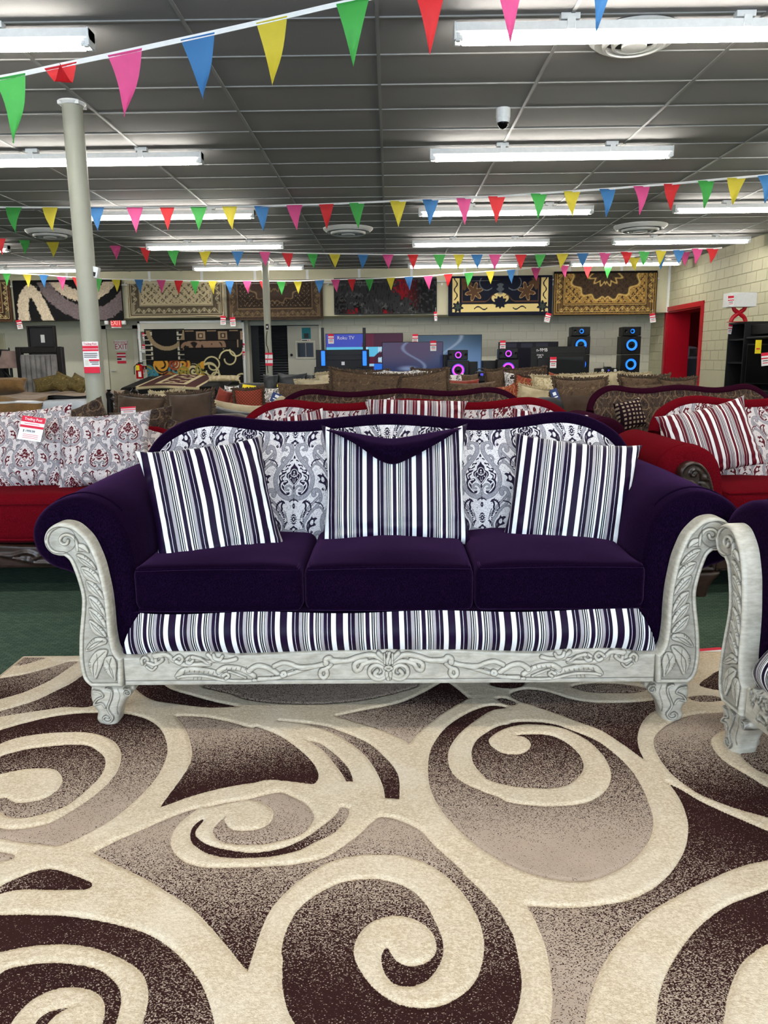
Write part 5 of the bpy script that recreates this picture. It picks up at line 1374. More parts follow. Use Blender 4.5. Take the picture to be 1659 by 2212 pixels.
pil('coral lattice pillow with dark fringe in front of the yellow tag', (508, 840, 570, 895), 7.95, 'lat_coral', 'stripe', 10, 0, 3, seed=66, group=G_coral, fringe='fr_brown', n=32)
pil('low coral pillow beside the blue tag', (566, 866, 604, 900), 8.0, 'coral', 'plain', 10, seed=67, group=G_coral, n=24)
# cream roll and leather rim curving in front of the coral pillows
t = thing('curved_sofa', 'curved cream seat with a dark grey leather rim below the coral pillows', 'sofa', (-2.0, 6.9, 0))
pth = [PY(x, y, Y) for x, y, Y in ((455,874,7.3),(490,882,7.2),(530,888,7.1),(565,889,7.1),(592,880,7.2),(612,866,7.3))]
G().tube(catmull([tuple(p) for p in pth], False, 5), .055, 12).build('cream_roll', M['cream'], t)
pth = [PY(x, y, Y) for x, y, Y in ((450,884,7.15),(490,895,7.05),(530,902,6.95),(570,904,6.95),(600,896,7.05),(620,884,7.15))]
G().tube(catmull([tuple(p) for p in pth], False, 5), .05, 12).build('leather_rim', M['leather'], t)
pz = catmull([(p.x, p.y+.08) for p in pth], False, 4); fl_ = [(x, y, 0) for x, y in pz]; tp_ = [(x, y, .72) for x, y in pz]
gl = G(); nn_ = len(pz); gl.add([(x, y, .02) for x, y in pz]+[(x, y, .73) for x, y in pz]+[(x, y+.2, .73) for x, y in pz]+[(x, y+.2, .02) for x, y in pz],
     [(r_*nn_+i, r_*nn_+i+1, (r_+1) % 4*nn_+i+1, (r_+1) % 4*nn_+i) for r_ in range(4) for i in range(nn_-1)] + [(0, nn_, 2*nn_, 3*nn_), (4*nn_-1, 3*nn_-1, 2*nn_-1, nn_-1)])
gl.build('leather_body', M['leather'], t)
# far rows of pillows and sofas
gsofa('far sofa covered in black and white paisley pillows', .0, 9.8, 2.6, 'brown', backz=.80)
g6 = 'black and white paisley pillows in the far row'
for i, (bx_, lab, m_, fr) in enumerate((((752, 800, 838, 850), 'black and white paisley pillow with brown fringe behind the tilted brown pillows', 'pais_bw', 'fr_brown'),
        ((826, 798, 905, 850), 'black and white paisley pillow below the dark television', 'pais_bw', None), ((890, 797, 962, 850), 'black and white paisley pillow with brown fringe left of the small speaker', 'pais_bw', 'fr_brown'),
        ((958, 806, 1002, 850), 'small black and white paisley pillow under the left small speaker', 'pais_bw', None), ((990, 806, 1034, 850), 'tan paisley pillow beside the portable stereo', 'pais_tan', None))):
    pil(lab, bx_, 10.3, m_, lean=10, seed=70+i, group=g6, fringe=fr, n=32)
pil('flat coral pillow lying above the brown pillows', (962, 819, 1036, 850), 10.05, 'coral', 'plain', 14, seed=76, n=24)
pil('cream fringed pillow peeking behind the tilted brown pillows', (640, 820, 760, 860), 8.22, 'cream', 'plain', 14, seed=77, fringe='fr_cream', n=24, rest=.82)
pil('cream fringed pillow corner left of the tall brown pillow', (688, 808, 718, 850), 8.24, 'cream', 'plain', 10, 0, 8, seed=78, fringe='fr_cream', n=24, rest=.82)
pil('cream fringed pillow lying between the two tilted brown pillows', (800, 812, 880, 850), 8.24, 'cream', 'plain', 20, seed=79, fringe='fr_cream', n=24, rest=.82)
gsofa('far cream sofa with striped arm behind the coral paisley pillows', 2.1, 8.6, 1.7, 'cream', backz=.76)
gsofa('farthest sofa with mixed paisley pillows at right', 2.78, 10.55, 2.8, 'brown', backz=.80)
g7 = 'mixed pillows on the far right sofas'
for i, (bx_, Y, lab, m_, k_, fr, rl) in enumerate((((1052, 798, 1092, 850), 10.9, 'tan paisley pillow with dark fringe right of the portable stereo', 'pais_tan', 'damask', 'fr_brown', 6),
        ((1094, 795, 1182, 830), 11.4, 'brown paisley pillow with dark fringe at the top of the far pile', 'pais_b', 'damask', 'fr_brown', 3), ((1086, 806, 1180, 850), 10.7, 'black and white paisley pillow below the fringed brown one', 'pais_bw', 'damask', None, -4),
        ((1108, 812, 1160, 858), 9.5, 'red and gold paisley pillow in front of the black and white one', 'pais_coral', 'damask', 'fr_brown', -10), ((1080, 830, 1122, 870), 9.3, 'rounded coral paisley pillow above the maroon sofa', 'pais_coral', 'damask', None, 14),
        ((1152, 812, 1236, 858), 9.12, 'cream leaf pillow with cream fringe', 'pais_cream', 'damask', 'fr_cream', 0), ((1118, 838, 1200, 880), 8.85, 'cream striped cushion with gathered edge in front of the cream leaf pillow', 'cream', 'plain', 'fr_cream', -10),
        ((1214, 806, 1345, 850), 10.85, 'long cream fringed bolster behind the right brown pillows', 'cream', 'plain', 'fr_cream', 2), ((1345, 806, 1405, 850), 10.85, 'short cream fringed bolster behind the right brown pillows', 'cream', 'plain', 'fr_cream', 0),
        ((1182, 805, 1226, 850), 11.0, 'coral and black pillow beside the cream bolster', 'pais_coral', 'damask', None, -6))):
    pil(lab, bx_, Y, m_, k_, 12, 0, rl, seed=80+i, group=g7, fringe=fr, n=32)
gsofa('dark grey leather sofa in front of the grey door', -1.85, 14.0, 2.2, 'leather', backz=.78)
for i, bx_ in enumerate(((568, 808, 604, 850), (600, 806, 664, 850), (660, 808, 700, 850))):
    pil(['left', 'middle', 'right'][i]+' puffy dark grey leather back cushion of the leather sofa', bx_, 14.6, 'leather', 'plain', 10, seed=90+i, group='grey leather back cushions', n=24, name='back_cushion', th=.25)
g8 = 'grey paisley pillows right of the rug table'
pil('grey paisley pillow end left of the yellow tag', (484, 832, 516, 870), 9.2, 'pais_bw', lean=10, seed=95, group=g8, n=24)
pil('grey damask pillow between the coral lattice pillow and the blue tag', (566, 836, 606, 880), 8.6, 'pais_bw', lean=10, seed=96, group=g8, n=32)
gsofa('grey paisley sofa behind the coral pillows', -2.1, 8.85, 1.4, 'brown', backz=.70)
M['yellow'] = plain('yellow_card', srgb(240, 214, 40)[:3], .6); M['bluecard'] = plain('navy_card', srgb(36, 56, 104)[:3], .5)
def card(name, label, px, py, Y, w, h, mat, roll=0, lean=10, cat='tag', yaw=0):
    c = PY(px, py, Y); R = Matrix.Translation(c) @ Matrix.Rotation(math.radians(yaw), 4, 'Z') @ Matrix.Rotation(math.radians(-lean), 4, 'X') @ Matrix.Rotation(math.radians(-roll), 4, 'Y')
    t = thing(name, label, cat, (c.x, c.y, c.z-h/2)); G().box(-w/2, w/2, 0, .002, -h/2, h/2).xf(R).build('card', M[mat], t, smooth=False)
    G().box(-w*.3, w*.3, -.001, 0, -h*.2, -h*.1).xf(R).build('print_line', M['white'] if mat == 'bluecard' else M['tagred'], t, smooth=False)
    return t, R
card('sale_card', 'yellow sale card standing behind the coral lattice pillow', 538, 838, 8.06, .14, .06, 'yellow', -8)
card('sale_card', 'yellow sale card edge on the far pillows left of the tall brown pillow', 607, 833, 8.6, .09, .03, 'yellow', -4)
t, R = card('hang_tag', 'navy square hang tag beside the low coral pillow', 597, 860, 7.6, .105, .095, 'bluecard', -22)
G().box(-.02, .02, -.001, 0, .005, .03).xf(R).build('emblem', M['white'], t, smooth=False)
t, R = card('hang_tag', 'navy hang tag at the edge of the taupe cushion at right', 1199, 854, 7.15, .07, .12, 'bluecard', 20)
G().box(-.015, .015, -.001, 0, .0, .03).xf(R).build('emblem', M['white'], t, smooth=False)
gsofa('dark leather armchair with a navy hang tag left of the taupe cushion', 1.44, 6.62, .42, 'darkleather', depth=.62, backz=.84, name='leather_chair')
# ------------------------------------------------------------------ hanging rugs on the bulkhead
M['rugcol'] = vcol('woven_rug_pattern'); M['rod'] = plain('white_rod', srgb(214, 214, 210)[:3], .4, .2)
def colgrid(u, v, base): return np.tile(np.array(base[:3]), (len(u), 1))
def blend(a, col, m):
    m = np.clip(m, 0, 1)[:, None]; return a*(1-m)+np.array(col[:3])*m
def ros(u, v, s, k=6):
    """rosette lattice field 0..1"""
    a = np.sin(u*s)*np.sin(v*s); b = np.cos(u*s*2.1+1.3*np.sin(v*s))*np.cos(v*s*1.9); c = vnoise(u*s*1.1+9, v*s*1.1+5)
    return .5+.25*a+.2*b+.35*(c-.5)
def pat_oriental(field, border, line, motif, med=None, medc=None, seed=0, bw=.24):
    def f(x, z, W, H):                      # x across 0..W, z measured up from the lower edge 0..H
        e = np.minimum(np.minimum(x, W-x), z); c = colgrid(x, z, field)
        xm = np.abs(x-W/2)
        r = ros(xm+seed, z+seed*.7, 36)
        c = blend(c, motif, smoothstep(.58, .66, r)); c = blend(c, line, smoothstep(.70, .76, ros(xm+3, z+1, 58)))
        if med is not None:
            d = np.sqrt((xm/med[0])**2+((z-H)/med[1])**2)+.07*np.sin(np.arctan2(H-z, xm+1e-4)*14)
            c = blend(c, medc, smoothstep(1.02, .98, d)*.9); c = blend(c, line, np.exp(-((d-1)/.03)**2)); c = blend(c, motif, smoothstep(.6, .68, ros(xm+1, z+4, 52))*(d < .95)); c = blend(c, line, np.exp(-((d-.45)/.035)**2))
        bb = (e < bw); cb = colgrid(x, z, border); t_ = np.where(z < bw, xm, z)
        cb = blend(cb, motif, smoothstep(.52, .62, ros(t_*1.0+seed, e*1.2+2, 44))); cb = blend(cb, line, np.exp(-((e-bw*.5+.05*np.sin(t_*26))/.009)**2)); cb = blend(cb, line, np.exp(-((np.mod(t_, .121)-.06)**2+(e-bw*.5)**2)/.0006))
        c = np.where(bb[:, None], cb, c)
        for k, w in ((bw, .012), (bw-.03, .006), (.075, .008), (.03, .012)): c = blend(c, line if w < .01 else field, (np.abs(e-k) < w)*1.0)
        return c
    return f
def pat_shag(x, z, W, H):
    blk = srgb(14, 13, 15); cream = srgb(206, 190, 166); gy = srgb(112, 100, 102)
    c = colgrid(x, z, blk); n = (vnoise(x*28, z*28)-.5)*.05
    P = np.stack([x, z], 1)
    def st(pts_, w, col):
        nonlocal c
        l = catmull([(a*W, b*H) for a, b in pts_], False, 6); d = sd_line(P, l, .6)+n
        c = blend(c, col, smoothstep(.012, -.012, d-w*H/2))
    st([(.28, 1.05), (.33, .72), (.43, .45), (.56, .24), (.70, .16), (.84, .2), (.95, .38), (1.03, .62)], .34, gy)
    st([(.36, 1.08), (.43, .86), (.53, .68), (.65, .60), (.77, .66), (.87, .86), (.91, 1.06)], .26, cream)
    st([(.60, 1.02), (.68, .95), (.76, 1.02)], .1, cream)
    st([(.09, -.1), (.075, .3), (.10, .62), (.155, .76), (.21, .62), (.25, .36), (.32, -.1)], .27, cream)
    return c*(.74+.52*vnoise(x*55, z*55))[:, None]
def pat_abstract(x, z, W, H):
    c = colgrid(x, z, srgb(52, 52, 54)); n1 = vnoise(x*5+3, z*9); n2 = vnoise(x*26, z*22); n3 = vnoise(x*2.4+8, z*3.6+2); n4 = vnoise(x*60, z*14+3)
    c = blend(c, srgb(92, 92, 92), smoothstep(.5, .8, n1)*smoothstep(.3, .6, n2)); c = blend(c, srgb(16, 16, 18), smoothstep(.55, .6, n2*.5+n3*.5))
    c = blend(c, srgb(150, 18, 32), smoothstep(.56, .6, n3*.7+n2*.3+.18*smoothstep(.25, .7, z/H)-.06)*smoothstep(.06, .2, x/W)*smoothstep(.85, .6, x/W)); c = blend(c, srgb(28, 28, 30), smoothstep(.62, .7, n4)*.7)
    return c
def pat_navy(x, z, W, H):
    nv_ = srgb(16, 20, 38); cr = srgb(228, 206, 138); br = srgb(92, 66, 44)
    e = np.minimum(np.minimum(x, W-x), z); xm = np.abs(x-W/2); c = colgrid(x, z, nv_)
    c = blend(c, cr, ((e > .085) & (e < .26))*1.0)
    arch = .26+.16*np.exp(-(xm/.28)**2)                      # the cream band swells up at the middle
    c = blend(c, nv_, (e > .085)*(z < arch+.0)*(z > .26)*(xm < .5)*(x > .26)*(W-x > .26)*1.0)
    c = blend(c, cr, smoothstep(1.04, .98, np.sqrt((xm/.20)**2+((z-.40)/.12)**2)))
    c = blend(c, nv_, smoothstep(1.05, .95, np.sqrt((xm/.15)**2+((z-.30)/.13)**2)+.15*np.sin(np.arctan2(z-.3, xm+1e-4)*9)))
    for (cx, cz, r) in ((.22, .2, .115), (0, .26, .0)):
        d = np.sqrt((np.minimum(x, W-x)-cx)**2+(z-cz)**2) if cx else xm*9
        a = np.arctan2(z-cz, np.minimum(x, W-x)-cx)
        c = blend(c, nv_, smoothstep(1.03, .97, d/max(r*1.0, .001)+.22*np.sin(a*7))) if r else c
        c = blend(c, srgb(58, 70, 62), smoothstep(.62, .5, d/max(r, .001)+.18*np.sin(a*5))) if r else c
    s = np.abs(z-.17-.035*np.sin((xm-.45)*22)); c = blend(c, nv_, (s < .016)*((xm > .30) & (xm < .62)))
    s = np.abs(np.minimum(x, W-x)-.17-.035*np.sin((z-.4)*24)); c = blend(c, nv_, (s < .016)*(z > .36))
    inn = (e > .30); l_ = np.abs(e-.32) < .012
    c = blend(c, br, l_*(z > .30)*(xm > .34)); c = blend(c, br, (np.abs(z-.32-.15*np.exp(-((xm-.16)/.1)**2)) < .012)*(xm < .42)*(xm > .1)*1.0)
    fx, fz = xm-.62, z-.55; d = np.sqrt(fx**2+fz**2); a = np.arctan2(fz, fx); c = blend(c, br, smoothstep(1.05, .9, d/.17+.35*np.sin(a*6))*inn*.95); c = blend(c, srgb(172, 140, 96), (np.abs(d/.17+.35*np.sin(a*6)-.9) < .07)*inn)
    fx, fz = xm-.85, z-.78; d = np.sqrt(fx**2+fz**2); a = np.arctan2(fz, fx); c = blend(c, br, smoothstep(1.05, .9, d/.15+.35*np.sin(a*5))*inn*.95)
    c = blend(c, srgb(96, 104, 110), (np.abs(np.sqrt((xm-.32)**2+(z-.75)**2)-.17) < .012)*inn*(xm > .2)); c = blend(c, srgb(96, 104, 110), smoothstep(1.1, .9, np.sqrt((xm/.07)**2+((z-.62)/.13)**2)+.3*np.sin(z*60))*.7)
    return c
def hung_rug(label, x0, x1, ytop, ybot, pat, Y=YB-.09, edge=None, sag=.0, fold=True):
    a = PY(x0, (ytop+ybot)/2, Y); b = PY(x1, (ytop+ybot)/2, Y); tz = PY((x0+x1)/2, ytop, Y).z; bz = PY((x0+x1)/2, ybot, Y).z
    W, H = b.x-a.x, tz-bz
    nx, nz = max(24, int(W/.0105)), int(H/.0105)
    U, Z = np.meshgrid(np.linspace(0, W, nx), np.linspace(0, H, nz), indexing='ij'); u, z = U.ravel(), Z.ravel()
    col = pat(u, z, W, H)
    yy = Y - .012*np.sin(u*3+W)*(1-z/H)**1.2 - .02*(1-z/H) + .035*smoothstep(.96, 1.0, z/H)
    P = np.stack([a.x+u, yy, bz+z], 1)
    t = thing('hanging_rug', label, 'rug', ((a.x+b.x)/2, Y, bz), 0, 'rugs hanging over the rod on the bulkhead')
    me = new_mesh('face', P, grid_faces(nx, nz), M['rugcol']); cattr(me, 'Col', col); link('face', me, t)
    # back layer falling behind the rod
    P2 = np.stack([a.x+u, Y+.075+0*u, bz+.06+z*(1-.06/H)], 1); sel = P2.copy()
    G().box(a.x+.004, b.x-.004, Y+.045, Y+.055, bz+.04, tz-.012).build('reverse', M['fr_brown'], t, smooth=False)
    G().tube([(a.x, Y+.02, tz-.012), (b.x, Y+.02, tz-.012)], .03, 10).build('fold', edge or M['fr_brown'], t)
    for xx in (a.x, b.x): G().tube([(xx, Y-.012, bz), (xx, Y+.0, tz-.02)], .008, 6).build('bound_edge', edge or M['fr_brown'], t)
    G().tube([(a.x, Y-.02, bz), (b.x, Y-.02, bz)], .010, 6).build('bound_edge', edge or M['fr_brown'], t)
    return t
M['edge_cream'] = plain('cream_binding', srgb(206, 194, 164)[:3], .9); M['edge_navy'] = plain('navy_binding', srgb(16, 20, 38)[:3], .9); M['edge_black'] = plain('black_binding', srgb(20, 18, 18)[:3], .9)
M['edge_grey'] = plain('grey_binding', srgb(60, 60, 62)[:3], .9)
hung_rug('brown ornate rug with pale leaf border hanging at the far left edge', -190, 24, 607, 696, pat_oriental(srgb(96, 62, 40), srgb(70, 42, 28), srgb(214, 192, 140), srgb(38, 28, 22), seed=1))
hung_rug('black, cream and grey shag rug with bold curves hanging behind the column', 31, 264, 606, 693, pat_shag, edge=M['edge_black'])
hung_rug('beige and brown floral border rug hanging right of the shag rug', 277, 484, 609, 685, pat_oriental(srgb(196, 180, 146), srgb(84, 74, 60), srgb(206, 192, 158), srgb(96, 84, 66), seed=2, bw=.30), edge=M['edge_cream'])
hung_rug('dark brown oriental rug hanging behind the thin distant column', 490, 697, 606, 690, pat_oriental(srgb(44, 34, 30), srgb(74, 60, 46), srgb(122, 102, 74), srgb(60, 46, 38), (.6, .5), srgb(58, 44, 38), seed=3, bw=.28))
hung_rug('dark grey abstract rug with red patches hanging in the middle', 722, 943, 601, 678, pat_abstract, edge=M['edge_grey'])
hung_rug('navy rug with cream scroll border and flowers hanging right of the middle', 969, 1192, 597, 681, pat_navy, edge=M['edge_navy'])
hung_rug('gold and black oriental medallion rug hanging next to the right wall', 1196, 1418, 587, 680, pat_oriental(srgb(150, 116, 58), srgb(96, 72, 38), srgb(196, 164, 96), srgb(54, 38, 26), (.82, .62), srgb(40, 28, 26), seed=4, bw=.27), edge=M['edge_black'])
t = thing('hanging_rod', 'white rod across the bulkhead that carries the rugs', 'rod', (0, YB-.07, PY(700, 613, YB).z))
pa_ = PY(-60, 620, YB-.07); pb_ = PY(1425, 602, YB-.07)
G().tube([(pa_.x, YB-.07, pa_.z), (pb_.x, YB-.07, pb_.z)], .022, 8).build('pipe', M['rod'], t)
for px in (25, 270, 487, 709, 955, 1194):
    p = PY(px, 614, YB-.07); G().box(p.x-.015, p.x+.015, YB-.07, YB, p.z-.02, p.z+.03).build('bracket', M['rod'], t, smooth=False)
for (px, py, rl, lab) in ((42, 701, 8, 'price tag hanging below the far left brown rug'), (482, 692, -4, 'left of the two price tags hanging below the dark brown oriental rug'), (503, 695, 4, 'right of the two price tags hanging below the dark brown oriental rug'),
        (941, 683, 4, 'narrow price tag hanging below the grey abstract rug'), (1183, 686, -14, 'price tag hanging below the navy rug'), (1410, 687, 10, 'price tag hanging below the gold medallion rug')):
    price_card(lab, px, py, YB-.135, .13 if px != 941 else .07, .21, rl, 0, 0, string=.1)

# ------------------------------------------------------------------ back wall left: emergency door, exit sign, rug alcove, shutter, grey door
M['door'] = plain('cream_door_paint', srgb(202, 200, 178)[:3], .5, noise=.03, scale=5); M['greydoor'] = plain('grey_door_paint', srgb(186, 184, 172)[:3], .5, noise=.06, scale=3)
M['exitred'] = emit('lit_exit_red', (1.0, .03, .04, 1), .55); M['exitwhite'] = emit('lit_exit_letters', (1.0, .22, .20, 1), 2.2)
M['signred'] = plain('red_sign_ink', srgb(176, 24, 34)[:3], .5)
YD = YW-.03
a = PY(230, 712, YD); b = PY(286, 716, YD)
d2 = structure(G().box(a.x, b.x, YD, YD+.045, 0, a.z).build('door_2', M['door'], bev=.004)); tag(d2, 'cream emergency exit door in the back wall')
G().box(a.x-.12, a.x-.01, YD-.03, YD+.04, 0, a.z+.1).box(b.x+.01, b.x+.12, YD-.03, YD+.04, 0, a.z+.1).box(a.x-.12, b.x+.12, YD-.03, YD+.04, a.z+.01, a.z+.1).build('door_frame', M['wall_grey'], d2, smooth=False)
p = PY(242, 801, YD-.06); G().tube([(p.x, p.y-.02, p.z), (p.x+.12, p.y-.02, p.z)], .016, 8).build('lever_handle', M['rod'], d2); G().lathe([(.035, 0), (.03, .05)], (p.x, p.y-.0, p.z), 12, 'Y').build('rosette', M['rod'], d2)
def sign(name, label, box, Y, mat='white', cat='sign', grp=None):
    x0, y0, x1, y1 = box; a = PY(x0, (y0+y1)/2, Y); b = PY(x1, (y0+y1)/2, Y); c = PY((x0+x1)/2, y0, Y); d = PY((x0+x1)/2, y1, Y)
    t = thing(name, label, cat, ((a.x+b.x)/2, Y, d.z), 0, grp)
    G().box(a.x, b.x, Y, Y+.006, d.z, c.z).build('plate', M[mat], t, smooth=False)
    return t, Vector(((a.x+b.x)/2, Y-.001, (c.z+d.z)/2)), b.x-a.x, c.z-d.z
def say(t, body, c, dz, size, mat, sx=1.0, dx=0):
    lettering(body, size, M[mat], t, Matrix.Translation((c.x+dx, c.y-.002, c.z+dz)), sx)
t, c, w, h = sign('emergency_exit_sign', 'white sign with red words EMERGENCY EXIT on the cream door', (248, 735, 275, 758), YD-.02)
say(t, 'EMERGENCY', c, h*.30, .075, 'signred', .85); say(t, 'EXIT', c, -h*.12, .20, 'signred', .8)
t, c, w, h = sign('door_notice', 'small red and white notice on the cream door below the exit sign', (253, 762, 272, 785), YD-.02)
for k, (z0, z1, m_) in enumerate(((.35, .5, 'tagred'), (.05, .2, 'tagred'), (-.5, -.25, 'tagred'), (-.18, -.02, 'darkgrey'))): G().box(c.x-w/2, c.x+w/2 if m_ == 'tagred' else c.x, c.y-.002, c.y, c.z+h*z0, c.z+h*z1).build('print_band', M[m_], t, smooth=False)
t, c, w, h = sign('extinguisher_sign', 'narrow red sign with a white down arrow beside the rug alcove', (293, 709, 302, 734), YD-.02, 'tagred')
G().prism([(c.x-.015, c.z+.12), (c.x+.015, c.z+.12), (c.x+.015, c.z-.06), (c.x+.04, c.z-.06), (c.x, c.z-.15), (c.x-.04, c.z-.06), (c.x-.015, c.z-.06)], c.y-.003, c.y).build('arrow', M['white'], t, smooth=False)
# lit exit sign with two lamp heads
a = PY(239, 689, YB-.1); b = PY(261, 706, YB-.1); cc_ = (a+b)/2
t = thing('exit_sign', 'red lit EXIT sign with two emergency lamp heads below the bulkhead', 'sign', (cc_.x, YB-.1, b.z))
G().box(a.x, b.x, YB-.1, YB-.04, b.z, a.z).build('housing', M['exitred'], t, bev=.006)
lettering('EXIT', .17, M['exitwhite'], t, Matrix.Translation((cc_.x, YB-.104, cc_.z)), .72)
for px in (230, 267):
    p = PY(px, 697, YB-.1); G().box(p.x-.05, p.x+.05, YB-.12, YB-.05, p.z-.05, p.z+.05).build('lamp_head', M['white_metal'], t, bev=.02)
G().box(cc_.x-.12, cc_.x+.12, YB-.1, YB-.02, b.z-.03, b.z).build('base', M['white_metal'], t, bev=.01)
# rug alcove
YA = 19.3
alx0, alx1 = PY(304, 760, YA).x, PY(527, 760, YA).x; alz = PY(410, 693, YA).z
rk = thing('rug_rack', 'white framed rack with patterned rugs hanging in the alcove', 'rack', ((alx0+alx1)/2, YA, 0))
for x in (alx0, alx1): G().box(x-.03, x+.03, YA-.03, YA+.03, 0, alz).build('post', M['white_metal'], rk, bev=.004)
G().box(alx0-.03, alx1+.03, YA-.03, YA+.03, alz-.05, alz).build('top_rail', M['white_metal'], rk, bev=.004)
G().box(alx0, alx1, YA+.0, YA+.04, alz-.25, alz-.05).build('header_board', M['wall_grey'], rk, bev=.004)
for z in (PY(410, 757, YA).z, PY(410, 778, YA).z): G().tube([(alx0, YA-.05, z), (alx1, YA-.05, z)], .014, 8).build('bar', M['rod'], rk)
def pat_swirl(bg, ln, seed, w=.018, second=None):
    def f(x, z, W, H):
        c = colgrid(x, z, bg)
        if second is not None: c = blend(c, second, smoothstep(.55, .6, vnoise(x*3+seed, z*4+seed)))
        rr_ = np.random.RandomState(seed)
        for k in range(9):
            cx, cz, R_ = rr_.uniform(0, W), rr_.uniform(0, H), rr_.uniform(.12, .3)
            d = np.sqrt((x-cx)**2+(z-cz)**2); a = np.arctan2(z-cz, x-cx)
            s = np.abs(d-(R_*(.45+.55*(a+PI)/(2*PI)))); c = blend(c, ln, smoothstep(w*1.3, w*.7, s)*(d < R_*1.2))
        return c
    return f
def pat_multi(x, z, W, H):
    c = colgrid(x, z, srgb(22, 22, 26)); rr_ = np.random.RandomState(5); cols = [srgb(208, 150, 50), srgb(60, 130, 150), srgb(204, 190, 150), srgb(150, 70, 40), srgb(150, 140, 60)]
    for k in range(26):
        cx, cz, R_ = rr_.uniform(0, W), rr_.uniform(0, H), rr_.uniform(.08, .22); d = np.sqrt((x-cx)**2+(z-cz)**2); a = np.arctan2(z-cz, x-cx)+rr_.uniform(0, 6)
        s = np.abs(np.mod(d-R_*.5*(a % (2*PI))/(2*PI), R_*.5)-R_*.25); c = blend(c, cols[k % 5], smoothstep(.035, .02, s)*(d < R_))
    return c
def pat_squares(x, z, W, H):
    c = colgrid(x, z, srgb(26, 22, 22)); i = np.floor(x/.27); j = np.floor(z/.2); m = ((i+j) % 2 == 0); e = np.maximum(np.abs((x/.27) % 1-.5)*.27, np.abs((z/.2) % 1-.5)*.2)
    c = blend(c, srgb(150, 126, 100), m*(e < .11)); c = blend(c, srgb(60, 44, 36), m*(e < .06)); c = blend(c, srgb(170, 150, 120), m*(e < .03)); return c
def pat_greek(x, z, W, H):
    c = colgrid(x, z, srgb(18, 18, 20)); e = np.minimum(x, W-x)
    k = (np.mod(z, .12) < .025) | ((np.mod(z, .12) < .085) & (e > .14)) ; c = blend(c, srgb(196, 190, 170), ((e < .18) & k)*1.0); c = blend(c, srgb(150, 130, 100), (np.abs(np.sqrt((x-W*.55)**2+(z-H)**2)-.45) < .05)*1.0); return c
def small_rug(label, box, Y, pat, name='hanging_rug'):
    x0, y0, x1, y1 = box; a = PY(x0, (y0+y1)/2, Y); b = PY(x1, (y0+y1)/2, Y); tz = PY((x0+x1)/2, y0, Y).z; bz = PY((x0+x1)/2, y1, Y).z; W, H = b.x-a.x, tz-bz
    nx, nz = int(W/.011), int(H/.011); U, Z = np.meshgrid(np.linspace(0, W, nx), np.linspace(0, H, nz), indexing='ij'); u, z = U.ravel(), Z.ravel()
    t = thing(name, label, 'rug', ((a.x+b.x)/2, Y, bz), 0, 'rugs in the alcove')
    P = np.stack([a.x+u, Y-.02*np.sin(u*5)*(1-z/H), bz+z], 1); me = new_mesh('face', P, grid_faces(nx, nz), M['rugcol']); cattr(me, 'Col', pat(u, z, W, H)); link('face', me, t)
    G().box(a.x+.005, b.x-.005, Y+.022, Y+.03, bz+.01, tz-.005).build('reverse', M['edge_black'], t, smooth=False); G().tube([(a.x, Y+.005, tz), (b.x, Y+.005, tz)], .016, 8).build('fold', M['edge_black'], t)
small_rug('black rug with greek key border at the left of the alcove', (314, 712, 400, 800), YA-.10, pat_greek)
small_rug('black and tan rug with squares at the top right of the alcove', (398, 712, 524, 752), YA-.09, pat_squares)
small_rug('black rug with thin cream vine swirls at the right of the alcove', (400, 752, 525, 832), YA-.16, pat_swirl(srgb(16, 16, 18), srgb(206, 194, 148), 8, .016))
small_rug('brown and tan swirl rug strip across the middle of the alcove', (388, 735, 512, 756), YA-.13, pat_swirl(srgb(24, 20, 20), srgb(136, 108, 88), 3, .04))
small_rug('black rug with blue, gold and cream scrolls at the bottom left of the alcove', (318, 778, 442, 832), YA-.18, pat_multi)
for i, (px, py, rl, lab) in enumerate(((313, 727, 8, 'upper price tag at the left post of the rug rack'), (312, 753, -6, 'middle price tag at the left post of the rug rack'), (309, 799, 4, 'lowest price tag at the left post of the rug rack'),
        (519, 727, 0, 'top price tag at the right post of the rug rack'), (521, 749, -24, 'tilted price tag at the right post of the rug rack'), (524, 768, 0, 'lowest price tag at the right post of the rug rack'))):
    price_card(lab, px, py, YA-.045, .12, .20, rl)
# fire extinguisher
p = PY(301, 798, 19.0)
t = thing('fire_extinguisher', 'red fire extinguisher with yellow tag by the alcove', 'extinguisher', (p.x, 19.0, p.z-.22))
M['extred'] = plain('red_enamel', srgb(186, 20, 26)[:3], .25)
G().lathe([(.08, p.z-.22), (.085, p.z-.2), (.085, p.z+.06), (.06, p.z+.11), (.025, p.z+.13)], (p.x, 19.0, 0), 16).build('cylinder', M['extred'], t); G().box(p.x-.02, p.x+.09, 18.98, 19.02, p.z+.13, p.z+.17).build('valve_handle', M['black'], t)
G().tube([(p.x-.02, 18.95, p.z+.14), (p.x-.1, 18.93, p.z+.06), (p.x-.1, 18.92, p.z-.12)], .012, 6).build('hose', M['black'], t); G().box(p.x-.05, p.x+.03, 18.905, 18.91, p.z-.02, p.z+.1).build('inspection_tag', M['yellow'], t, smooth=False)
G().box(p.x+.0, p.x+.07, 18.9, 18.905, p.z-.18, p.z-.05).build('instruction_label', M['white'], t, smooth=False)
G().box(p.x-.03, p.x+.03, 19.08, YD, p.z, p.z+.08).build('wall_bracket', M['black'], t)
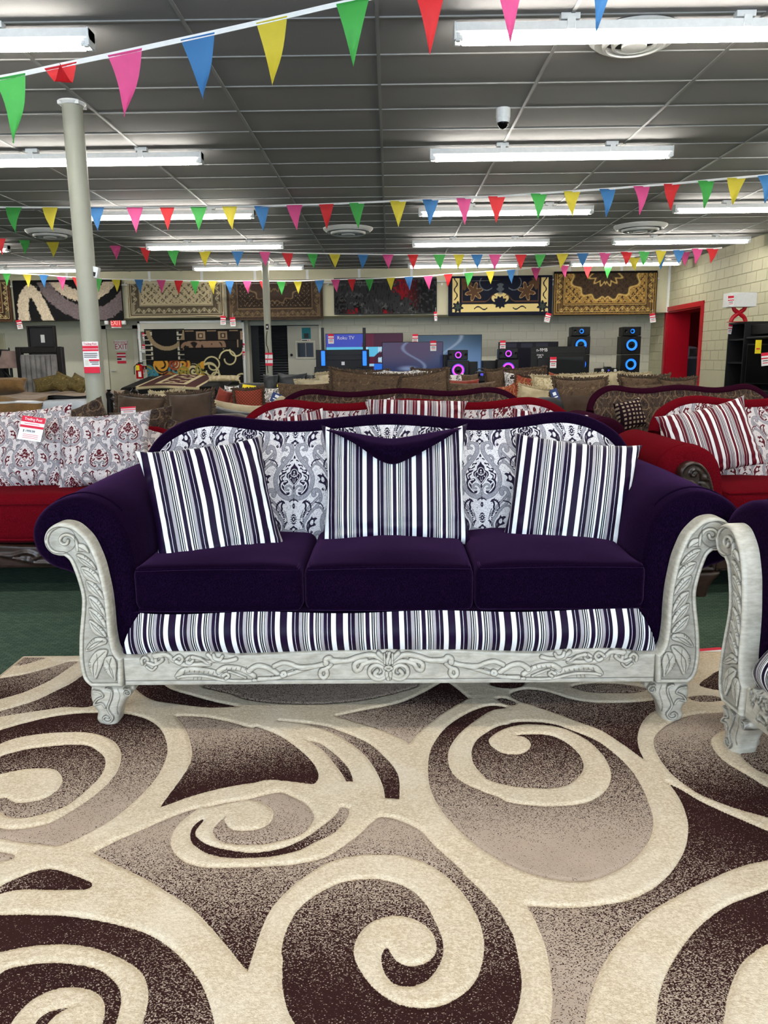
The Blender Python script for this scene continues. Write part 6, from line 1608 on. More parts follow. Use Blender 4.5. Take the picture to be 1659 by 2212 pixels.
# bay with roller shutter and grey door
M['shutter'] = plain('dark_steel_shutter', srgb(40, 42, 48)[:3], .4, .3)
x0, x1 = PY(541, 760, YD).x, PY(693, 760, YD).x; zt_ = PY(610, 703, YD).z
d3 = structure(G().box(x0-.2, x0+.03, YD-.35, YD+.03, 0, zt_+.15).box(x1-.03, x1+.05, YD-.12, YD+.03, 0, zt_).box(x0-.2, x1+.05, YD-.12, YD+.03, zt_, zt_+.1).build('door_3', M['wall_grey'], bev=.004)); tag(d3, 'pale frame around the shutter and grey door')
sx0, sx1 = PY(560, 760, YD).x, PY(623, 760, YD).x
G().box(x0, x1, YD+.02, YD+.028, 0, zt_).build('black_opening_sheet', M['black'], d3, smooth=False)  # black sheet stands in for the shade inside the opening
cz = .5
while cz < zt_-.03:
    G().prism([(0, cz), (0, cz+.062), (.02, cz+.05), (.028, cz+.031), (.02, cz+.012)], 0, 1).xf(Matrix(((0, 1, 0, 0), (-1, 0, 0, 0), (0, 0, 1, 0), (0, 0, 0, 1)))).xf(Matrix.Translation((0, YD+.015, 0))).xf(Matrix.Diagonal((1, 1, 1, 1))).build('shutter_slat', M['shutter'], d3).data.transform(Matrix.Translation((sx0, 0, 0)) @ Matrix.Diagonal((sx1-sx0, 1, 1, 1)))
    cz += .066
gx0, gx1 = PY(622, 760, YD-.05).x, PY(693, 760, YD-.05).x
d4 = structure(G().box(gx0, gx1, YD-.07, YD-.03, 0, PY(655, 704, YD).z).build('door_4', M['greydoor'], bev=.004)); tag(d4, 'scuffed grey door with two small windows')
M['pane'] = plain('dark_window_glass', srgb(26, 32, 46)[:3], .15, spec=.1)
for (a_, b_) in ((643, 660), (661, 677)):
    p = PY(a_, 741, YD-.08); q = PY(b_, 771, YD-.08); G().box(p.x, q.x, YD-.085, YD-.07, q.z, p.z).build('window_pane', M['pane'], d4, smooth=False)
p = PY(641, 739, YD-.08); q = PY(679, 772, YD-.08)
G().box(p.x-.03, p.x, YD-.1, YD-.07, q.z-.03, p.z+.03).box(q.x, q.x+.03, YD-.1, YD-.07, q.z-.03, p.z+.03).box(p.x, q.x, YD-.1, YD-.07, p.z, p.z+.03).box(p.x, q.x, YD-.1, YD-.07, q.z-.03, q.z).build('window_frame', M['wall_grey'], d4, smooth=False)
p = PY(630, 767, YD-.08); G().lathe([(.03, 0), (.035, -.05), (.02, -.07)], (p.x, YD-.07, p.z), 12, 'Y').build('knob', M['black'], d4)
M['teal'] = plain('teal_poster_print', srgb(30, 120, 132)[:3], .6)
t, c, w, h = sign('door_poster', 'teal poster on the grey door', (652, 708, 671, 732), YD-.08, 'teal'); G().box(c.x-.06, c.x+.06, c.y-.002, c.y, c.z-.12, c.z).build('dark_square', M['darkgrey'], t, smooth=False)
t, c, w, h = sign('door_strip', 'small white strip label under the teal poster', (651, 733, 670, 738), YD-.08); G().box(c.x-.1, c.x+.04, c.y-.002, c.y, c.z-.012, c.z+.012).build('print_line', M['ink'], t, smooth=False); G().box(c.x+.06, c.x+.085, c.y-.002, c.y, c.z-.015, c.z+.015).build('red_mark', M['tagred'], t, smooth=False)
# notices on the columns
t, c, w, h = sign('column_notice', 'large red and white price notice on the thick near column', (180, 738, 214, 806), COL1[1]-.10)
for (z0, z1, m_, x0_, x1_) in ((.28, .37, 'tagred', -.5, .5), (.2, .26, 'tagred', -.5, .5), (-.12, -.06, 'tagred', -.15, .5), (-.5, -.30, 'tagred', -.5, .5), (.12, .14, 'ink', -.45, .4), (.06, .08, 'ink', -.45, .4), (.0, .02, 'ink', -.45, .35), (-.16, -.14, 'ink', -.1, .45), (-.22, -.2, 'ink', 0, .45)):
    G().box(c.x+w*x0_, c.x+w*x1_, c.y-.0015, c.y, c.z+h*z0, c.z+h*z1).build('print_band', M[m_], t, smooth=False)
say(t, 'Trading Post', c, h*.43, .026, 'tagred', .85)
G().box(c.x-w*.4, c.x-w*.2, c.y-.0015, c.y, c.z-h*.26, c.z-h*.08).build('photo_print', M['wall_grey'], t, smooth=False)
t, c, w, h = sign('column_notice', 'small red and white price notice on the thin distant column', (573, 762, 589, 790), COL2[1]-.09)
for (z0, z1) in ((.35, .5), (-.05, .05), (-.5, -.3)): G().box(c.x-w/2, c.x+w/2, c.y-.002, c.y, c.z+h*z0, c.z+h*z1).build('print_band', M['tagred'], t, smooth=False)
p = PY(577, 706, COL2[1]-.09); t = thing('outlet_box', 'small black switch box on the thin distant column', 'switch box', (p.x, p.y, p.z-.06)); G().box(p.x-.03, p.x+.03, p.y, p.y+.02, p.z-.06, p.z+.06).build('box', M['black'], t, bev=.004); G().box(p.x-.012, p.x+.012, p.y-.01, p.y, p.z-.02, p.z+.02).build('socket', M['white'], t)
cb = catmull([tuple(PY(x, y, COL2[1]-.085)) for x, y in ((577, 715), (575, 740), (580, 760), (577, 785), (579, 806))], False, 4)
centre(tag(G().tube(cb, .008, 5).build('power_cable', M['black']), 'dark cable running down the thin distant column', 'cable'))
p = PY(206, 588, 6.86); t = thing('wall_box', 'white angled box mounted beside the thick near column top', 'speaker', (p.x, 6.86, p.z-.05))
Mx = Matrix.Translation((p.x-.005, 6.86, p.z)) @ Matrix.Rotation(.25, 4, 'Y'); G().box(-.035, .035, -.03, .03, -.045, .045).xf(Mx).build('box', M['white_metal'], t, bev=.004); G().box(-.03, .02, -.034, -.03, -.035, .0).xf(Mx).build('grille', M['black'], t, smooth=False)

# ------------------------------------------------------------------ bedroom display at left
M['dwood'] = plain('dark_bedroom_wood', srgb(18, 13, 13)[:3], .35); M['grey_up'] = weave('grey_upholstery', srgb(120, 116, 114), srgb(146, 142, 138)); M['comf'] = weave('brown_comforter', srgb(104, 78, 46), srgb(128, 98, 60), .5)
hx0, hx1 = PY(38, 800, 11.3).x, PY(138, 800, 11.3).x; hz = PY(88, 749, 11.3).z
bed = thing('bed', 'bed with brown comforter and grey channel headboard in a black frame', 'bed', ((hx0+hx1)/2, 10.2, 0))
G().box(hx0, hx0+.08, 11.28, 11.38, 0, hz).box(hx1-.08, hx1, 11.28, 11.38, 0, hz).box(hx0+.08, hx1-.08, 11.28, 11.38, hz-.09, hz).build('headboard_frame', M['dwood'], bed, bev=.01)
nch = 7
for k in range(nch):
    a_ = hx0+.08+(hx1-hx0-.16)*k/nch; b_ = hx0+.08+(hx1-hx0-.16)*(k+1)/nch
    Vc, Fc = rbox(a_, b_, 11.22, 11.36, .5, hz-.11, .03, 8); link('headboard_channel', new_mesh('headboard_channel', Vc, Fc, M['grey_up']), bed)
bx0, bx1 = PY(-90, 850, 9.2).x, PY(192, 850, 9.2).x
Vc, Fc = rbox(bx0+.02, bx1-.02, 9.1, 11.25, .46, .76, .05, 12); mt_ = plain('plastic_wrapped_mattress', srgb(178, 182, 188)[:3], .2, bump=.3, scale=12); link('mattress', new_mesh('mattress', Vc, Fc, mt_), bed)
for z in (.56, .64): G().tube([(bx0+.03, 9.105, z), (bx1-.03, 9.105, z)], .012, 6).build('mattress_piping', M['darkgrey'], bed)
Vc, Fc = rbox(bx0+.02, bx1-.02, 9.12, 11.2, .2, .45, .04, 10); link('box_spring', new_mesh('box_spring', Vc, Fc, M['grey_up']), bed)
nx, ny = 60, 60
U, W_ = np.meshgrid(np.linspace(0, 1, nx), np.linspace(0, 1, ny), indexing='ij'); xe_ = PY(84, 860, 9.3).x
X = (bx0-.06)+(np.minimum(xe_+.62*np.clip(W_*3, 0, 1), bx1-.03)-bx0+.06)*U; Y = 9.04+2.0*W_; Zc = .785+.035*(vnoise(X*5+30, Y*5)-.4)+.02*np.sin(X*9)*np.sin(Y*7)
Zc = np.where(Y < 9.20, .785-(9.20-Y)*3.2, Zc); Y = np.where(Y < 9.20, 9.055-.02*np.sin(X*14), Y)
V = np.stack([X, Y, Zc], -1).reshape(-1, 3); n_ = len(V); q_ = grid_faces(nx, ny); V2 = V.copy(); V2[:, 2] -= .02
link('comforter', new_mesh('comforter', np.concatenate([V, V2]), np.concatenate([q_, q_[:, ::-1]+n_]), M['comf']), bed)
pil('brown folded comforter pillow at the far left of the bed', (-60, 822, 58, 862), 10.0, 'comf', 'plain', 40, 0, 5, seed=101, n=24, th=.25, rest=.82)
g9 = 'olive jacquard pillows on the bed'
for i, (b_, l_, rl) in enumerate((((74, 813, 134, 856), 'olive jacquard pillow at the left on the bed', 12), ((112, 809, 162, 856), 'olive jacquard pillow in the middle on the bed', -24), ((150, 812, 190, 856), 'olive jacquard pillow at the right against the column on the bed', -26))):
    pil(l_, b_, 10.9-.15*i, 'pais_olive', 'damask', 20, 0, rl, seed=102+i, group=g9, n=32, trim='fr_brown', rest=.79)
# mirror-like black panel behind the headboard, nightstand and lamp
p = PY(62, 708, 12.3); q = PY(118, 760, 12.3)
t = thing('framed_panel', 'black framed panel standing behind the grey headboard', 'frame', ((p.x+q.x)/2, 12.3, .9))
zb_ = .92
G().box(p.x, q.x, 12.3, 12.34, zb_, p.z).build('board', M['darkgrey'], t, bev=.004); G().box(p.x-.03, p.x, 12.28, 12.36, zb_, p.z+.03).box(q.x, q.x+.03, 12.28, 12.36, zb_, p.z+.03).box(p.x, q.x, 12.28, 12.36, p.z, p.z+.03).build('frame', M['dwood'], t, bev=.004)
c = PY(92, 733, 12.29); G().box(c.x-.03, c.x+.03, 12.295, 12.3, c.z-.05, c.z+.07).build('white_label', M['rod'], t, smooth=False)
ck = thing('chest', 'dark wooden chest under the black framed panel', 'chest', ((p.x+q.x)/2, 12.3, 0)); G().box(p.x-.2, q.x+.2, 12.1, 12.6, 0, .9).build('body', M['dwood'], ck, bev=.01); G().box(p.x-.24, q.x+.24, 12.06, 12.62, .9, .92).build('top', M['dwood'], ck, bev=.006)
for k in range(3): dd = G().box(p.x-.17, q.x+.17, 12.08, 12.1, .12+.26*k, .36+.26*k).build('drawer', M['dwood'], ck, bev=.008); G().lathe([(.015, 0), (.02, -.03)], ((p.x+q.x)/2, 12.08, .24+.26*k), 10, 'Y').build('knob', M['rod'], dd)
p = PY(12, 826, 11.5)
t = thing('dresser', 'dark carved bedroom furniture at the far left edge', 'dresser', (p.x-.35, 11.6, 0))
ztop = PY(8, 762, 11.5).z; zs_ = PY(8, 824, 11.5).z
G().box(p.x-1.0, p.x+.25, 11.4, 11.9, .05, zs_).build('body', M['dwood'], t, bev=.01); G().box(p.x-1.0, p.x-.02, 11.55, 11.7, zs_, ztop).build('mirror_post', M['dwood'], t, bev=.02); G().box(p.x-1.04, p.x+.0, 11.5, 11.74, ztop, ztop+.05).build('cornice', M['dwood'], t, bev=.012)
G().tube([(p.x-.02, 11.5, ztop-.25), (p.x+.05, 11.5, ztop-.33), (p.x+.09, 11.5, ztop-.42), (p.x+.05, 11.5, ztop-.47), (p.x+.1, 11.5, zs_)], .025, 8).build('scroll_bracket', M['dwood'], t)
lp = PY(28, 795, 11.45); lt_ = PY(22, 758, 11.45)
t = thing('table_lamp', 'table lamp with taupe bell shade beside the headboard', 'lamp', (lp.x, 11.45, zs_+.001)); M['shade'] = weave('taupe_lamp_shade', srgb(134, 112, 104), srgb(156, 132, 122))
G().lathe([(.10, lt_.z), (.11, lt_.z-.05), (.14, (lt_.z+lp.z)/2), (.185, lp.z)], (lp.x-.03, 11.45, 0), 24, caps=False).build('shade', M['shade'], t)
G().lathe([(.06, zs_), (.065, zs_+.02), (.02, zs_+.05), (.02, lp.z)], (lp.x-.03, 11.45, 0), 16).build('base', M['dwood'], t); G().lathe([(.012, lt_.z), (.012, lt_.z+.03), (.004, lt_.z+.05)], (lp.x-.03, 11.45, 0), 10).build('finial', M['black'], t)
# second mattress with dark carved bed parts behind the column
p = PY(238, 852, 9.9); q = PY(372, 850, 9.9)
t = thing('bed', 'plastic wrapped mattress on a dark carved bed right of the thick column', 'bed', ((p.x+q.x)/2, 10.6, 0))
Vc, Fc = rbox(p.x, q.x, 9.9, 11.6, .45, .74, .05, 12, .01); link('mattress', new_mesh('mattress', Vc, Fc, mt_), t)
Vc, Fc = rbox(p.x+.02, q.x-.02, 9.92, 11.6, .2, .44, .04, 8); link('box_spring', new_mesh('box_spring', Vc, Fc, M['grey_up']), t)
fp_ = PY(232, 842, 9.6); fq = PY(292, 836, 9.7)
for x, zz in ((fp_.x, fp_.z), (fq.x, fq.z)):
    G().lathe([(.05, 0), (.05, .3), (.035, .35), (.05, .5), (.035, zz-.12), (.05, zz-.05), (.02, zz-.02), (.03, zz)], (x, 9.65, 0), 14).build('foot_post', M['dwood'], t)
G().tube(catmull([(fp_.x, 9.65, fp_.z-.1), ((fp_.x*2+fq.x)/3, 9.65, fp_.z-.16), ((fp_.x+fq.x)/2, 9.65, .62), ((fp_.x+2*fq.x)/3, 9.65, fp_.z-.16), (fq.x, 9.65, fq.z-.1)], False, 6), .035, 8).build('carved_rail', M['dwood'], t)
G().box(fp_.x, fq.x, 9.63, 9.67, .25, .58).build('foot_panel', M['dwood'], t, bev=.006)
# table draped with a maroon bordered rug
t = thing('rug_table', 'table draped with a maroon and cream bordered rug in front of the alcove', 'table', (PY(380, 830, 15.2).x, 15.2, 0))
tx0, tx1 = PY(250, 826, 14.6).x, PY(470, 826, 14.6).x; ztb = PY(350, 818, 15.3).z
G().box(tx0+.1, tx1-.1, 14.7, 16.2, 0, .70).build('support', M['black'], t, smooth=False)
nx, nz = 160, 90
U, W_ = np.meshgrid(np.linspace(0, 1, nx), np.linspace(0, 1, nz), indexing='ij'); u, v = U.ravel(), W_.ravel()
X = tx0+(tx1-tx0)*u; dpt = v*2.1
drop = np.minimum(dpt, .42)
Zr = .74-.42+drop + .02*np.sin(X*4) + .10*np.clip(dpt-.42, 0, 2); Yr = np.where(dpt < .42, 14.62-.02*np.sin(X*6), 14.62+(dpt-.42))
eL = smoothstep(.06, 0, u)+smoothstep(.94, 1, u); Zr -= eL*.10
ed_ = np.minimum(np.minimum(u, 1-u)*(tx1-tx0), dpt)
cR = colgrid(u, v, srgb(72, 22, 26)); cR = blend(cR, srgb(16, 16, 18), (ed_ < .36)*1.0); cR = blend(cR, srgb(206, 190, 150), ((ed_ > .36) & (ed_ < .42))*1.0); cR = blend(cR, srgb(206, 190, 150), ((ed_ > .66) & (ed_ < .74))*1.0)
cR = blend(cR, srgb(206, 190, 150), smoothstep(.6, .68, ros(X, dpt, 16))*(ed_ > .74)); cR = blend(cR, srgb(58, 40, 30), smoothstep(.55, .62, ros(X+2, dpt+1, 22))*((ed_ > .42) & (ed_ < .66)))
me = new_mesh('draped_rug', np.stack([X, Yr, Zr], 1), grid_faces(nx, nz), M['rugcol']); cattr(me, 'Col', cR); link('draped_rug', me, t)
p = PY(490, 820, 15.6); pil('rolled cream and brown patterned rug end lying at the right of the rug table', (448, 812, 520, 836), 15.3, 'pais_cream', 'damask', 40, seed=120, n=24, th=.1, name='rug_roll', rest=.80)

# ------------------------------------------------------------------ electronics wall
M['screen'] = vcol('lit_screen', .2, .06, em=1.0); M['screen_dark'] = vcol('painted_reflection_screen', .12, .10, em=.7)  # screen_dark: unlit screens, reflections painted into the colour and made to glow
def tv(label, box, Y, fn=None, back=False, stand=.62, lit='screen', depth=.05):
    x0, y0, x1, y1 = box; a = PY(x0, y0, Y); b = PY(x1, y1, Y); W, H = b.x-a.x, a.z-b.z
    cx = (a.x+b.x)/2
    t = thing('television', label, 'television', (cx, Y+depth, b.z-.08), 0, 'televisions along the back wall')
    G().box(a.x, b.x, Y, Y+depth, b.z, a.z).build('cabinet', M['black'], t, bev=.008)
    if not back:
        m_ = .012; nx, nz = max(12, int(W/.014)), max(10, int(H/.014)); U, Z = np.meshgrid(np.linspace(m_, W-m_, nx), np.linspace(m_+.01, H-m_, nz), indexing='ij'); u, z = U.ravel(), Z.ravel()
        me = new_mesh('screen', np.stack([a.x+u, np.full(len(u), Y-.003), b.z+z], 1), grid_faces(nx, nz), M[lit]); cattr(me, 'Col', fn(u/W, z/H)); link('screen', me, t)
        for s in (-1, 1): G().tube([(cx+s*W*.3, Y+depth/2, b.z), (cx+s*W*.3, Y-.08, b.z-.08)], .01, 6).build('foot', M['black'], t)
    else:
        for s in (-1, 1): G().box(cx+s*W*.3-.02, cx+s*W*.3+.02, Y-.08, Y+.1, b.z-.08, b.z).build('foot', M['black'], t, bev=.005)
        G().box(a.x+W*.12, b.x-W*.12, Y-.04, Y, b.z+H*.08, b.z+H*.62).build('rear_cover', M['darkgrey'], t, bev=.015); G().box(a.x+.02, b.x-.02, Y-.012, Y, a.z-H*.2, a.z-H*.17).build('vent_line', M['darkgrey'], t, smooth=False)
    return t, a, b, W, H
def scr_roku(u, v):
    c = colgrid(u, v, srgb(96, 26, 52)); c = blend(c, srgb(70, 24, 50), (u > .62)*1.0); c = blend(c, srgb(66, 80, 190), ((v > .66) & (u < .50-(1-v)*.1))*1.0); c = blend(c, srgb(100, 200, 240), ((v < .66) & (v > .42) & (u < .62+(v-.42)*.6))*1.0)
    c = blend(c, srgb(40, 120, 240), ((u > .62) & (v < .24) & (u < .80))*1.0); c = blend(c, srgb(170, 220, 245), ((u > .56) & (u < .62) & (v < .24) & (v > .18))*1.0)
    for i in range(5): c = blend(c, srgb(40, 80, 170), ((np.abs(u-.22-.07*i) < .028) & (np.abs(v-.48) < .045))*1.0)
    for (cx, cy) in ((.70, .60), (.70, .34), (.52, .60)):
        for s in (-1, 1): c = blend(c, srgb(190, 225, 245), (((u-cx-.013*s)/.013)**2+((v-cy)/.07)**2 < 1)*1.0)
    return c*.8
def scr_painted_sheen(c0, c1, c2, seed=0, hl=1):  # room reflections and highlights painted into the screen colour
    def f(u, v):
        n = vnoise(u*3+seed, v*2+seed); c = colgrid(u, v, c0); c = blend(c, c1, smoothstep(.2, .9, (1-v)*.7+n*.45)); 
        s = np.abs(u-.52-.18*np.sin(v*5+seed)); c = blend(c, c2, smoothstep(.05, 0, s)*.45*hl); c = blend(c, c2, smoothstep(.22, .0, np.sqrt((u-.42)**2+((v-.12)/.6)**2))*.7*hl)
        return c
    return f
t, a, b, W, H = tv('television showing a lit red and blue home screen', (703, 721, 871, 806), 18.2, scr_roku)
lettering('Roku TV', .11, M['white'], t, Matrix.Translation((a.x+W*.26, 18.19, a.z-H*.11)), 1.0)
tv('large television with painted pale blue reflections behind the left small speaker', (893, 724, 1040, 812), 18.5, scr_painted_sheen(srgb(46, 74, 96), srgb(112, 146, 190), srgb(200, 214, 235), 3, .8), lit='screen_dark')
tv('tilted dark television with painted purple and blue reflections', (825, 739, 957, 803), 17.2, scr_painted_sheen(srgb(74, 44, 84), srgb(48, 62, 104), srgb(160, 180, 220), 7), lit='screen_dark', depth=.12)
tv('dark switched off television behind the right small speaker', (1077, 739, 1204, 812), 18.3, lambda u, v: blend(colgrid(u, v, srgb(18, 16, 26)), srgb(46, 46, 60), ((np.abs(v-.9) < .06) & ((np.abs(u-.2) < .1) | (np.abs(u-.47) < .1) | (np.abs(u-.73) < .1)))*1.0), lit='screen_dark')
t, a, b, W, H = tv('black television seen from behind between the two light sticks', (682, 756, 798, 812), 16.8, back=True)
G().box(a.x+W*.48, a.x+W*.54, 16.755, 16.76, b.z+H*.42, b.z+H*.55).build('white_label', M['white'], t, smooth=False)
t, a, b, W, H = tv('black television seen from behind with white handwriting', (1147, 749, 1263, 815), 16.6, back=True)
say(t, 'n-9MB', Vector((a.x+W*.20, 16.595, a.z-H*.11)), 0, .10, 'white', .9); say(t, 'mars', Vector((a.x+W*.17, 16.595, a.z-H*.26)), 0, .08, 'white', .9); say(t, 'pick', Vector((a.x+W*.17, 16.595, a.z-H*.33)), 0, .06, 'white', .9)
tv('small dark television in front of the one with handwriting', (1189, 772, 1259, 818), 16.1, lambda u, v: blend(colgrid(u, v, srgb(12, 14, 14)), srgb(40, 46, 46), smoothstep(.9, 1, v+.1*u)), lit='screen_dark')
for (px, py, Y, lab, rl) in ((715, 732, 18.1, 'price tag at the top left of the lit television', 0), (897, 732, 18.4, 'price tag at the left edge of the pale blue television', 0), (936, 747, 17.1, 'price tag at the right edge of the purple television', 0),
        (1086, 746, 18.2, 'price tag on the switched off television', 0), (1195, 783, 16.0, 'price tag on the small dark television', 0)):
    price_card(lab, px, py, Y+.085, .13, .22, rl)
def stand(label, x0, x1, Y, z, d=.5):
    a, b = PY(x0, 800, Y).x, PY(x1, 800, Y).x
    t = thing('television_stand', label, 'stand', ((a+b)/2, Y+.1, 0), 0, 'low black stands along the back wall')
    G().box(a, b, Y-.15, Y+d-.1, z-.03, z).build('top', M['black'], t, bev=.004)
    for x in (a, (a+b)/2-.01, b-.03): G().box(x, x+.03, Y-.13, Y+d-.1, 0, z-.03).build('side_panel', M['black'], t, bev=.002)
    G().box(a+.03, b-.03, Y-.1, Y+d-.12, z*.45, z*.45+.02).build('shelf', M['black'], t, bev=0)
zt = lambda y, Y: PY(900, y, Y).z-.08
stand('low black stand under the lit television', 690, 885, 18.2, zt(806, 18.2)); stand('low black stand under the pale blue television', 890, 1050, 18.5, zt(812, 18.5)); stand('low black stand under the purple television', 815, 968, 17.2, zt(803, 17.2))
stand('low black stand under the switched off television', 1070, 1212, 18.3, zt(812, 18.3)); stand('low black stand under the television between the light sticks', 680, 802, 16.8, zt(812, 16.8), .35); stand('low black stand under the television with handwriting', 1140, 1270, 16.6, zt(815, 16.6), .4); stand('low black stand under the small dark television', 1180, 1268, 16.1, zt(818, 16.1), .3)
M['led_blue'] = emit('blue_led_light', srgb(20, 110, 255), 1.6); M['led_cyan'] = emit('cyan_blue_led_ring', srgb(20, 130, 230), 1.6); M['led_pink'] = emit('magenta_led_ring', srgb(235, 60, 225), 1.8); M['led_violet'] = emit('violet_led_ring', srgb(70, 60, 200), 1.2)
for i, px in enumerate((697, 787)):
    Y = 16.3; a = PY(px-4.2, 708, Y); b = PY(px+4.2, 758, Y); c = PY(px, 790, Y); d = PY(px, 830, Y); x = (a.x+b.x)/2; r_ = (b.x-a.x)/2
    t = thing('light_stick_speaker', ['left', 'right'][i]+' slim black column speaker with a glowing blue stick', 'speaker', (x, Y, 0), 0, 'slim speakers with blue sticks')
    G().box(x-r_*.85, x+r_*.85, Y-.02, Y+.05, b.z, a.z).build('column', M['black'], t, bev=.006); G().box(x-r_*1.1, x+r_*1.1, Y-.03, Y+.05, c.z, b.z).build('light_stick', M['led_blue'], t, bev=.01)
    for k in range(7): zz = c.z+(b.z-c.z)*(k+.7)/8; G().box(x-r_*1.14, x+r_*1.14, Y-.034, Y+.0, zz, zz+.006).build('stick_rib', M['led_cyan'], t, smooth=False)
    G().prism([(x-.2, d.z-.1), (x+.2, d.z-.1), (x+.17, c.z-.02), (x+.05, c.z-.05), (x-.05, c.z-.05), (x-.17, c.z-.02)], Y-.15, Y+.2).build('woofer_box', M['black'], t, bev=.01)
    arc = [(x+.12*math.cos(u), Y-.17, d.z+.02+.10*math.sin(u)) for u in np.linspace(.35*PI, .95*PI, 12)]; arc = [(2*x-p[0], p[1], p[2]) for p in arc]
    G().tube(arc, .018, 8).build('light_arc', M['led_blue'], t); G().box(x-.2, x+.2, Y-.12, Y+.2, 0, d.z-.1).build('plinth', M['black'], t, bev=.01)
def ring(t, x, y, z, r, m1, m2, name='cone'):
    G().lathe([(r*1.16, 0), (r*1.16, -.02), (r*1.02, -.03), (r*.98, -.005)], (x, y, z), 28, 'Y', caps=False).build('woofer_rim', M['black'], t)
    o = G().lathe([(r, -.004), (r*.8, .0), (r*.5, .012), (r*.3, .018)], (x, y-.006, z), 28, 'Y', caps=False).build('glowing_cone', m1, t)
    G().lathe([(r*1.0, -.012), (r*.86, -.012)], (x, y-.004, z), 28, 'Y', caps=False).build('light_ring', m2, o); G().lathe([(r*.34, -.02), (r*.28, -.03), (.001, -.034)], (x, y, z), 20, 'Y', caps=False).build('dust_cap', M['gloss_black'], o)
for i, (px0, px1, py0) in enumerate(((968, 1011, 756), (1077, 1118, 753))):
    Y = 16.2; a = PY(px0, py0, Y); b = PY(px1, 840, Y); cx = (a.x+b.x)/2; w = b.x-a.x
    t = thing('party_speaker', ['left', 'right'][i]+' small black speaker with pink glowing cones', 'speaker', (cx, Y+.15, 0), 0, 'small speakers with pink cones')
    zmid = PY(px0, py0+23, Y).z
    G().box(a.x+.01, b.x-.01, Y, Y+.3, zmid+.005, a.z).build('upper_cabinet', M['black'], t, bev=.015); G().box(a.x-.02, b.x+.02, Y, Y+.32, zmid-.55, zmid).build('lower_cabinet', M['black'], t, bev=.02)
    ring(t, cx, Y-.001, PY(px0, py0+11, Y).z, .072, M['led_pink'], M['led_violet']); ring(t, cx, Y-.001, PY(px0, py0+44, Y).z, .135, M['led_pink'], M['led_violet'])
    for s in (-1, 1): G().lathe([(.03, 0), (.028, -.012), (.015, -.006), (.001, -.006)], (cx+s*w*.38, Y, PY(px0, py0+11, Y).z), 14, 'Y', caps=False).build('tweeter', M['gloss_black'], t)
    G().box(a.x, b.x, Y, Y+.3, 0, zmid-.55).build('plinth', M['black'], t, bev=.01)
for i, px in enumerate((1255, 1365)):
    Y = 17.6; a = PY(px-20.5, 706, Y); b = PY(px+21.5, 706, Y); cx = (a.x+b.x)/2; w = b.x-a.x
    t = thing('tower_speaker', ['left', 'right'][i]+' tall black tower speaker with blue glowing cones', 'speaker', (cx, Y+.17, 0), 0, 'tall speakers with blue cones')
    zz = [PY(px, y, Y).z for y in (726, 766, 806)]
    G().box(a.x+.02, b.x-.01, Y, Y+.34, zz[0]+.006, a.z).build('top_cabinet', M['black'], t, bev=.012); G().box(a.x, b.x, Y, Y+.36, zz[1]+.006, zz[0]).build('middle_cabinet', M['black'], t, bev=.015); G().box(a.x, b.x, Y, Y+.36, zz[2]-.02, zz[1]).build('lower_cabinet', M['black'], t, bev=.015); G().box(a.x-.01, b.x+.01, Y, Y+.36, 0, zz[2]-.02).build('plinth', M['black'], t, bev=.015)
    cx2 = cx+.01
    ring(t, cx2, Y-.001, PY(px, 715.5, Y).z, .05, M['led_cyan'], M['led_blue']); ring(t, cx2, Y-.001, PY(px, 745, Y).z, .125, M['led_cyan'], M['led_blue']); ring(t, cx2, Y-.001, PY(px, 787, Y).z, .125, M['led_cyan'], M['led_blue'])
    G().lathe([(.035, 0), (.03, -.012), (.001, -.006)], (cx2-w*.32, Y, PY(px, 715.5, Y).z), 14, 'Y', caps=False).build('tweeter', M['gloss_black'], t)
p = PY(1290, 795, 17.4); q = PY(1336, 815, 17.4)
t = thing('audio_console', 'low black audio mixer with two chrome dials between the tower speakers', 'audio mixer', ((p.x+q.x)/2, 17.4, q.z)); G().prism([(p.x, q.z), (q.x, q.z), (q.x-.01, p.z-.01), (q.x-.16, p.z), (q.x-.17, p.z+.025), (p.x+.22, p.z+.025), (p.x+.21, p.z), (p.x+.01, p.z-.01)], 17.4, 17.7).build('body', M['black'], t, bev=.008)
for s, px in ((-1, 1302), (1, 1329)): c = PY(px, 800, 17.39); G().lathe([(.032, 0), (.03, -.02), (.001, -.022)], (c.x, 17.4, c.z), 16, 'Y', caps=False).build('dial', M['rod'], t)
c = PY(1315, 800, 17.39); G().lathe([(.02, 0), (.018, -.012), (.001, -.012)], (c.x, 17.4, c.z), 12, 'Y', caps=False).build('display_light', M['led_violet'], t)
tt_ = thing('audio_table', 'small black table under the audio mixer', 'table', ((p.x+q.x)/2, 17.55, 0)); G().box(p.x-.1, q.x+.1, 17.35, 17.8, q.z-.03, q.z).build('top', M['black'], tt_, bev=.004)
for x in (p.x-.08, q.x+.05):
    for y in (17.38, 17.74): G().box(x, x+.03, y, y+.03, 0, q.z-.03).build('leg', M['black'], tt_)
p = PY(1028, 802, 13.5); q = PY(1056, 826, 13.5)
t = thing('portable_stereo', 'small dark portable stereo with a blue display among the pillows', 'stereo', ((p.x+q.x)/2, 13.5, q.z)); G().box(p.x, q.x, 13.5, 13.65, q.z, p.z).build('body', M['darkgrey'], t, bev=.03)
c = PY(1041, 809, 13.49); G().box(c.x-.025, c.x+.025, 13.49, 13.5, c.z-.02, c.z+.02).build('display', M['led_violet'], t, smooth=False)
for px in (1033, 1051): c = PY(px, 814, 13.49); G().lathe([(.05, 0), (.045, -.012), (.001, .0)], (c.x, 13.5, c.z), 16, 'Y', caps=False).build('speaker_cone', M['black'], t)
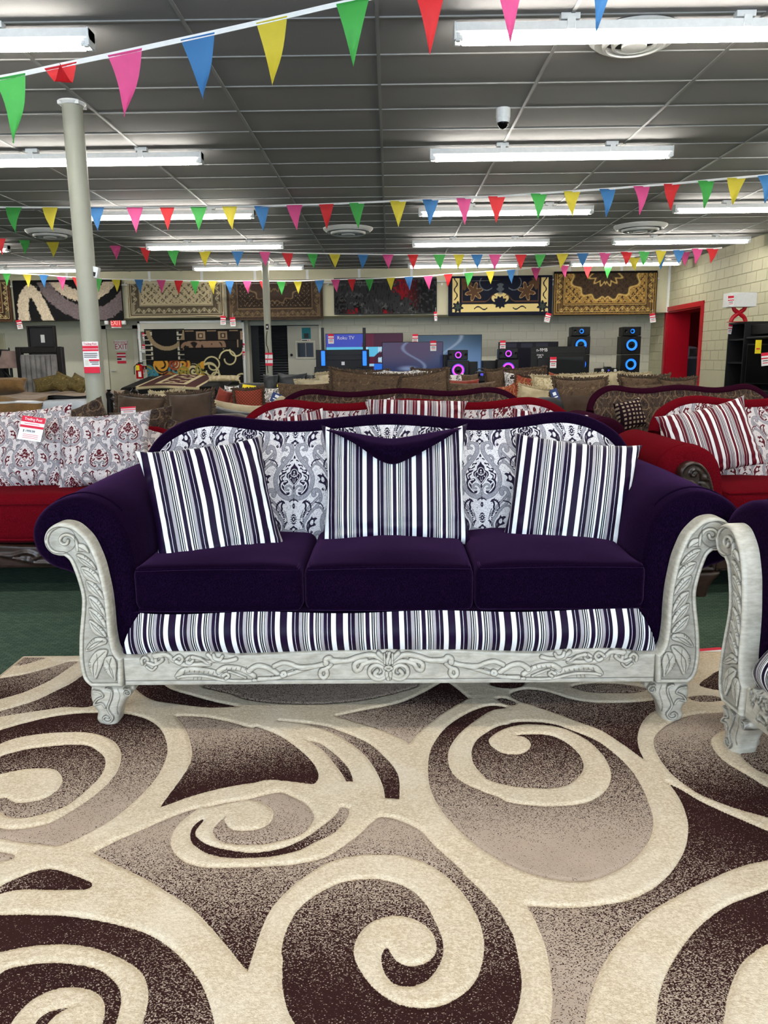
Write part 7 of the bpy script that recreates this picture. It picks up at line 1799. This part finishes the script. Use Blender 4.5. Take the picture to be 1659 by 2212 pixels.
G().tube([(p.x+.03, 13.57, p.z), (p.x+.05, 13.57, p.z+.04), (q.x-.05, 13.57, p.z+.04), (q.x-.03, 13.57, p.z)], .01, 6).build('handle', M['black'], t)
ct = thing('stereo_table', 'dark side table carrying the portable stereo', 'table', ((p.x+q.x)/2, 13.6, 0)); G().box(p.x-.1, q.x+.1, 13.4, 13.8, q.z-.03, q.z-.001).build('top', M['dwood'], ct, bev=.004)
for x in (p.x-.08, q.x+.05):
    for y in (13.42, 13.75): G().box(x, x+.03, y, y+.03, 0, q.z-.03).build('leg', M['dwood'], ct)
for (x0_, x1_, y0_, lab) in ((1012, 1032, 781, 'black subwoofer box right of the left small speaker'), (1042, 1074, 779, 'dark speaker box left of the right small speaker'), (958, 968, 766, 'narrow black cabinet left of the left small speaker')):
    p = PY(x0_, y0_, 16.6); q = PY(x1_, y0_, 16.6); t = thing('subwoofer_box', lab, 'speaker', ((p.x+q.x)/2, 16.75, 0), 0, 'plain black speaker boxes'); G().box(p.x, q.x, 16.6, 16.9, 0, p.z).build('cabinet', M['black'], t, bev=.012); G().box(p.x+.02, q.x-.02, 16.59, 16.6, .1, p.z-.03).build('grille', M['darkgrey'], t, bev=.006)

# ------------------------------------------------------------------ right wall: wall unit with lamp and television
YU = 14.2; ux = PY(1572, 740, YU).x; uz = PY(1590, 698, YU).z
un = thing('wall_unit', 'black wall unit with side tower and bridge shelf against the right block wall', 'wall unit', ((ux+XR)/2, 13.2, 0))
M['unit'] = plain('black_oak_laminate', srgb(22, 21, 22)[:3], .5)
Y1 = YU+.02; Y0_ = 13.55
G().box(ux, XR-.02, Y1-.03, Y1, 0, uz).box(ux, XR-.02, Y0_, Y0_+.03, 0, uz).box(XR-.04, XR-.02, Y0_+.03, Y1-.03, 0, uz).build('tower_carcass', M['unit'], un, smooth=False)
for z in (.05, .55, 1.05, 1.45, uz-.03): G().box(ux+.01, XR-.04, Y0_+.03, Y1-.03, z, z+.03).build('shelf', M['unit'], un, smooth=False)
G().box(ux+.1, XR-.02, 11.6, Y0_, uz-.22, uz-.06).build('bridge_panel', M['unit'], un, bev=.004); G().box(ux+.02, XR-.02, 11.6, Y0_, uz-.30, uz-.26).build('bridge_shelf', M['unit'], un, bev=.012)
G().box(ux+.04, XR-.02, 11.4, Y0_, 0, .62).build('console', M['unit'], un, bev=.006); G().box(XR-.05, XR-.02, 11.4, Y0_, .62, uz-.3).build('back_panel', M['unit'], un, smooth=False)
t = thing('television', 'switched off television standing in the black wall unit', 'television', (XR-.3, 12.8, .62)); zc0 = .72
Rt = Matrix.Translation((XR-.38, 12.85, 0)) @ Matrix.Rotation(math.radians(-62), 4, 'Z')
G().box(-.55, .55, 0, .05, zc0, zc0+.66).xf(Rt).build('cabinet', M['black'], t, bev=.006); G().box(-.53, .53, -.004, 0, zc0+.02, zc0+.64).xf(Rt).build('screen', M['gloss_black'], t, smooth=False)
for s in (-.35, .35): G().box(s-.015, s+.015, -.1, .14, .621, zc0).xf(Rt).build('foot', M['black'], t, bev=.004)
p = PY(1597, 692, 13.9)
t = thing('table_lamp', 'lamp with white square shade and red crossed base on the wall unit', 'lamp', (p.x, 13.88, uz)); M['shade_w'] = plain('white_lamp_shade_film', srgb(226, 226, 226)[:3], .25, bump=.2, scale=20)
s0, s1 = PY(1570, 632, 13.88), PY(1625, 665, 13.88); hw_ = (s1.x-s0.x)/2; cx = (s0.x+s1.x)/2
zt0, zt1 = PY(1597, 664, 13.88).z, PY(1597, 633, 13.88).z
G().loft([[(cx-hw_, 13.72, zt0), (cx+hw_, 13.72, zt0), (cx+hw_, 14.02, zt0), (cx-hw_, 14.02, zt0)], [(cx-hw_*.98, 13.72, zt1), (cx+hw_*.98, 13.72, zt1), (cx+hw_*.98, 14.02, zt1), (cx-hw_*.98, 14.02, zt1)]]).build('shade', M['shade_w'], t, bev=.008)
for s in (-1, 1):
    path = [(cx+s*.13, 13.87, uz+.01), (cx+s*.09, 13.87, uz+.09), (cx-s*.02, 13.87, uz+.17), (cx-s*.08, 13.87, zt0-.04), (cx-s*.10, 13.87, zt0+.01)]
    G().tube(catmull(path, False, 5), .036, 8).build('crossed_leg', M['redpaint'], t)
G().box(cx-.17, cx+.17, 13.8, 13.95, uz, uz+.012).build('base', M['redpaint'], t, bev=.004)
price_card('price tag stuck on the white lamp shade', 1579, 650, 13.716, .10, .17, 4)
price_card('price tag hanging from the tower of the wall unit', 1577, 711, YU-.03, .07, .17, -6)
p = PX(1652, 775, XR-.5); price_card('price tag at the right edge on the wall unit television', 1653, 776, 12.2, .12, .2, 6)
card('sale_card', 'tall yellow card on the back of the wall unit', 1638, 749, 13.0, .10, .22, 'yellow', 0, 0)
# items inside the side room
p = PX(1480, 760, XR+1.2)
t = thing('storage_counter', 'grey counter inside the red room', 'counter', (XR+1.4, p.y, 0)); zc_ = PX(1482, 770, XR+1.1).z
G().box(XR+1.05, XR+1.85, p.y-2.2, p.y+1.2, zc_-.06, zc_).build('worktop', M['grey_up'], t, bev=.006); G().box(XR+1.1, XR+1.85, p.y-2.2, p.y+1.2, 0, zc_-.06).build('cabinet', M['darkgrey'], t, bev=.004)
t = thing('wrapped_bundle', 'white wrapped bundle on the counter in the red room', 'bundle', (XR+1.3, p.y, zc_)); pb = PX(1478, 750, XR+1.2)
Vc, Fc = rbox(XR+1.1, XR+1.5, pb.y-.25, pb.y+.25, zc_, zc_+.24, .08, 10, .03, .04); link('bundle', new_mesh('bundle', Vc, Fc, M['white_metal']), t); Vc, Fc = rbox(XR+1.08, XR+1.5, pb.y-.7, pb.y-.35, zc_, zc_+.2, .03, 8); link('grey_box', new_mesh('grey_box', Vc, Fc, M['grey_up']), t)
# red and white card lying at the rug edge, chalk mark, breaker panel
p = PZ(1548, 1410, .012)
t = thing('price_card', 'red and white card lying on the floor at the back edge of the rug', 'price tag', (p.x, p.y, .0), math.radians(10), 'red and white price cards'); G().box(-.05, .06, .0, .07, .002, .004).build('card', M['white'], t, smooth=False, local=True); G().box(-.05, .06, .045, .07, .004, .005).build('red_header', M['tagred'], t, smooth=False, local=True)
p = PY(2, 720, YW); q = PY(18, 800, YW)
t = thing('electrical_panel', 'cream electrical panel door on the wall at the far left', 'panel', ((p.x+q.x)/2, YW-.03, q.z)); G().box(p.x-.3, q.x, YW-.04, YW, q.z, p.z).build('box', M['door'], t, bev=.006); G().box(p.x-.28, q.x-.03, YW-.05, YW-.04, q.z+.03, p.z-.03).build('panel_door', M['wall'], t, bev=.004)
